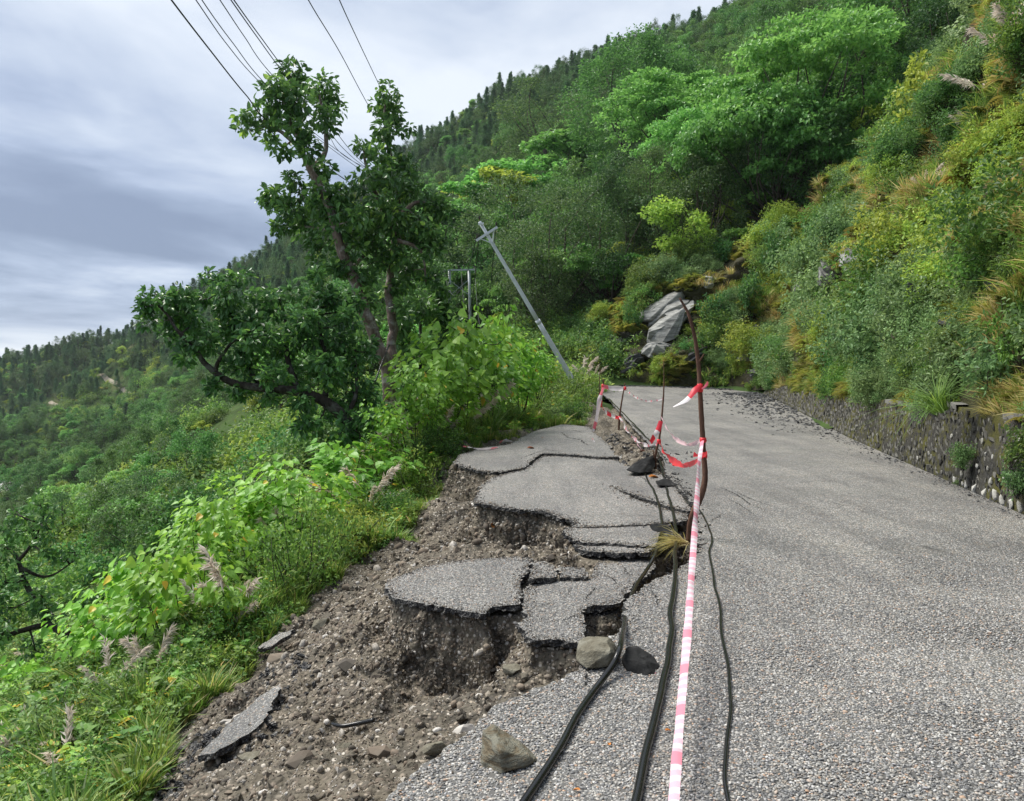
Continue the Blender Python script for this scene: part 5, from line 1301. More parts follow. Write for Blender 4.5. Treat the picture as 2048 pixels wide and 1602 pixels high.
    idx = fst[kind[rest]] + (r.integers(0, 1000, len(rest)) % cnt[kind[rest]])
    s = r.uniform(.55, 1.05, len(rest)) * np.where(kind[rest] == 4, .95, 1.0)
    scl = np.column_stack([s, s, s * r.uniform(.85, 1.2, len(rest))])
    scatter('far_forest', lib, np.column_stack([x, d, z - .3])[rest], rrot(r, len(rest), .05), scl, idx, 'dense green forest and pines covering the far mountain')
    print('forest', len(near), len(rest))
build_forest()

# picked out trees of the photograph, nearer than the forest mass
def hero(kind, var, px, py_base, py_top, d, label, name='tree', wide=1.0, rz=0.0):
    H = {'big_umbrella': (17, 15), 'big_broad': (18, 18), 'big_hanging': (24,), 'big_fine': (14, 15), 'broad': (10, 10, 12, 9), 'umbrella': (8, 8, 7), 'fine': (10, 11), 'hanging': (13,), 'yellow': (6, 5), 'pine': (12, 14, 11, 10)}[kind]
    h = H[var % len(H)]; b = P(px, py_base, d); s = (py_base - py_top) * d / FPX / h
    t = put_tree(kind, var, b, s * wide, rz, label, None, name, 1 / wide); t['group'] = 'large trees behind the road bend'; return t
hero('big_hanging', 0, 1260, 410, 125, 118, 'tall dark tree with hanging leaves left of the pale green trees', wide=1.25)
hero('big_umbrella', 0, 1640, 560, 60, 62, 'tall pale green tree on the steep hillside, largest on the right', wide=1.05)
hero('big_umbrella', 1, 1540, 620, 190, 61, 'pale green leafy tree leaning out below the tallest right-hand tree', wide=.9, rz=1)
hero('big_umbrella', 1, 1380, 430, 150, 90, 'greyish pale tree above the yellow-green bush on the hillside', wide=1.3)
hero('big_umbrella', 0, 1430, 520, 200, 75, 'round pale grey-green tree high above the road bend', wide=1.0, rz=2)
hero('big_broad', 0, 1850, 330, -120, 66, 'tall dark tree on the skyline of the right-hand slope', wide=1.1)
hero('big_broad', 1, 1720, 430, 40, 72, 'dark dense tree behind the tallest pale tree', wide=1.1, rz=2)
hero('big_broad', 1, 1980, 200, -200, 62, 'very dark tree at the top right corner of the picture', wide=1.1, rz=4)
hero('big_fine', 0, 1110, 770, 440, 66, 'dark fine-leaved tree right behind the tilted pole', wide=1.0)
hero('big_fine', 1, 1220, 740, 400, 66, 'dark fine-leaved tree in the shady hollow at the road bend', wide=1.15, rz=2)
hero('big_fine', 0, 1040, 760, 400, 90, 'dull green tree left of the tilted pole in the hollow', wide=1.1, rz=3)
hero('big_fine', 1, 1330, 590, 350, 66, 'fine-leaved dull tree above the pale bush on the slope', wide=1.1, rz=4)
hero('yellow', 0, 1365, 545, 415, 59, 'pale yellow-green bushy tree on the crest above the rock outcrop', wide=1.15)
hero('yellow', 1, 1400, 690, 330, 76, 'slender olive tree standing on the dark slope', wide=.6, rz=1)
hero('umbrella', 0, 1150, 440, 270, 130, 'pale layered tree below the tall hanging-leaf tree', wide=1.5)
hero('umbrella', 1, 1060, 480, 330, 125, 'pale layered tree in the middle of the forest slope', wide=1.5, rz=1)
hero('yellow', 1, 990, 480, 350, 120, 'flat-topped yellow-green tree in the middle of the forest slope', wide=1.5, rz=2)
hero('umbrella', 2, 940, 520, 375, 115, 'pale flat-topped tree right of the dark twin-trunk tree', wide=1.6, rz=2)
hero('umbrella', 0, 900, 640, 420, 100, 'pale green tree behind the left leg of the power frame', wide=1.1, rz=3)
hero('fine', 0, 1080, 330, 190, 190, 'olive spreading tree on the upper forest slope', wide=1.8, rz=3)
hero('umbrella', 2, 1730, 520, 330, 57, 'small pale tree under the dark canopy of the right slope', wide=1.0, rz=1)

# small trees and tall bushes on the near slope below the road
def slope_trees():
    r = np.random.default_rng(17); k = 0
    lab = {'broad': 'small dark green tree on the steep slope left of the shrubs', 'umbrella': 'small pale green tree on the steep slope left of the shrubs', 'fine': 'small dull green tree on the steep slope left of the shrubs', 'yellow': 'small yellow-green tree on the steep slope left of the shrubs'}
    for _ in range(400):
        d = r.uniform(26, 95); px = r.uniform(-60, 520); x = (px - CX) / FPX * d; z = float(hill_z(np.array([x]), np.array([d]))[0]); py = HOR - FPX * (z - EYE) / d
        if not (840 < py < 1200) or z < -30 or (430 < px < 520 and d < 80): continue
        kind = ('broad', 'umbrella', 'fine', 'yellow', 'umbrella', 'broad')[k % 6]; put_tree(kind, k, (x, d, z), r.uniform(.20, .42), r.uniform(0, 6.28), lab[kind].replace('on the steep slope left of the shrubs', ('at the left edge, ', 'left of the low limb, ', 'under the low limb, ')[0 if px < 120 else 1 if px < 330 else 2] + ('high on the slope', 'halfway down the slope', 'low by the crooked tree')[0 if py < 940 else 1 if py < 1040 else 2]), kind + ' trees on the slope below the road', 'slope_tree', r.uniform(.8, 1.1)); k += 1
        if k >= 46: break
slope_trees()
# ---------------------------------------------------------------- dark glossy trees by the road, grown along traced limbs
def limb_tree(name, label, limbs, clumps, d0, leaf, bark, seed, per=4.6, mat='leaf_dark', depth=1.0, width=.52):
    r = np.random.default_rng(seed)
    root = P(*limbs[0][0][0], d0); t = thing(name, label, 'tree', Vector(root))
    tr, tw, cr = Acc(), Acc(), Acc(); pts = []
    s = d0 / FPX
    for pl, r0, r1, dd in limbs:
        path = catmull(np.array([P(x, y, d0 + dd * k / (len(pl) - 1)) for k, (x, y) in enumerate(pl)]), 10 * len(pl))
        path = path + np.column_stack([fbm(path[:, 2] * 2.0, path[:, 0], octaves=2, seed=seed) * .05 * (d0 / 20), fbm(path[:, 2] * 2, path[:, 0] + 9, octaves=2, seed=seed + 4) * .08, np.zeros(len(path))])
        V, Q, T = tube(path - root, np.linspace(r0, r1, len(path)), 10, True, .08); tr.add(V, Q, T); pts.append(path)
    allp = np.vstack(pts)
    for (x, y, rad) in clumps:
        # the clump sits near its closest limb, a little before or behind
        q = topx(allp); k = int(np.argmin((q[:, 0] - x) ** 2 + (q[:, 1] - y) ** 2))
        dc = allp[k, 1] + r.normal(0, rad * s * .8 * depth)
        c = P(x, y, dc); R = rad * s
        p = limb(tw, allp[k] - root, c - root, .03 * d0 / 20, .008, r, .12, 7, 5)
        n = int(rad * rad / per)
        nsub = max(3, int(rad / 7))
        for _ in range(nsub):
            e = unit(r.normal(size=3)) * R * r.uniform(.35, 1.0)
            limb(tw, c - root, c + e - root, .009, .004, r, .15, 4, 3)
            clump(cr, r, c + e - root, R * .60, max(6, n // nsub), leaf, LONG, .30, .8, width, .85, r.uniform(-.12, .12), .15, .6)
    tk = link('trunk', tr.mesh('trunk', MA[bark], True), t); link('branches', tw.mesh('branches', MA[bark], True), tk); link('crown', cr.mesh('crown', MA[mat]), t)
    return t
limb_tree('twin_trunk_tree', 'tall twin-trunked dark tree leaning left beside the sunken lane', [
    ([(782, 800), (775, 745), (762, 705), (738, 645), (716, 580), (692, 520), (670, 450), (650, 390), (622, 340), (600, 290), (578, 235), (560, 180)], .22, .04, -1.5),
    ([(780, 790), (781, 740), (784, 690), (781, 620), (776, 560), (790, 485), (802, 430), (786, 340), (776, 265), (772, 190)], .17, .035, 1.2),
    ([(622, 342), (652, 300), (648, 240), (640, 190)], .09, .03, .4), ([(602, 298), (560, 262), (520, 250), (480, 246)], .07, .02, -.6),
    ([(660, 420), (620, 400), (580, 405), (545, 402)], .08, .02, -.4), ([(676, 470), (620, 455), (560, 452)], .06, .02, .6),
    ([(800, 430), (835, 405), (868, 408)], .08, .02, .6), ([(790, 470), (760, 400), (735, 330), (725, 300)], .08, .02, -.6), ([(795, 480), (840, 500), (855, 560)], .07, .02, .3), ([(700, 540), (740, 500), (760, 440)], .06, .02, .2)],
    [(545, 178, 36), (590, 152, 34), (640, 190, 40), (590, 225, 42), (522, 240, 34), (482, 246, 24), (655, 240, 30), (606, 285, 34), (565, 300, 24), (632, 335, 30), (600, 372, 28), (640, 392, 34), (684, 378, 30), (575, 415, 34), (547, 400, 26), (548, 452, 26), (612, 440, 40), (662, 440, 36), (640, 500, 30), (702, 485, 36), (682, 540, 30), (738, 600, 16),
     (775, 195, 36), (792, 240, 32), (768, 270, 30), (752, 312, 26), (726, 302, 20), (800, 322, 34), (762, 362, 40), (820, 372, 40), (862, 402, 32), (782, 422, 44), (842, 442, 44), (882, 430, 22), (742, 432, 36), (802, 482, 40), (852, 492, 36), (722, 402, 32), (762, 522, 36), (822, 540, 36), (790, 572, 28), (852, 562, 24), (732, 560, 28), (806, 622, 18), (700, 440, 30), (730, 480, 30)],
    22.0, .205, 'bark_pale', 31)
limb_tree('spreading_tree', 'low dark tree whose long mossy limb reaches far left', [
    ([(712, 880), (690, 838), (645, 800), (590, 782), (520, 776), (468, 766), (430, 745), (398, 705), (352, 655), (312, 612)], .15, .025, -.8),
    ([(520, 776), (490, 720), (470, 650), (440, 575)], .07, .015, .4), ([(600, 785), (575, 720), (570, 650), (560, 600)], .08, .015, .5), ([(650, 802), (655, 740), (640, 660), (625, 605)], .08, .015, .8), ([(690, 838), (712, 780), (706, 700)], .07, .02, .9), ([(430, 745), (460, 690), (500, 660)], .05, .015, -.4)],
    [(312, 588, 30), (292, 612, 22), (352, 580, 30), (332, 640, 34), (382, 650, 36), (366, 700, 28), (422, 690, 36), (460, 582, 38), (432, 560, 24), (482, 642, 40), (440, 640, 34), (522, 662, 40), (502, 722, 36), (562, 702, 40), (592, 642, 40), (562, 602, 34), (622, 622, 36), (642, 682, 40), (602, 742, 38), (662, 742, 40), (702, 702, 36), (692, 782, 36), (722, 832, 32), (742, 780, 30), (540, 752, 26), (470, 735, 22), (660, 820, 24), (690, 640, 28), (740, 700, 26), (480, 785, 22), (540, 800, 24), (600, 800, 30), (430, 770, 20), (640, 560, 26), (660, 600, 28), (700, 600, 30), (400, 600, 24), (620, 850, 30), (680, 860, 30), (520, 600, 26)],
    18.0, .17, 'bark_dark', 33)
limb_tree('leafy_tree', 'dense dark tree between the twin trunks and the bright bush', [
    ([(842, 860), (840, 780), (846, 690), (842, 600)], .14, .03, .4), ([(842, 760), (880, 690), (900, 650)], .07, .02, .3), ([(842, 740), (810, 690), (800, 640)], .07, .02, -.3)],
    [(832, 602, 38), (872, 642, 36), (850, 702, 40), (822, 752, 34), (872, 590, 26), (902, 655, 28), (800, 660, 34), (890, 700, 30), (860, 760, 34), (815, 700, 30), (745, 640, 26), (720, 690, 30), (890, 610, 24)],
    26.0, .24, 'bark_dark', 35)
limb_tree('crooked_tree', 'small crooked dark tree at the lower left edge of the picture', [
    ([(168, 1360), (155, 1310), (130, 1275), (88, 1255), (45, 1262), (-10, 1280)], .075, .03, -.5),
    ([(96, 1258), (62, 1195), (46, 1135), (28, 1102), (-8, 1085)], .055, .015, .4), ([(46, 1135), (95, 1152), (150, 1120)], .03, .008, .2), ([(40, 1120), (75, 1080), (92, 1040)], .03, .008, .3), ([(128, 1274), (160, 1240), (195, 1180)], .03, .008, .3)],
    [(32, 1022, 30), (82, 1012, 32), (60, 1056, 30), (6, 1060, 26), (102, 1058, 24), (88, 1100, 20), (125, 1112, 18), (150, 1105, 16), (12, 1165, 34), (82, 1190, 30), (28, 1215, 40), (100, 1222, 30), (8, 1262, 38), (70, 1300, 22), (150, 1205, 30), (186, 1188, 22), (-20, 1120, 40), (-30, 1200, 40)],
    12.0, .095, 'bark_dark', 37, 7.0)

# ---------------------------------------------------------------- bright large-leaved shrubs on the slope below the road
def shrub_kind(seed, W=.9, H=1.5, nstem=7, nleaf=620, leaf=.17, mat='leaf_bright'):
    r = np.random.default_rng(seed); st, lf = Acc(), Acc()
    tops = []
    for k in range(nstem):
        b = r.uniform(0, 2 * math.pi); m = math.sqrt(r.uniform(.05, 1))
        e = np.array((math.cos(b) * W * m, math.sin(b) * W * m, H * (1 - .35 * m * m) * r.uniform(.75, 1.0)))
        p = limb(st, (r.normal(0, .06), r.normal(0, .06), -.25), e, .016, .005, r, .08, 9, 5)
        tops.append(e)
        for j in range(5):
            q = p[r.integers(4, 9)]; f = q + np.array((r.normal(0, .24) * W, r.normal(0, .24) * W, r.uniform(.0, .16) * H)); limb(st, q, f, .007, .003, r, .1, 5, 4); tops.append(f)
    tops = np.array(tops); n = nleaf; c = tops[r.integers(0, len(tops), n)]
    a = r.uniform(0, 2 * math.pi, n); q = np.sqrt(r.uniform(0, 1, n)) * .30 * W
    pos = c + np.column_stack([np.cos(a) * q, np.sin(a) * q, r.normal(.0, .07, n) * H - .22 * (q / W) ** 2])
    # leaves hang outwards from a low dome
    outw = unit(pos * np.array((1, 1, 0)) + 1e-6)
    ax = np.column_stack([np.cos(a), np.sin(a), np.full(n, -.45)]) * .8 + outw * .6 + r.normal(size=(n, 3)) * .2
    nr = np.array((0, 0, 1.0)) + outw * .45 + r.normal(size=(n, 3)) * .28
    leaves(lf, pos, ax, nr, leaf * r.uniform(.5, 1.2, n), HEART, np.clip(r.beta(2.2, 2.0, n) * .93 + (r.uniform(0, 1, n) < .012) * .9, 0, 1), .92)
    return st.mesh('stems', MA['bark_dark'], True), lf.mesh('leaves', MA[mat])
SHRUBS = [shrub_kind(701), shrub_kind(702, 1.1, 1.4, 8, 760), shrub_kind(703, .8, 1.7, 6, 560, .16), shrub_kind(704, 1.0, 1.6, 9, 720, .15)]
SHRUB_H = (1.5, 1.4, 1.7, 1.6)
def put_shrub(var, px, py_base, py_top, d, wpx, label, rz, kinds=SHRUBS, hs=SHRUB_H, name='broadleaf_shrub', cat='shrub', group='bright large-leaved shrubs', parts=('stems', 'leaves'), W=1.0):
    b = P(px, py_base, d); h = (py_base - py_top) * d / FPX; w = wpx * d / FPX / 2
    t = thing(name, label, cat, Vector(b), group); t.rotation_euler = (0, 0, rz); sz = h / hs[var]; sx = w / (1.15 * W); t.scale = (sx, sx, sz)
    for nm, me in zip(parts, kinds[var]): link(nm, me, t)
    return t
for k, (px, pb, pt, d, w, lab) in enumerate((
    (375, 1330, 1075, 9.0, 270, 'bright green heart-leaved shrub above the pinkish grass plumes'), (275, 1370, 1130, 9.6, 230, 'bright green shrub left of the shrub above the grass plumes'),
    (570, 1130, 893, 13.0, 280, 'broad bright shrub with a flat top in the middle of the left slope'), (450, 1165, 975, 12.4, 210, 'bright shrub downhill of the flat-topped shrub'), (700, 1020, 868, 16.0, 260, 'bright shrub below the foot of the twin-trunk tree'),
    (425, 1200, 1010, 11.3, 190, 'small bright shrub hidden between two larger bright shrubs'), (640, 1090, 935, 14.2, 190, 'bright shrub right of the flat-topped shrub, near the grey plumes'), (200, 1420, 1225, 10.4, 170, 'dull bright-leaved shrub right of the crooked tree'), (70, 1500, 1290, 11.0, 200, 'low leafy shrub beneath the crooked tree'),
    (905, 880, 645, 21.0, 230, 'rounded bright bush under the power frame'), (990, 830, 588, 25.0, 150, 'taller bright sapling behind the rounded bright bush'), (825, 900, 715, 18.5, 170, 'bright bush right of the twin trunks'), (1045, 815, 668, 26.0, 130, 'bright bush nearest the foot of the tilted pole'), (955, 850, 668, 23.0, 190, 'wide bright bush with bare dark stems showing'),
    (770, 945, 790, 17.0, 130, 'bright young shrub below the black hanging cable'), (500, 1110, 950, 13.6, 180, 'bright shrub at the left end of the flat-topped shrub'), (880, 890, 740, 19.5, 170, 'bright low shrub in front of the rounded bright bush'), (330, 1300, 1160, 10.2, 160, 'bright shrub tucked behind the shrub above the grass plumes'),
    (10, 1420, 1330, 10.5, 190, 'leafy shrub cut off by the left edge of the picture'), (1075, 800, 700, 28.0, 90, 'small bright shrub beside the tilted pole'))):
    put_shrub(k % 4, px, pb, pt, d, w, lab, k * 1.7)

# small-leaved bushes
def ground_hit(px, py, d0):
    """distance at which the sight line through a photo pixel meets the near ground (kept close to d0)"""
    ds = np.linspace(4.0, 26.0, 600); x = (px - CX) / FPX * ds; z = EYE + (HOR - py) / FPX * ds
    k = np.nonzero(z < soil_z(x, ds))[0]
    if d0 > 20 or not len(k): return d0
    return float(np.clip(ds[k[0]], d0 * .6, d0 * 1.3))
def bush_kind(seed, leaf=.055, mat='leaf_bush', n=22, R=.6, H=.9, shape=OVAL, width=.6, per=80, tint0=0):
    r = np.random.default_rng(seed); st, lf = Acc(), Acc()
    for k in range(n):
        b = r.uniform(0, 2 * math.pi); m = math.sqrt(r.uniform(0, 1)); e = np.array((math.cos(b) * R * m, math.sin(b) * R * m, H * (1 - .45 * m * m) * r.uniform(.45, 1)))
        p = limb(st, (r.normal(0, .05), r.normal(0, .05), -.2), e, .010, .003, r, .1, 7, 4)
        for j in range(4):
            clump(lf, r, p[r.integers(3, 7)] + r.normal(size=3) * R * .12, R * .22, per // 4, leaf, shape, .1, .8, width, .8, tint0 + r.uniform(-.12, .15), .1)
    return st.mesh('stems', MA['bark_dark'], True), lf.mesh('leaves', MA[mat])
BUSHES = [bush_kind(801), bush_kind(802, .06, 'leaf_bush', 26, .7, .8), bush_kind(803, .07, 'leaf_sage', 22, .6, .8, LONG, .5), bush_kind(804, .05, 'leaf_yellow', 20, .6, .9, OVAL, .55)]
BUSH_H = (.9, .8, .8, .9)
for k, (px, pb, pt, d, w, v, lab) in enumerate((
    (585, 1195, 1040, 11.0, 190, 0, 'dark small-leaved bush overhanging the bare soil'), (640, 1160, 1030, 11.6, 150, 1, 'small-leaved bush right of the dark overhanging bush'), (705, 1110, 1010, 12.4, 150, 3, 'yellowish small bush at the upper edge of the bare soil'), (820, 1010, 915, 15.0, 110, 0, 'dark little bush on the edge of the soil cliff'), (760, 1065, 985, 13.3, 130, 1, 'low bush between the yellowish bush and the soil cliff'),
    (480, 1310, 1215, 8.7, 150, 1, 'low green bush right below the pinkish grass plumes'), (300, 1440, 1350, 8.4, 180, 2, 'greyish-green bush left of the plastic scrap'), (110, 1530, 1400, 8.0, 220, 2, 'greyish leafy bush at the left edge above the grass'), (30, 1600, 1480, 7.4, 200, 1, 'leafy bush in the lower left corner'), (215, 1480, 1390, 8.2, 170, 1, 'green bush above the long grass at lower left'), (420, 1370, 1290, 8.0, 140, 3, 'bright small weed bush beside the soil edge'), (530, 1265, 1200, 9.2, 100, 1, 'little leafy bush on the soil edge below the overhanging bush'),
    (1130, 812, 738, 33, 120, 1, 'low green bush at the foot of the tilted pole'), (1170, 822, 752, 36, 80, 1, 'rounded green bush next to the far sticks'), (1085, 828, 770, 30, 120, 1, 'low green bush in the middle of the verge mound'), (1045, 845, 775, 28, 110, 3, 'yellow-green low bush on the left of the verge mound'), (1145, 845, 795, 28, 75, 1, 'small green bush hanging over the broken far edge'), (1000, 850, 790, 25, 110, 0, 'small dark bush left of the verge mound'), (1110, 838, 800, 27.5, 80, 2, 'greyish low bush in front of the verge mound'), (1095, 800, 748, 37, 110, 1, 'green bush behind the verge mound'),
    (880, 905, 850, 18.6, 90, 1, 'low weed bush at the grassy end of the far slab'), (755, 1010, 925, 14.6, 120, 0, 'small bush above the soil cliff among grey plumes'))):
    d = ground_hit(px, pb, d); pt -= (pb - pt) * (.25 if d < 20 else 0); w *= 1.25 if d < 20 else 1.0
    put_shrub(v, px, pb, pt, d, w, lab, k * 2.1, BUSHES, BUSH_H, 'small_leaved_bush', 'bush', 'small-leaved bushes along the road edge', W=.62)

# plume grasses
PLUMES = [plume_parts(901, 4, 1.1, .45), plume_parts(902, 5, 1.0, .7), plume_parts(903, 5, 1.2, .3)]
for k, (px, pb, pt, d, lab) in enumerate((
    (470, 1280, 1105, 8.8, 'pinkish plume grass drooping before the bright heart-leaved shrub'), (430, 1310, 1160, 8.5, 'plume grass left of the pinkish drooping plumes'), (300, 1400, 1275, 8.4, 'grey plume grass right of the crooked tree trunk'), (220, 1430, 1300, 8.6, 'pale plume grass at the foot of the crooked tree'), (150, 1540, 1410, 7.8, 'plume grass in the lower left above the long grass'), (560, 1140, 1020, 11.6, 'plume grass behind the dark overhanging bush'), (735, 1050, 930, 13.8, 'grey plume grass above the soil cliff'),
    (700, 1060, 950, 13.4, 'grey plume grass left of the cliff-top plumes'), (780, 960, 860, 16, 'grey plume grass below the bright bush by the twin trunks'), (840, 910, 800, 18, 'tall plume grass in front of the bright bushes'), (930, 880, 775, 20.5, 'sandy plume grass by the far slab, left one'), (985, 870, 770, 22, 'sandy plume grass by the far slab, right one'), (1165, 775, 715, 42, 'pale dry grass clump just right of the foot of the tilted pole'), (1185, 775, 728, 43, 'pale dry grass clump at the far road bend'), (60, 1590, 1470, 7.4, 'plume grass in the lower left corner'), (885, 900, 815, 18.8, 'plume grass at the left corner of the far slab'))):
    d = ground_hit(px, pb, d); b = P(px, pb, d); h = (pb - pt) * d / FPX
    t = thing('plume_grass', lab, 'grass', Vector(b), 'pale plume grasses'); t.rotation_euler = (0, 0, k * 1.3); t.scale = (h / 1.1,) * 3
    bl, pl = PLUMES[k % 3]; link('blades', bl, t); link('plumes', pl, t)

# ---------------------------------------------------------------- uncountable ground cover on the left
def left_cover():
    r = np.random.default_rng(5)
    lib = make_lib('cover', [grass_tuft(1), grass_tuft(2, 60, .6), grass_tuft(3, 40, .35, .2), weed(11), weed(12, 8, .3, .08), bush(21, .3, 7, 22, .05), weed(13, 7, .5, .12, 'leaf_bright'), fern_tuft(31, 8, .5), plume_one(41, 4, .8)])
    n = 60000
    d = np.exp(r.uniform(math.log(4.6), math.log(60), n)); u = r.uniform(-.95, .16, n); x = u * d
    # edge between bare soil and plants, traced in the photograph
    edge = np.array([G(*a)[:2] for a in ((200, 1720, -1.5), (270, 1602, -1.4), (330, 1480, -1.5), (430, 1400, -1.42), (520, 1290, -1.35), (620, 1200, -1.25), (700, 1130, -1.12), (790, 1090, -.95), (835, 1045, -.85), (880, 930, -.30))] + [P(905, 905, 18.2)[:2], P(960, 885, 19.6)[:2], P(1060, 862, 24)[:2], P(1165, 850, 26.5)[:2], P(1195, 795, 39)[:2], (4.0, 46), (1.5, 51), (-5, 60)])
    poly = np.vstack([edge, [(-90, 70), (-90, 0), (-4, 0)]])
    sd = sdist(poly, x, d)
    k = (sd < .05 + .10 * vnoise(x * 2, d * 2, None, 3)) & (r.uniform(0, 1, n) < np.clip(8.0 / d, .12, 1) * 1.0 + .15)
    x, d, sd = x[k], d[k], sd[k]
    z = np.where(d < 33, soil_z(x, d), hill_z(x, d)) - .02
    n = len(x); e = -sd; q = r.uniform(0, 1, n); pat = vnoise(x * .7, d * .7, None, 8)
    idx = np.where(e < .30 + .15 * pat, np.where(q < .55, r.integers(0, 3, n), np.where(q < .8, 4, 3)), np.where(q < .20 + pat * .25, r.integers(0, 3, n), np.where(q < .42, 3, np.where(q < .6, 4, np.where(q < .75, 5, np.where(q < .93, 6, np.where(q < .998, 7, 8)))))))
    s = r.uniform(.55, 1.1, n) * np.where(d > 25, 1.25, 1.0) * np.where(e < .3, .62, .9)
    scatter('roadside_weeds', lib, np.column_stack([x, d, z]), rrot(r, n, .18), np.column_stack([s, s, s]), idx, 'grass and weeds covering the slope left of the broken road')
    # coarser scrub further down the slope
    lib2 = make_lib('scrub', [bush(51, .9, 12, 30, .13, 'leaf_bush', OVAL, .6, .8, 1.0), bush(52, 1.1, 14, 30, .15, 'leaf_bush', OVAL, .6, .8, 1.2, .15), bush(53, 1.0, 12, 30, .14, 'leaf_sage', OVAL, .6, .8, 1.0), bush(54, .9, 12, 28, .15, 'leaf_broad', OVAL, .6, .8, 1.4), fern_tuft(55, 12, 1.2, 'fern', .16), bush(56, .8, 12, 28, .13, 'leaf_yellow', OVAL, .6, .8, .9)])
    n = 24000
    d = np.exp(r.uniform(math.log(24), math.log(420), n)); u = r.uniform(-.80, .12, n); x = u * d; z = np.where(d < 33, soil_z(x, d), hill_z(x, d))
    sd = sdist(poly, x, d); px = topx(np.column_stack([x, d, z]))
    k = ((sd < -3.5) | (d > 70)) & (z > -38.5) & (px[:, 1] > 690) & ~((px[:, 0] < 235) & (px[:, 1] > 1005) & (d > 100)) & ~((np.abs(px[:, 0] - 478) < 30) & (d < 165))
    xa = np.concatenate([r.uniform(.5, 7.5, 420), r.uniform(-4, 4.5, 260)]); da = np.concatenate([r.uniform(52, 66, 420), r.uniform(44, 60, 260)]); ka = (sdist(ROAD_POLY, xa, da) > .4) | (da > 58); xa, da = xa[ka], da[ka]
    za = np.maximum(hill_z(xa, da), road_z(da) - .3)
    x, d, z = np.concatenate([x[k], xa]), np.concatenate([d[k], da]), np.concatenate([z[k], za]); n = len(x); pat = vnoise(x / 14, d / 14, None, 18); q = r.uniform(0, 1, n) + pat * .35
    idx = np.where(q < .12, 3, np.where(q < .4, 0, np.where(q < .6, 1, np.where(q < .75, 2, np.where(q < .95, 4, 5)))))
    s = (.45 + 1.7 * r.beta(1.2, 3.2, n)) * (1 + np.clip((d - 60) / 200, 0, 1.3)) * (1 + .4 * pat)
    scatter('hillside_scrub', lib2, np.column_stack([x, d, z - .1]), rrot(r, n, .12), np.column_stack([s, s, s]), idx, 'scrubby bushes and ferns covering the lower hillside')
    print('cover', n)
left_cover()
# ---------------------------------------------------------------- the weedy cut slope on the right
_gi, _gq = np.meshgrid(np.arange(0, _NS), np.linspace(0, 1.05, 110), indexing='ij')
_gp = slope_point(_gi.ravel(), _gq.ravel()); _gpx = topx(np.where(_gp[:, 1:2] > 1, _gp, 1e6))
def slope_at(px, py):
    """world point of the slope seen at a photo pixel (nearest surface)"""
    e = (_gpx[:, 0] - px) ** 2 + (_gpx[:, 1] - py) ** 2 + np.where(_gp[:, 1] > 2, 0, 1e9)
    k = np.argsort(e)[:6]; k = k[np.argmin(_gp[k, 1])]
    return _gp[k].copy(), int(_gi.ravel()[k]), float(_gq.ravel()[k])
OUTCROPS = [ # photo x, y, width, height px, depth m, tilt, material, seed, label
    (1340, 632, 125, 110, 1.2, -.62, 'greyrock', 1, 'large pale grey rock outcrop above the road bend'), (1315, 700, 60, 40, .9, -.5, 'greyrock', 2, 'pale rock ledge just below the large outcrop'), (1414, 566, 28, 34, .8, .3, 'greyrock', 3, 'small pale boulder standing out above the large outcrop'),
    (1705, 520, 75, 42, 1.0, -.75, 'greyrock', 4, 'grey rock streak high on the weedy slope'), (1650, 555, 50, 30, .9, -.5, 'greyrock', 5, 'grey rock left of the high rock streak'), (1605, 578, 45, 22, .8, -.4, 'greyrock', 6, 'low grey rock left below the high rock streak'), (1760, 470, 40, 34, .9, -.7, 'greyrock', 7, 'grey rock at the upper end of the high rock streak'),
    (1385, 715, 60, 18, .7, -.3, 'slate', 8, 'flat dark slate ledge right of the tall stick base line'), (1490, 717, 46, 16, .7, -.1, 'greyrock', 9, 'flat grey ledge above the start of the wall'), (1270, 730, 70, 34, .9, -.2, 'slate', 10, 'dark slate face at the left foot of the slope'), (1235, 690, 40, 46, .8, -.9, 'greyrock', 11, 'grey slanting rock at the left end of the slope'), (1510, 672, 40, 22, .8, .1, 'slate', 12, 'dark overhanging rock above the flat grey ledge'),
    (1900, 640, 60, 40, .9, .1, 'slate', 13, 'dark rock shadowed by weeds on the right slope'), (1985, 600, 60, 50, .9, .2, 'slate', 14, 'dark rock near the right edge of the picture'), (1790, 690, 40, 22, .6, -.2, 'slate', 15, 'small dark rock above the middle of the wall'), (1510, 745, 34, 26, .6, .3, 'slate', 16, 'dark rock at the left end of the wall'), (1950, 560, 50, 30, .8, .0, 'slate', 17, 'dark rock below the yellow ferns on the right slope'), (1845, 600, 50, 30, .8, .0, 'slate', 18, 'dark rock in the middle of the weedy right slope')]
OC_PX = []
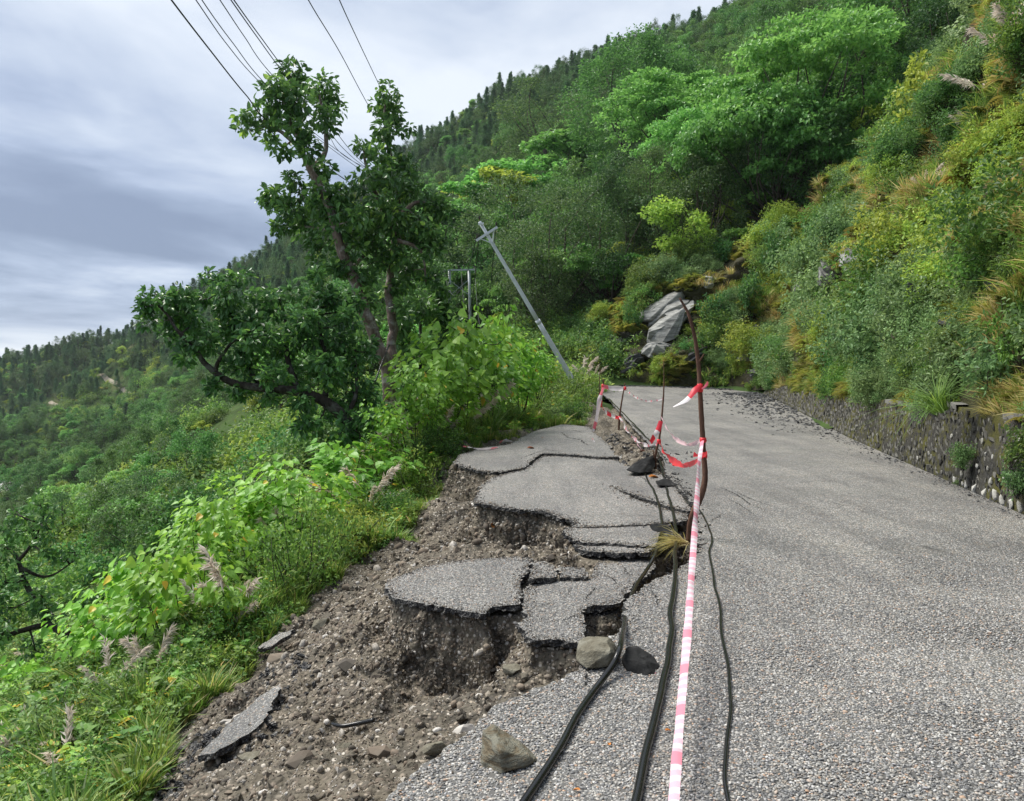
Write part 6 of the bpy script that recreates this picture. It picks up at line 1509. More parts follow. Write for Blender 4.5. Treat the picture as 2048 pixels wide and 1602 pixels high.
def build_outcrops():
    for (px, py, w, h, dep, tilt, mat, seed, lab) in OUTCROPS:
        p, i, q = slope_at(px, py); d = p[1]; W, Hh = w * d / FPX / 2, h * d / FPX / 2
        r = np.random.default_rng(seed + 500)
        # frame of the slope here: along, up the slope, out of the slope
        i2 = min(max(i, 6), _NS - 7); q2 = min(max(q, .08), .92)
        al = slope_point([i2 + 6], [q2])[0] - slope_point([i2 - 6], [q2])[0]; up = slope_point([i2], [q2 + .07])[0] - slope_point([i2], [q2 - .07])[0]
        al = unit(al); up = unit(up - al * (up @ al)); out = np.cross(al, up); out = out if out[1] < 0 else -out
        if al[0] < 0: al = -al
        ca, sa = math.cos(tilt), math.sin(tilt); e1, e2 = al * ca - up * sa, al * sa + up * ca
        B = np.stack([e1, e2, out], 0); acc = Acc()
        for k in range(5):                       # overlapping fractured beds lying in the slope
            f = (k - 2) / 2.0
            V, F = hull_rock(rand_rock(seed * 31 + k, (W * r.uniform(.8, 1.15), Hh * r.uniform(.5, .75), dep * r.uniform(.45, .7)), 14), 1, .02, seed + k)
            acc.add((V + np.array((r.normal(0, W * .12), f * Hh * .62, r.uniform(-.12, .12) * dep))) @ B, None, F)
        o = link('rock_outcrop', acc.mesh('rock_outcrop', MA[mat]), None, Vector(p + out * .12 * dep)); tag(o, lab, 'rock', 'rock outcrops on the cut slope')
        OC_PX.append((px, py, w, h, d))
build_outcrops()
def slope_cover():
    r = np.random.default_rng(44)
    lib = make_lib('slope', [fern_tuft(61, 10, .6), fern_tuft(62, 8, .8), grass_tuft(63, 60, .6, .2, .012, 'grass', .9), grass_tuft(64, 60, .55, .2, .012, 'dry', .9), bush(65, .35, 9, 30, .06), bush(66, .45, 9, 30, .07, 'leaf_sage', LONG, .45), weed(67, 8, .5, .12), bush(68, .4, 9, 28, .06, 'leaf_yellow'), plume_one(69, 6, 1.1), bush(70, .5, 10, 30, .08, 'leaf_broad'), weed(71, 8, .6, .13, 'leaf_sage', OVAL), bush(72, .8, 14, 40, .085, 'leaf_bush', OVAL, .6, .8, .9, .1), bush(73, .8, 14, 40, .09, 'leaf_sage', LONG, .5, .8, .9), bush(74, .7, 14, 36, .085, 'leaf_yellow', OVAL, .55, .8, .9), bush(75, .8, 14, 40, .085, 'leaf_broad', OVAL, .6, .8, 1.0)])
    n = 120000
    i = r.integers(0, _NS, n); q = np.concatenate([r.uniform(0, 1.12, n - n // 6), r.uniform(0, .12, n // 6)])
    # equal-area thinning: stations on the far bend are closer together
    p = slope_point(i, q); d = p[:, 1]
    span = np.linalg.norm(_sc - _sb, axis=1)[i]; stl = np.linalg.norm(np.gradient(.5 * (_sb + _sc), axis=0), axis=1)[i]
    keep = r.uniform(0, 1, n) < span * stl / 5.0 * np.clip(16 / np.maximum(d, 3), .42, 1.0) * .62
    keep &= (d > 3) & (np.abs(p[:, 0] / np.maximum(d, .1)) < 1.35)
    p, i, q, d = p[keep], i[keep], q[keep], d[keep]; px = topx(p)
    ok = np.ones(len(p), bool)
    for (ox, oy, w, h, od) in OC_PX:
        inside = (np.abs(px[:, 0] - ox) < w * .56) & (px[:, 1] - oy < h * .75) & (px[:, 1] - oy > -h * .45) & (d < od + 1.5)
        ok &= ~(inside & (r.uniform(0, 1, len(p)) < .93))
    # thin rocky patches low down and in streaks
    bare = fbm(p[:, 0] / 2.5, p[:, 1] / 2.5, p[:, 2] / 2.5, 3, 71) + .25 * (q < .12)
    ok &= ~((bare > .42) & (r.uniform(0, 1, len(p)) < .85))
    p, i, q, d, px = p[ok], i[ok], q[ok], d[ok], px[ok]; n = len(p)
    # patches a few metres across, each ruled by one kind of plant
    ns = 420; sp = p[r.integers(0, n, ns)]
    near = np.empty(n, int)
    for c0 in range(0, n, 4000):
        near[c0:c0 + 4000] = np.argmin(((p[c0:c0 + 4000, None] - sp[None]) ** 2).sum(-1) * (1 + 0 * ns), axis=1)
    spx = topx(sp); low_r = (spx[:, 0] > 1720) & (spx[:, 1] > 600); high_r = (spx[:, 0] > 1700) & (spx[:, 1] <= 600)
    kinds = r.choice(9, ns, p=(.26, .12, .08, .16, .12, .10, .07, .05, .04)); kinds = np.where(low_r & (r.uniform(0, 1, ns) < .6), r.choice([4, 4, 3, 8], ns), kinds); kinds = np.where(high_r & (r.uniform(0, 1, ns) < .55), r.choice([0, 0, 1, 2, 5], ns), kinds)
    table = np.array([(0, 1, 1, 7), (2, 2, 0, 1), (3, 2, 0, 2), (4, 11, 4, 6), (5, 12, 10, 5), (7, 13, 0, 7), (9, 14, 9, 4), (6, 6, 2, 10), (10, 12, 6, 2)])
    t = r.uniform(0, 1, n); col = np.where(t < .55, 0, np.where(t < .72, 1, np.where(t < .9, 2, 3)))
    idx = table[kinds[near], col]; bigk = idx >= 11
    thin = ~((kinds[near] >= 3) & (r.uniform(0, 1, n) < .35)) & ~(bigk & (r.uniform(0, 1, n) < .35))
    p, i, q, d, px, idx, bigk = p[thin], i[thin], q[thin], d[thin], px[thin], idx[thin], bigk[thin]; n = len(p)
    for (ox, oy, w, h, od) in OC_PX:
        hit = (np.abs(px[:, 0] - ox) < w * .75) & (px[:, 1] - oy < h * 1.1) & (px[:, 1] - oy > -h * .5) & (d < od + 1.5); idx = np.where(hit & bigk, 0, idx)
    s = r.uniform(.55, 1.15, n) * np.where(d > 30, 1.35, np.where(d > 18, 1.1, .9)) * np.where(q < .05, .7, 1.0) * np.where(bigk, r.uniform(.7, 1.35, n), 1.0)
    scatter('slope_weeds', lib, p, rrot(r, n, .35), np.column_stack([s, s, s]), idx, 'ferns, grass and weeds covering the cut slope above the wall')
    print('slope', n)
slope_cover()
SAPLINGS = [bush_kind(821, .11, 'leaf_sage', 20, .7, 1.2, LONG, .5, 60), bush_kind(822, .11, 'leaf_yellow', 18, .6, 1.4, LONG, .5, 56), bush_kind(823, .10, 'leaf_bush', 22, .7, 1.2, OVAL, .6, 64), bush_kind(824, .12, 'leaf_broad', 22, .7, 1.3, OVAL, .6, 60)]
SAP_H = (1.2, 1.4, 1.2, 1.3)
for k, (px, py, w, hpx, v, lab) in enumerate((
    (1985, 800, 190, 170, 0, 'pale leafy shrub spilling over the wall at the right edge'), (1890, 790, 150, 130, 0, 'pale leafy shrub on top of the wall left of the right-edge shrub'), (2030, 700, 150, 150, 2, 'green leafy shrub at the right edge above the pale shrub'), (1960, 700, 130, 110, 0, 'pale shrub in the middle of the right-hand slope foot'), (1820, 740, 110, 80, 2, 'small green shrub over the middle of the wall'),
    (1740, 740, 120, 80, 0, 'greyish low shrub above the middle of the wall'), (1660, 730, 110, 70, 0, 'greyish low shrub left of the middle of the wall'), (1580, 725, 90, 60, 2, 'low green shrub near the left end of the wall'), (1460, 760, 45, 75, 1, 'bright little sapling at the start of the wall'), (1535, 700, 50, 50, 1, 'bright weed sapling on the slope left of the wall shrubs'),
    (1860, 290, 170, 190, 1, 'bright yellow-green tree-like shrub high on the right slope'), (1800, 350, 110, 120, 1, 'bright shrub below the high yellow-green shrub'), (1640, 520, 90, 120, 3, 'dark shrub left of the high rock streak'), (1560, 560, 80, 110, 3, 'dark shrub on the shady part of the slope'), (1700, 440, 100, 110, 2, 'green shrub right above the high rock streak'), (1500, 620, 70, 90, 3, 'dark shrub above the overhanging rock'), (1265, 655, 40, 60, 3, 'round dark bush left of the large pale outcrop'),
    (1930, 470, 110, 100, 1, 'yellowish shrub on the right slope below the pale plumes'), (2020, 420, 110, 100, 1, 'yellowish shrub near the right edge high on the slope'), (1760, 600, 90, 80, 2, 'green shrub in the centre of the weedy slope'), (1860, 560, 100, 80, 2, 'green shrub in the right half of the weedy slope'), (1430, 640, 60, 70, 3, 'dark shrub right of the large pale outcrop'), (1440, 520, 60, 60, 3, 'dark shrub on the crest left of the tall pale tree'), (2030, 560, 120, 110, 2, 'green shrub near the right edge halfway up'))):
    p, i, q = slope_at(px, py); d = p[1]
    t = thing('slope_shrub', lab, 'shrub', Vector(p - np.array((0, 0, .1))), 'shrubs on the cut slope'); t.rotation_euler = (0, 0, k * 1.9); sx = w * d / FPX / 2 / .8; t.scale = (sx, sx, hpx * d / FPX / SAP_H[v])
    for nm, me in zip(('stems', 'leaves'), SAPLINGS[v]): link(nm, me, t)
for k, (px, py, hpx, lab) in enumerate(((2010, 150, 110, 'pale plume grass at the top right edge'), (1985, 220, 110, 'pale plume grass below the top right plumes'), (2035, 100, 100, 'pale plume grass nearest the top right corner'), (1935, 290, 80, 'brownish plume grass right of the high yellow shrub'), (1840, 400, 60, 'pale plume grass in the middle of the high slope'), (1880, 420, 60, 'pale plume grass right of the middle plumes'), (1640, 690, 30, 'small plume tuft above the wall'), (1800, 700, 40, 'pale plume tuft low on the right slope'))):
    p, i, q = slope_at(px, py); h = hpx * p[1] / FPX
    t = thing('plume_grass', lab, 'grass', Vector(p), 'pale plume grasses'); t.rotation_euler = (0, 0, k * 1.1); t.scale = (h / 1.1,) * 3
    for nm, me in zip(('blades', 'plumes'), PLUMES[k % 3]): link(nm, me, t)
def hanging_grass():
    a = Acc(); grass_tuft(77, 150, .8, .14, .006, 'grass', 1.5, (.1, .7), a)
    p = P(1890, 822, 11.9); p[0] -= .05
    t = link('grass_clump', a.mesh('grass_clump', MA['grass']), None, Vector(p)); t.rotation_euler = (0, -.5, 0); tag(t, 'long fine grass clump drooping over the wall top', 'grass')
hanging_grass()
for k, (px, py, s, v, lab) in enumerate(((1925, 905, .5, 0, 'leafy weed growing out of the wall face'), (1905, 965, .35, 0, 'small weed at the wall foot left of the white stones'), (2030, 900, .6, 2, 'leafy weed on the wall at the right edge'), (2035, 960, .5, 0, 'weed beside the white stones at the right edge'))):
    d = np.interp(px, (1870, 1950, 2048), (12.6, 10.7, 8.95)); p = P(px, py + 25, d)
    t = thing('wall_weed', lab, 'weed', Vector(p), 'weeds on the retaining wall'); t.scale = (s * .6, s * .5, s * .8); t.rotation_euler = (.5, -.3, k)
    for nm, me in zip(('stems', 'leaves'), SAPLINGS[v]): link(nm, me, t)
# ---------------------------------------------------------------- gravel, rubble, debris
def road_gravel():
    r = np.random.default_rng(3)
    lib = make_lib('chip', [pebble_mesh(k, MA['pebble']) for k in range(5)])
    n = 150000
    d = np.sqrt(r.uniform(2.5 ** 2, 7.0 ** 2, n)); x = r.uniform(-.32, .70, n) * d
    sd = sdist(ROAD_POLY, x, d)
    k = (sd < -.01) & (r.uniform(0, 1, n) < np.clip((7.4 - d) / 3.5, .1, 1))
    x, d = x[k], d[k]; z = 0.012 * fbm(x * .7, d * .7, octaves=2, seed=41)
    s = r.uniform(.0035, .0085, len(x)) * np.where(r.uniform(0, 1, len(x)) < .08, 1.45, 1)
    scatter('road_chippings', lib, np.column_stack([x, d, z + s * .12]), rrot(r, len(x), .3), np.column_stack([s * 1.15, s, s * .8]), r.integers(0, 5, len(x)), 'stone chippings set in the road surface')
    # slabs
    xs, ds, zs = [], [], []
    for nm in ('A1', 'A2', 'A3', 'A4'):
        poly = SLAB_POLY[nm]; lo, hi = poly.min(0), poly.max(0); m = int(2200 * (hi - lo).prod())
        a = r.uniform(lo[0], hi[0], m); b = r.uniform(lo[1], hi[1], m); kk = sdist(poly, a, b) < -.015
        xs.append(a[kk]); ds.append(b[kk])
        tilt = {'A1': (.045, .02), 'A2': (.03, -.01), 'A3': (-.10, .04), 'A4': (.02, .05)}[nm]; c = jag(poly, 0.045, 0.010).mean(0)
        zs.append(SLABS[nm][0] + (a[kk] - c[0]) * tilt[0] + (b[kk] - c[1]) * tilt[1] + 0.010 * fbm(a[kk] * 1.8, b[kk] * 1.8, octaves=2, seed=43))
    x, d, z = map(np.concatenate, (xs, ds, zs)); s = r.uniform(.004, .009, len(x))
    scatter('slab_chippings', lib, np.column_stack([x, d, z + s * .12]), rrot(r, len(x), .3), np.column_stack([s * 1.15, s, s * .8]), r.integers(0, 5, len(x)), 'stone chippings set in the sunken slabs')
def soil_stones():
    r = np.random.default_rng(8)
    lib = make_lib('soilstone', [chip_mesh(300 + k, MA['soil_stone'], (1, .8, .6)) for k in range(4)] + [pebble_mesh(20 + k, MA['soil_stone'], .7) for k in range(3)])
    # on the faces of the soil sheet, so cliffs get stones too
    V = SOIL_V; A, B, C = V[:-1, :-1], V[1:, :-1], V[:-1, 1:]
    nn = np.cross(C - A, B - A); area = np.linalg.norm(nn, axis=-1)
    cen = (A + B + C) / 3
    x, y = cen[..., 0], cen[..., 1]
    dr = np.minimum(sdist(ROAD_POLY, x, y), np.min([sdist(p, x, y) for p in _BLOCKS.values()], axis=0))
    edge = np.array([G(*a)[:2] for a in ((200, 1720, -1.5), (270, 1602, -1.4), (330, 1480, -1.5), (430, 1400, -1.42), (520, 1290, -1.35), (620, 1200, -1.25), (700, 1130, -1.12), (790, 1090, -.95), (835, 1045, -.85), (900, 915, -.05))])
    poly = np.vstack([edge, [(3.6, 18), (4.5, 26), (4, 10), (2.5, 5), (0, 1.5), (-1.5, 1.5)]])
    w = area * (dr > 0) * (sdist(poly, x, y) < .25) * np.clip(6.5 / y, .15, 1.3) ** 2
    w = (w / w.sum()).ravel()
    n = 52000; k = r.choice(len(w), n, p=w); i, j = np.unravel_index(k, area.shape)
    a, b = r.uniform(0, 1, (2, n, 1)); p = A[i, j] + (B[i, j] - A[i, j]) * a + (C[i, j] - A[i, j]) * b
    s = .0055 + .011 * r.beta(1.3, 4, n) + (r.uniform(0, 1, n) < .04) * r.uniform(.01, .035, n); s *= np.clip(p[:, 1] / 5.5, .8, 2.0)
    # coarse road-base stones packed in the steep faces
    nz = nn[..., 2] / (area + 1e-12); w2 = (area * (np.abs(nz) < .62) * (sdist(poly, x, y) < .25) * np.clip(6.5 / y, .15, 1.3) ** 2).ravel(); w2 = w2 / w2.sum()
    n2 = 16000; k = r.choice(len(w2), n2, p=w2); i, j = np.unravel_index(k, area.shape); a, b = r.uniform(0, 1, (2, n2, 1))
    p2 = A[i, j] + (B[i, j] - A[i, j]) * a + (C[i, j] - A[i, j]) * b; s2 = r.uniform(.008, .024, n2) * np.clip(p2[:, 1] / 6, .85, 1.9)
    p = np.vstack([p, p2]); s = np.concatenate([s, s2]); n = len(p)
    scatter('soil_stones', lib, p, rrot(r, n, .7), np.column_stack([s * 1.2, s, s]), r.integers(0, 7, n), 'gravel and small stones in the collapsed soil')
    # lumps of broken asphalt along the crumbled edges
    lib2 = make_lib('crumb', [chip_mesh(400 + k, MA['bitumen'], (1, .8, .5)) for k in range(4)])
    P_, S_ = [], []
    def strip(pts, z, m, spread, lo, hi):
        q = np.array([G(a_, b_, z) for a_, b_ in pts]); t = r.uniform(0, len(q) - 1.001, m); i_ = t.astype(int); f = (t - i_)[:, None]
        c = q[i_] * (1 - f) + q[i_ + 1] * f; c[:, :2] += r.normal(0, spread, (m, 2)); c[:, 2] = np.maximum(soil_z(c[:, 0], c[:, 1]), -9) + .005
        inr = sdist(ROAD_POLY, c[:, 0], c[:, 1]) < 0; c[inr, 2] = road_z(c[inr, 1]) + .005
        P_.append(c); S_.append(r.uniform(lo, hi, m) * (1 + r.uniform(0, 1, m) ** 4))
    strip([(1190, 872), (1230, 890), (1270, 905), (1300, 930)], 0, 420, .45, .02, .07)
    strip([(1080, 910), (1140, 916), (1210, 922)], -.08, 120, .12, .015, .05)
    strip([(1340, 950), (1372, 985), (1388, 1020), (1385, 1060)], -.03, 140, .07, .01, .035)
    strip([(1250, 1190), (1290, 1160), (1340, 1130), (1370, 1105), (1355, 1090)], -.15, 240, .08, .012, .04)
    strip([(1170, 1220), (1210, 1218), (1245, 1205)], -.3, 120, .05, .01, .03)
    strip([(540, 1330), (560, 1370), (530, 1420), (480, 1460), (430, 1490)], -1.0, 260, .16, .012, .05)
    strip([(300, 1590), (360, 1530), (420, 1480), (300, 1602)], -1.3, 260, .14, .012, .045)
    strip([(1060, 1120), (1100, 1122), (1150, 1128), (1185, 1150)], -.25, 90, .05, .01, .03)
    strip([(930, 885), (1000, 872), (1080, 858), (1150, 852)], -.05, 160, .30, .02, .06)
    p = np.vstack(P_); s = np.concatenate(S_)
    scatter('asphalt_crumbs', lib2, p, rrot(r, len(p), .6), np.column_stack([s, s, s * .8]), r.integers(0, 4, len(p)), 'black crumbs of broken asphalt along the cracks')
    # slate chips fallen from the slope along the wall foot
    lib3 = make_lib('slatechip', [chip_mesh(420 + k, MA['slate'], (1, .7, .22)) for k in range(5)])
    base = catmull(WALL_BASE, 400); m = 3200
    i = r.integers(0, 399, m); c = base[i].copy(); yy = c[:, 1]
    off = np.abs(r.normal(0, .9, m)) * np.interp(yy, (9, 18, 24, 36, 43), (.12, .3, 1.2, 1.5, 1.2)); c[:, 0] -= off; k = (yy > 8) & (r.uniform(0, 1, m) < np.interp(yy, (9, 18, 24, 43), (.25, .35, 1, 1)))
    c = c[k]; m = len(c); s = r.uniform(.02, .10, m) * np.interp(c[:, 1], (9, 20, 30, 43), (.3, .6, 1.2, 1.5)); fb = catmull(FAR_BASE[:3], 60); f2 = fb[r.integers(0, 60, 500)] + np.column_stack([r.normal(0, .3, 500), -np.abs(r.normal(0, .5, 500))])
    c = np.vstack([c, f2]); s = np.concatenate([s, r.uniform(.04, .13, 500)])
    z = road_z(c[:, 1]) + .015
    scatter('slate_debris', lib3, np.column_stack([c, z]), rrot(r, len(c), .25), np.column_stack([s, s, s]), r.integers(0, 5, len(c)), 'dark slate chips fallen along the right edge of the road')
road_gravel()
soil_stones()
# a small sunken sheet of old asphalt on the soil bank
def bank_sheet(pts, z, label):
    out = jag(np.array([G(a, b, z)[:2] for a, b in pts]), .04, .012)
    me = slab_mesh('asphalt_slab', out, lambda x, y: low(x, y) + .10 + .02 * fbm(x * 3, y * 3, octaves=2, seed=2), .05, [MA['asphalt'], MA['bitumen']], .1)
    tag(link('asphalt_slab', me), label, 'asphalt slab', 'broken asphalt slabs of the collapsed lane')
bank_sheet([(395, 1500), (425, 1470), (470, 1430), (520, 1400), (560, 1395), (545, 1440), (520, 1470), (470, 1495), (430, 1512)], -1.05, 'grey asphalt scrap lying far down on the soil bank')
bank_sheet([(515, 1300), (550, 1285), (590, 1285), (575, 1300), (545, 1312), (525, 1310)], -1.25, 'small asphalt scrap at the edge of the grass on the soil bank')
# dry grass tuft in the hole beside the tall stick
def dry_tuft():
    r = np.random.default_rng(6); a = Acc(); n = 110
    c = G(1368, 1085, -.05)
    dirs = unit(np.column_stack([-1 + r.normal(0, .45, n), r.normal(0, .5, n), .45 + r.normal(0, .3, n)])); L = r.uniform(.12, .45, n)
    t = np.array((0, .35, .7, 1.0)); root = r.normal(0, .025, (n, 3)) * (1, 1, .5); side = unit(np.cross(dirs, r.normal(size=(n, 3))))
    Pp = root[:, None] + L[:, None, None] * (dirs[:, None] * t[None, :, None] - np.array((0, 0, .42)) * (t ** 2.2)[None, :, None])
    ww = .0035 * np.array((1, 1, .7, .1)); V = np.stack([Pp - side[:, None] * ww[None, :, None], Pp + side[:, None] * ww[None, :, None]], 2).reshape(-1, 3)
    b = np.arange(n)[:, None] * 8; Q = np.stack([b + np.array((0, 2, 4)) + k for k in (0, 1, 3, 2)], -1).reshape(-1, 4)
    tint = np.tile(np.repeat(np.array((.98, .7, .35, .2)), 2), n) * np.repeat(r.uniform(.75, 1.02, n), 8); a.add(V, Q, None, np.clip(tint, 0, 1))
    tag(link('grass_tuft', a.mesh('grass_tuft', MA['dry']), None, Vector(c)), 'uprooted dry yellow grass tuft lying at the foot of the tall stick', 'grass')
dry_tuft()
MA['deadleaf'] = mat_plain('dead_leaf', (0.50, 0.19, 0.035), 0.6, 0.3, 0, .3)
MA['deadleaf2'] = mat_plain('brown_leaf', (0.32, 0.11, 0.05), 0.6, 0.3, 0, .3)
def dead_leaf(px, py, z, size, rz, label, mat='deadleaf', rx=.1):
    a = Acc(); leaves(a, np.array([(0, 0, 0.0)]), np.array([(1.0, 0, .05)]), np.array([(0, 0, 1.0)]), size, (HEART[0] * (1, 1, 2.5), HEART[1]), .5, .55)
    g = G(px, py, z); o = link('dead_leaf', a.mesh('dead_leaf', MA[mat]), None, Vector(g)); o.rotation_euler = (rx, 0, rz); tag(o, label, 'leaf', 'dead leaves on the broken road')
dead_leaf(1298, 954, -.05, .20, .2, 'orange dead leaf left of the small dark rock'); dead_leaf(1278, 903, .03, .22, .1, 'reddish dead leaf behind the flat dark rock', 'deadleaf2'); dead_leaf(1055, 896, -.03, .2, .3, 'reddish dead leaf on the left of the far slab', 'deadleaf2'); dead_leaf(1085, 878, -.03, .2, 1.0, 'brown dead leaf in the middle of the far slab', 'deadleaf2')
dead_leaf(982, 1052, -.42, .14, 1.3, 'orange dead leaf stuck on the soil face below the broad slab', 'deadleaf', 1.2); dead_leaf(1070, 872, -.03, .2, 2.0, 'brown dead leaf at the grassy edge of the far slab', 'deadleaf2')
for k, (px, py) in enumerate(((1330, 1460), (1218, 1490), (1160, 1580))): dead_leaf(px, py, .012, .03, k * 1.4, ('tiny orange leaf beside the striped cable', 'tiny orange leaf between the two thick cables', 'tiny orange leaf near the bottom of the thick cable')[k])
MA['plastic'] = mat_plain('grey_plastic_sheet', (0.34, 0.40, 0.43), 0.35, 0.5, 0, .2)
def plastic():
    nr = 14; u, v = np.meshgrid(np.linspace(-1, 1, nr), np.linspace(-1, 1, nr)); c = P(350, 1392, 7.3)
    V = np.stack([u * .13 * (1 - .25 * v), v * .05, v * .06 + .02 * fbm(u * 2, v * 2, octaves=3, seed=3)], -1).reshape(-1, 3)
    me = mesh_np('plastic_scrap', V, grid_faces(nr, nr), [MA['plastic']], True); tag(link('plastic_scrap', me, None, Vector(c)), 'crumpled grey plastic scrap among the weeds at the soil edge', 'litter')
plastic()
# ---------------------------------------------------------------- river, scree and bare tracks on the far left
def mat_water():
    m = NT('river_water'); p = m.pos(); n = m.noise(p, .35, 4, .6); m.pbsdf(m.mix(n, (0.36, 0.36, 0.34), (0.50, 0.50, 0.49)), 0.35, 0.5, m.bump(n, .3, .3)); return m.m
river = link('river', mesh_np('river', [(-420, 40, -38.6), (-100, 40, -38.6), (-100, 520, -38.6), (-420, 520, -38.6)], np.array([(0, 1, 2, 3)]), [mat_water()])); tag(river, 'pale grey river at the bottom of the valley', kind='structure')
MA['scree'] = mat_stone('grey_scree', [(0.3, (0.10, 0.105, 0.11)), (0.5, (0.21, 0.215, 0.22)), (0.7, (0.34, 0.34, 0.33))], .5, .9, 0, .3)
MA['track'] = mat_stone('pale_dirt', [(0.3, (0.20, 0.17, 0.12)), (0.5, (0.32, 0.28, 0.21)), (0.7, (0.42, 0.38, 0.30))], .8, .9, 0, .1)
def patch(name, pts, lift, mat, label):
    """a strip laid on the hillside: photo pixel, distance, half width"""
    c = np.array([P(x, y, d) for x, y, d, w in pts]); w = np.array([q[3] for q in pts], float); n = 60
    path = catmull(c, n); ww = np.interp(np.linspace(0, 1, n), np.linspace(0, 1, len(w)), w); tan = np.gradient(path[:, :2], axis=0); tan /= np.linalg.norm(tan, axis=1)[:, None]; sd = np.column_stack([-tan[:, 1], tan[:, 0]])
    m = 14; o = np.linspace(-1, 1, m); XY = path[:, None, :2] + sd[:, None, :] * (o[None, :] * ww[:, None] * (1 + .35 * vnoise(np.arange(n)[:, None] * .35 + 0 * o[None, :], o[None, :] * 0 + np.sign(o)[None, :])))[..., None]
    Z = hill_z(XY[..., 0], XY[..., 1]) + lift * (1 - .9 * o[None, :] ** 4) + .15 * lift * fbm(XY[..., 0] / 2, XY[..., 1] / 2, octaves=3, seed=8)
    tag(link(name, mesh_np(name, np.dstack([XY, Z]).reshape(-1, 3), grid_faces(n, m), [MA[mat]], True)), label, kind='structure')
patch('scree_slope', [(60, 1112, 150, 9), (130, 1080, 142, 9), (200, 1048, 136, 8), (260, 1018, 130, 5)], 1.2, 'scree', 'grey scree strip beside the river')
patch('valley_road', [(100, 815, 462, 1.0), (180, 812, 430, 1.0), (260, 807, 390, 1.0), (330, 803, 350, 1.0)], .5, 'track', 'pale far road bench cut into the hillside')

# ---------------------------------------------------------------- open cracks in the asphalt
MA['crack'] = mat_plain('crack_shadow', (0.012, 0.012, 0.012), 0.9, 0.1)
def crack(pts, width, parent, zfun, seed):
    q = np.array([G(a, b, zfun) [:2] if not callable(zfun) else G(a, b, 0)[:2] for a, b in pts]); n = 12 * len(q); r = np.random.default_rng(seed)
    path = np.column_stack([np.interp(np.linspace(0, len(q) - 1, n), np.arange(len(q)), q[:, k]) for k in (0, 1)])
    tan = np.gradient(path, axis=0); tan /= np.linalg.norm(tan, axis=1)[:, None] + 1e-9; sd = np.column_stack([-tan[:, 1], tan[:, 0]])
    path = path + sd * (r.normal(0, 1, n) * width * .9)[:, None]
    t = np.linspace(0, 1, n); w = width * np.clip(np.sin(np.pi * np.clip(t * .96 + .02, 0, 1)), .1, 1) ** .5 * r.uniform(.35, 1.3, n)
    return path - sd * w[:, None] / 2, path + sd * w[:, None] / 2
def put_crack(pts, width, key, seed):
    z0 = SLABS[key][0] if key else 0.0
    a, b = crack(pts, width, None, z0, seed); xy = np.vstack([a, b])
    if key:
        z, c, tilt = SLAB_Z[key]; zz = z + (xy[:, 0] - c[0]) * tilt[0] + (xy[:, 1] - c[1]) * tilt[1] + 0.010 * fbm(xy[:, 0] * 1.8, xy[:, 1] * 1.8, octaves=2, seed=43) + .006; par = SLAB_OBJ[key]
    else: zz = road_z(xy[:, 1]) + 0.012 * fbm(xy[:, 0] * .7, xy[:, 1] * .7, octaves=2, seed=41) + .006; par = ROAD_OBJ
    n = len(a); i = np.arange(n - 1)
    link('crack', mesh_np('crack', np.column_stack([xy, zz]), np.column_stack([i, i + 1, i + 1 + n, i + n]), [MA['crack']]), par)
for k, (key, w, pts) in enumerate((
    ('A2', .010, [(1085, 1245), (1110, 1243), (1130, 1242), (1150, 1232), (1165, 1228)]), ('A2', .009, [(1130, 1190), (1140, 1182), (1138, 1175), (1160, 1172)]), ('A2', .012, [(1190, 1172), (1188, 1180), (1175, 1192), (1172, 1205)]), ('A2', .009, [(1245, 1130), (1250, 1145), (1262, 1158)]), ('A2', .008, [(1060, 1215), (1090, 1210), (1110, 1200)]), ('A2', .010, [(1205, 1150), (1225, 1158), (1240, 1175)]),
    ('A1', .006, [(900, 1180), (930, 1172), (950, 1176)]), ('A1', .009, [(1010, 1125), (1040, 1128), (1062, 1126)]),
    ('B1', .012, [(1010, 936), (1030, 940), (1048, 942)]), ('B1', .010, [(1240, 1030), (1290, 1032), (1330, 1036)]), ('B1', .014, [(1150, 922), (1170, 926), (1200, 925)]), ('B1', .010, [(1270, 952), (1290, 962), (1300, 975)]), ('B2', .008, [(1200, 1064), (1240, 1068), (1290, 1066)]),
    ('C1', .03, [(1125, 870), (1135, 880), (1160, 884), (1178, 895)]), ('C1', .025, [(1085, 900), (1110, 903), (1140, 904)]), ('C1', .02, [(1040, 915), (1070, 905), (1100, 900)]), ('C1', .02, [(1130, 866), (1150, 868), (1170, 872)]),
    (None, .010, [(1418, 1045), (1428, 1038), (1438, 1034), (1440, 1028)]), (None, .010, [(1395, 1150), (1382, 1165), (1372, 1180)]), (None, .012, [(1185, 1335), (1178, 1348), (1172, 1365), (1160, 1378)]), (None, .009, [(1262, 1270), (1275, 1258), (1290, 1252)]), (None, .010, [(1402, 1090), (1412, 1088), (1425, 1094)]),
    (None, .012, [(1345, 958), (1358, 968), (1362, 975), (1380, 990)]), (None, .010, [(1395, 1060), (1405, 1055), (1412, 1060)]), (None, .009, [(1300, 1180), (1312, 1195), (1316, 1215)]), (None, .014, [(1440, 975), (1470, 990), (1500, 1010), (1530, 1022)]), (None, .010, [(1455, 1000), (1480, 1012), (1510, 1030)]), (None, .012, [(1470, 985), (1500, 1000), (1545, 1015)]))):
    put_crack(pts, w, key, 900 + k)
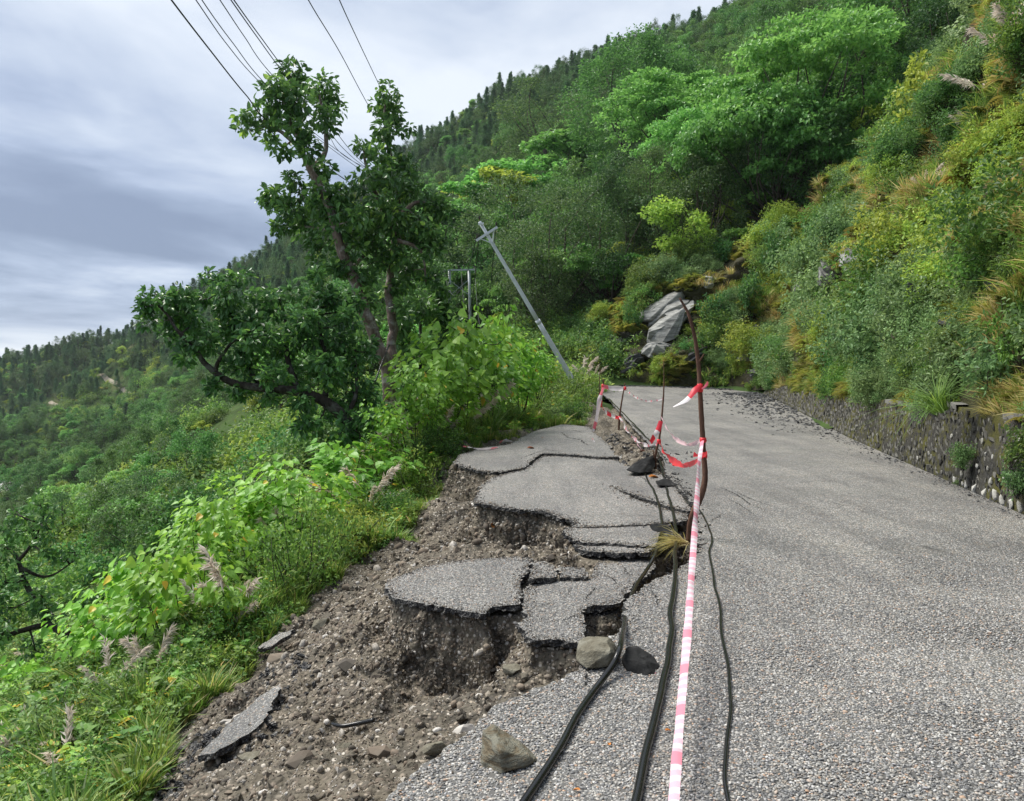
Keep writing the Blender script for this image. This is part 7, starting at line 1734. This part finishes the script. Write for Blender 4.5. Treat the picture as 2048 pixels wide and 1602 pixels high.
# the far lip of the pit: clods of earth lying on the bank
def clods():
    r = np.random.default_rng(71); lib = make_lib('clod', [chip_mesh(500 + k, MA['soil'], (1, .85, .75)) for k in range(5)])
    n = 900; u = r.uniform(0, 1, n); x = r.uniform(-2.7, .6, n); y = r.uniform(3.3, 12.5, n); inr = np.minimum(sdist(ROAD_POLY, x, y), np.min([sdist(p, x, y) for p in _BLOCKS.values()], axis=0)) < .03
    x, y = x[~inr], y[~inr]; z = soil_z(x, y); n = len(x); s = .02 + .075 * r.beta(1.2, 4, n)
    scatter('earth_clods', lib, np.column_stack([x, y, z]), rrot(r, n, .6), np.column_stack([s, s, s]), r.integers(0, 5, n), 'clods of brown earth lying on the collapsed bank')
clods()

# grit and crumbs strewn over the slabs and along the broken lip
def edge_grit():
    r = np.random.default_rng(88); lib = make_lib('grit', [chip_mesh(520 + k, MA['soil_stone'], (1, .8, .55)) for k in range(3)] + [chip_mesh(530 + k, MA['bitumen'], (1, .8, .5)) for k in range(3)])
    P_, S_ = [], []
    for nm, poly in list(SLAB_POLY.items()) + [('road', np.array(_left[2:2 + len(ROAD_LEFT)]))]:
        seg = len(poly) - (nm == 'road'); m = 130 * seg if nm != 'road' else 90 * seg
        t = r.uniform(0, seg, m); k = t.astype(int); f = (t - k)[:, None]; a, b = poly[k], poly[(k + 1) % len(poly)]; c = a * (1 - f) + b * f
        ln = np.linalg.norm(b - a, axis=1); keep = r.uniform(0, 1, m) < np.clip(ln / .25, .1, 1); c = c + r.normal(0, 1, (m, 2)) * (.03 + .10 * r.uniform(0, 1, m) ** 3)[:, None]; c = c[keep]
        inn = sdist(ROAD_POLY if nm == 'road' else poly, c[:, 0], c[:, 1]) < -.008; c = c[inn]
        if nm == 'road': z = road_z(c[:, 1]) + 0.012 * fbm(c[:, 0] * .7, c[:, 1] * .7, octaves=2, seed=41)
        else: z0, cc, tl = SLAB_Z[nm]; z = z0 + (c[:, 0] - cc[0]) * tl[0] + (c[:, 1] - cc[1]) * tl[1] + 0.010 * fbm(c[:, 0] * 1.8, c[:, 1] * 1.8, octaves=2, seed=43)
        P_.append(np.column_stack([c, z + .003])); S_.append((.004 + .012 * r.beta(1, 4, len(c))) * np.clip(c[:, 1] / 6, .8, 2))
    p = np.vstack(P_); s = np.concatenate(S_)
    scatter('edge_grit', lib, p, rrot(r, len(p), .5), np.column_stack([s, s, s]), r.integers(0, 6, len(p)), 'loose grit along the broken asphalt edges')
edge_grit()
# ---------------------------------------------------------------- damp valley air
def haze():
    m = bpy.data.materials.new('damp_air'); m.use_nodes = True; t = m.node_tree; t.nodes.clear()
    o = t.nodes.new('ShaderNodeOutputMaterial'); v = t.nodes.new('ShaderNodeVolumePrincipled')
    v.inputs['Color'].default_value = (0.80, 0.88, 1.0, 1); v.inputs['Density'].default_value = 0.00008; v.inputs['Anisotropy'].default_value = 0.2
    t.links.new(v.outputs[0], o.inputs['Volume'])
    V, Q = box((0, 480, 105), (900, 620, 165))
    tag(link('haze', mesh_np('haze', V, Q, [m])), 'thin bluish haze in the valley air', kind='stuff')
haze()
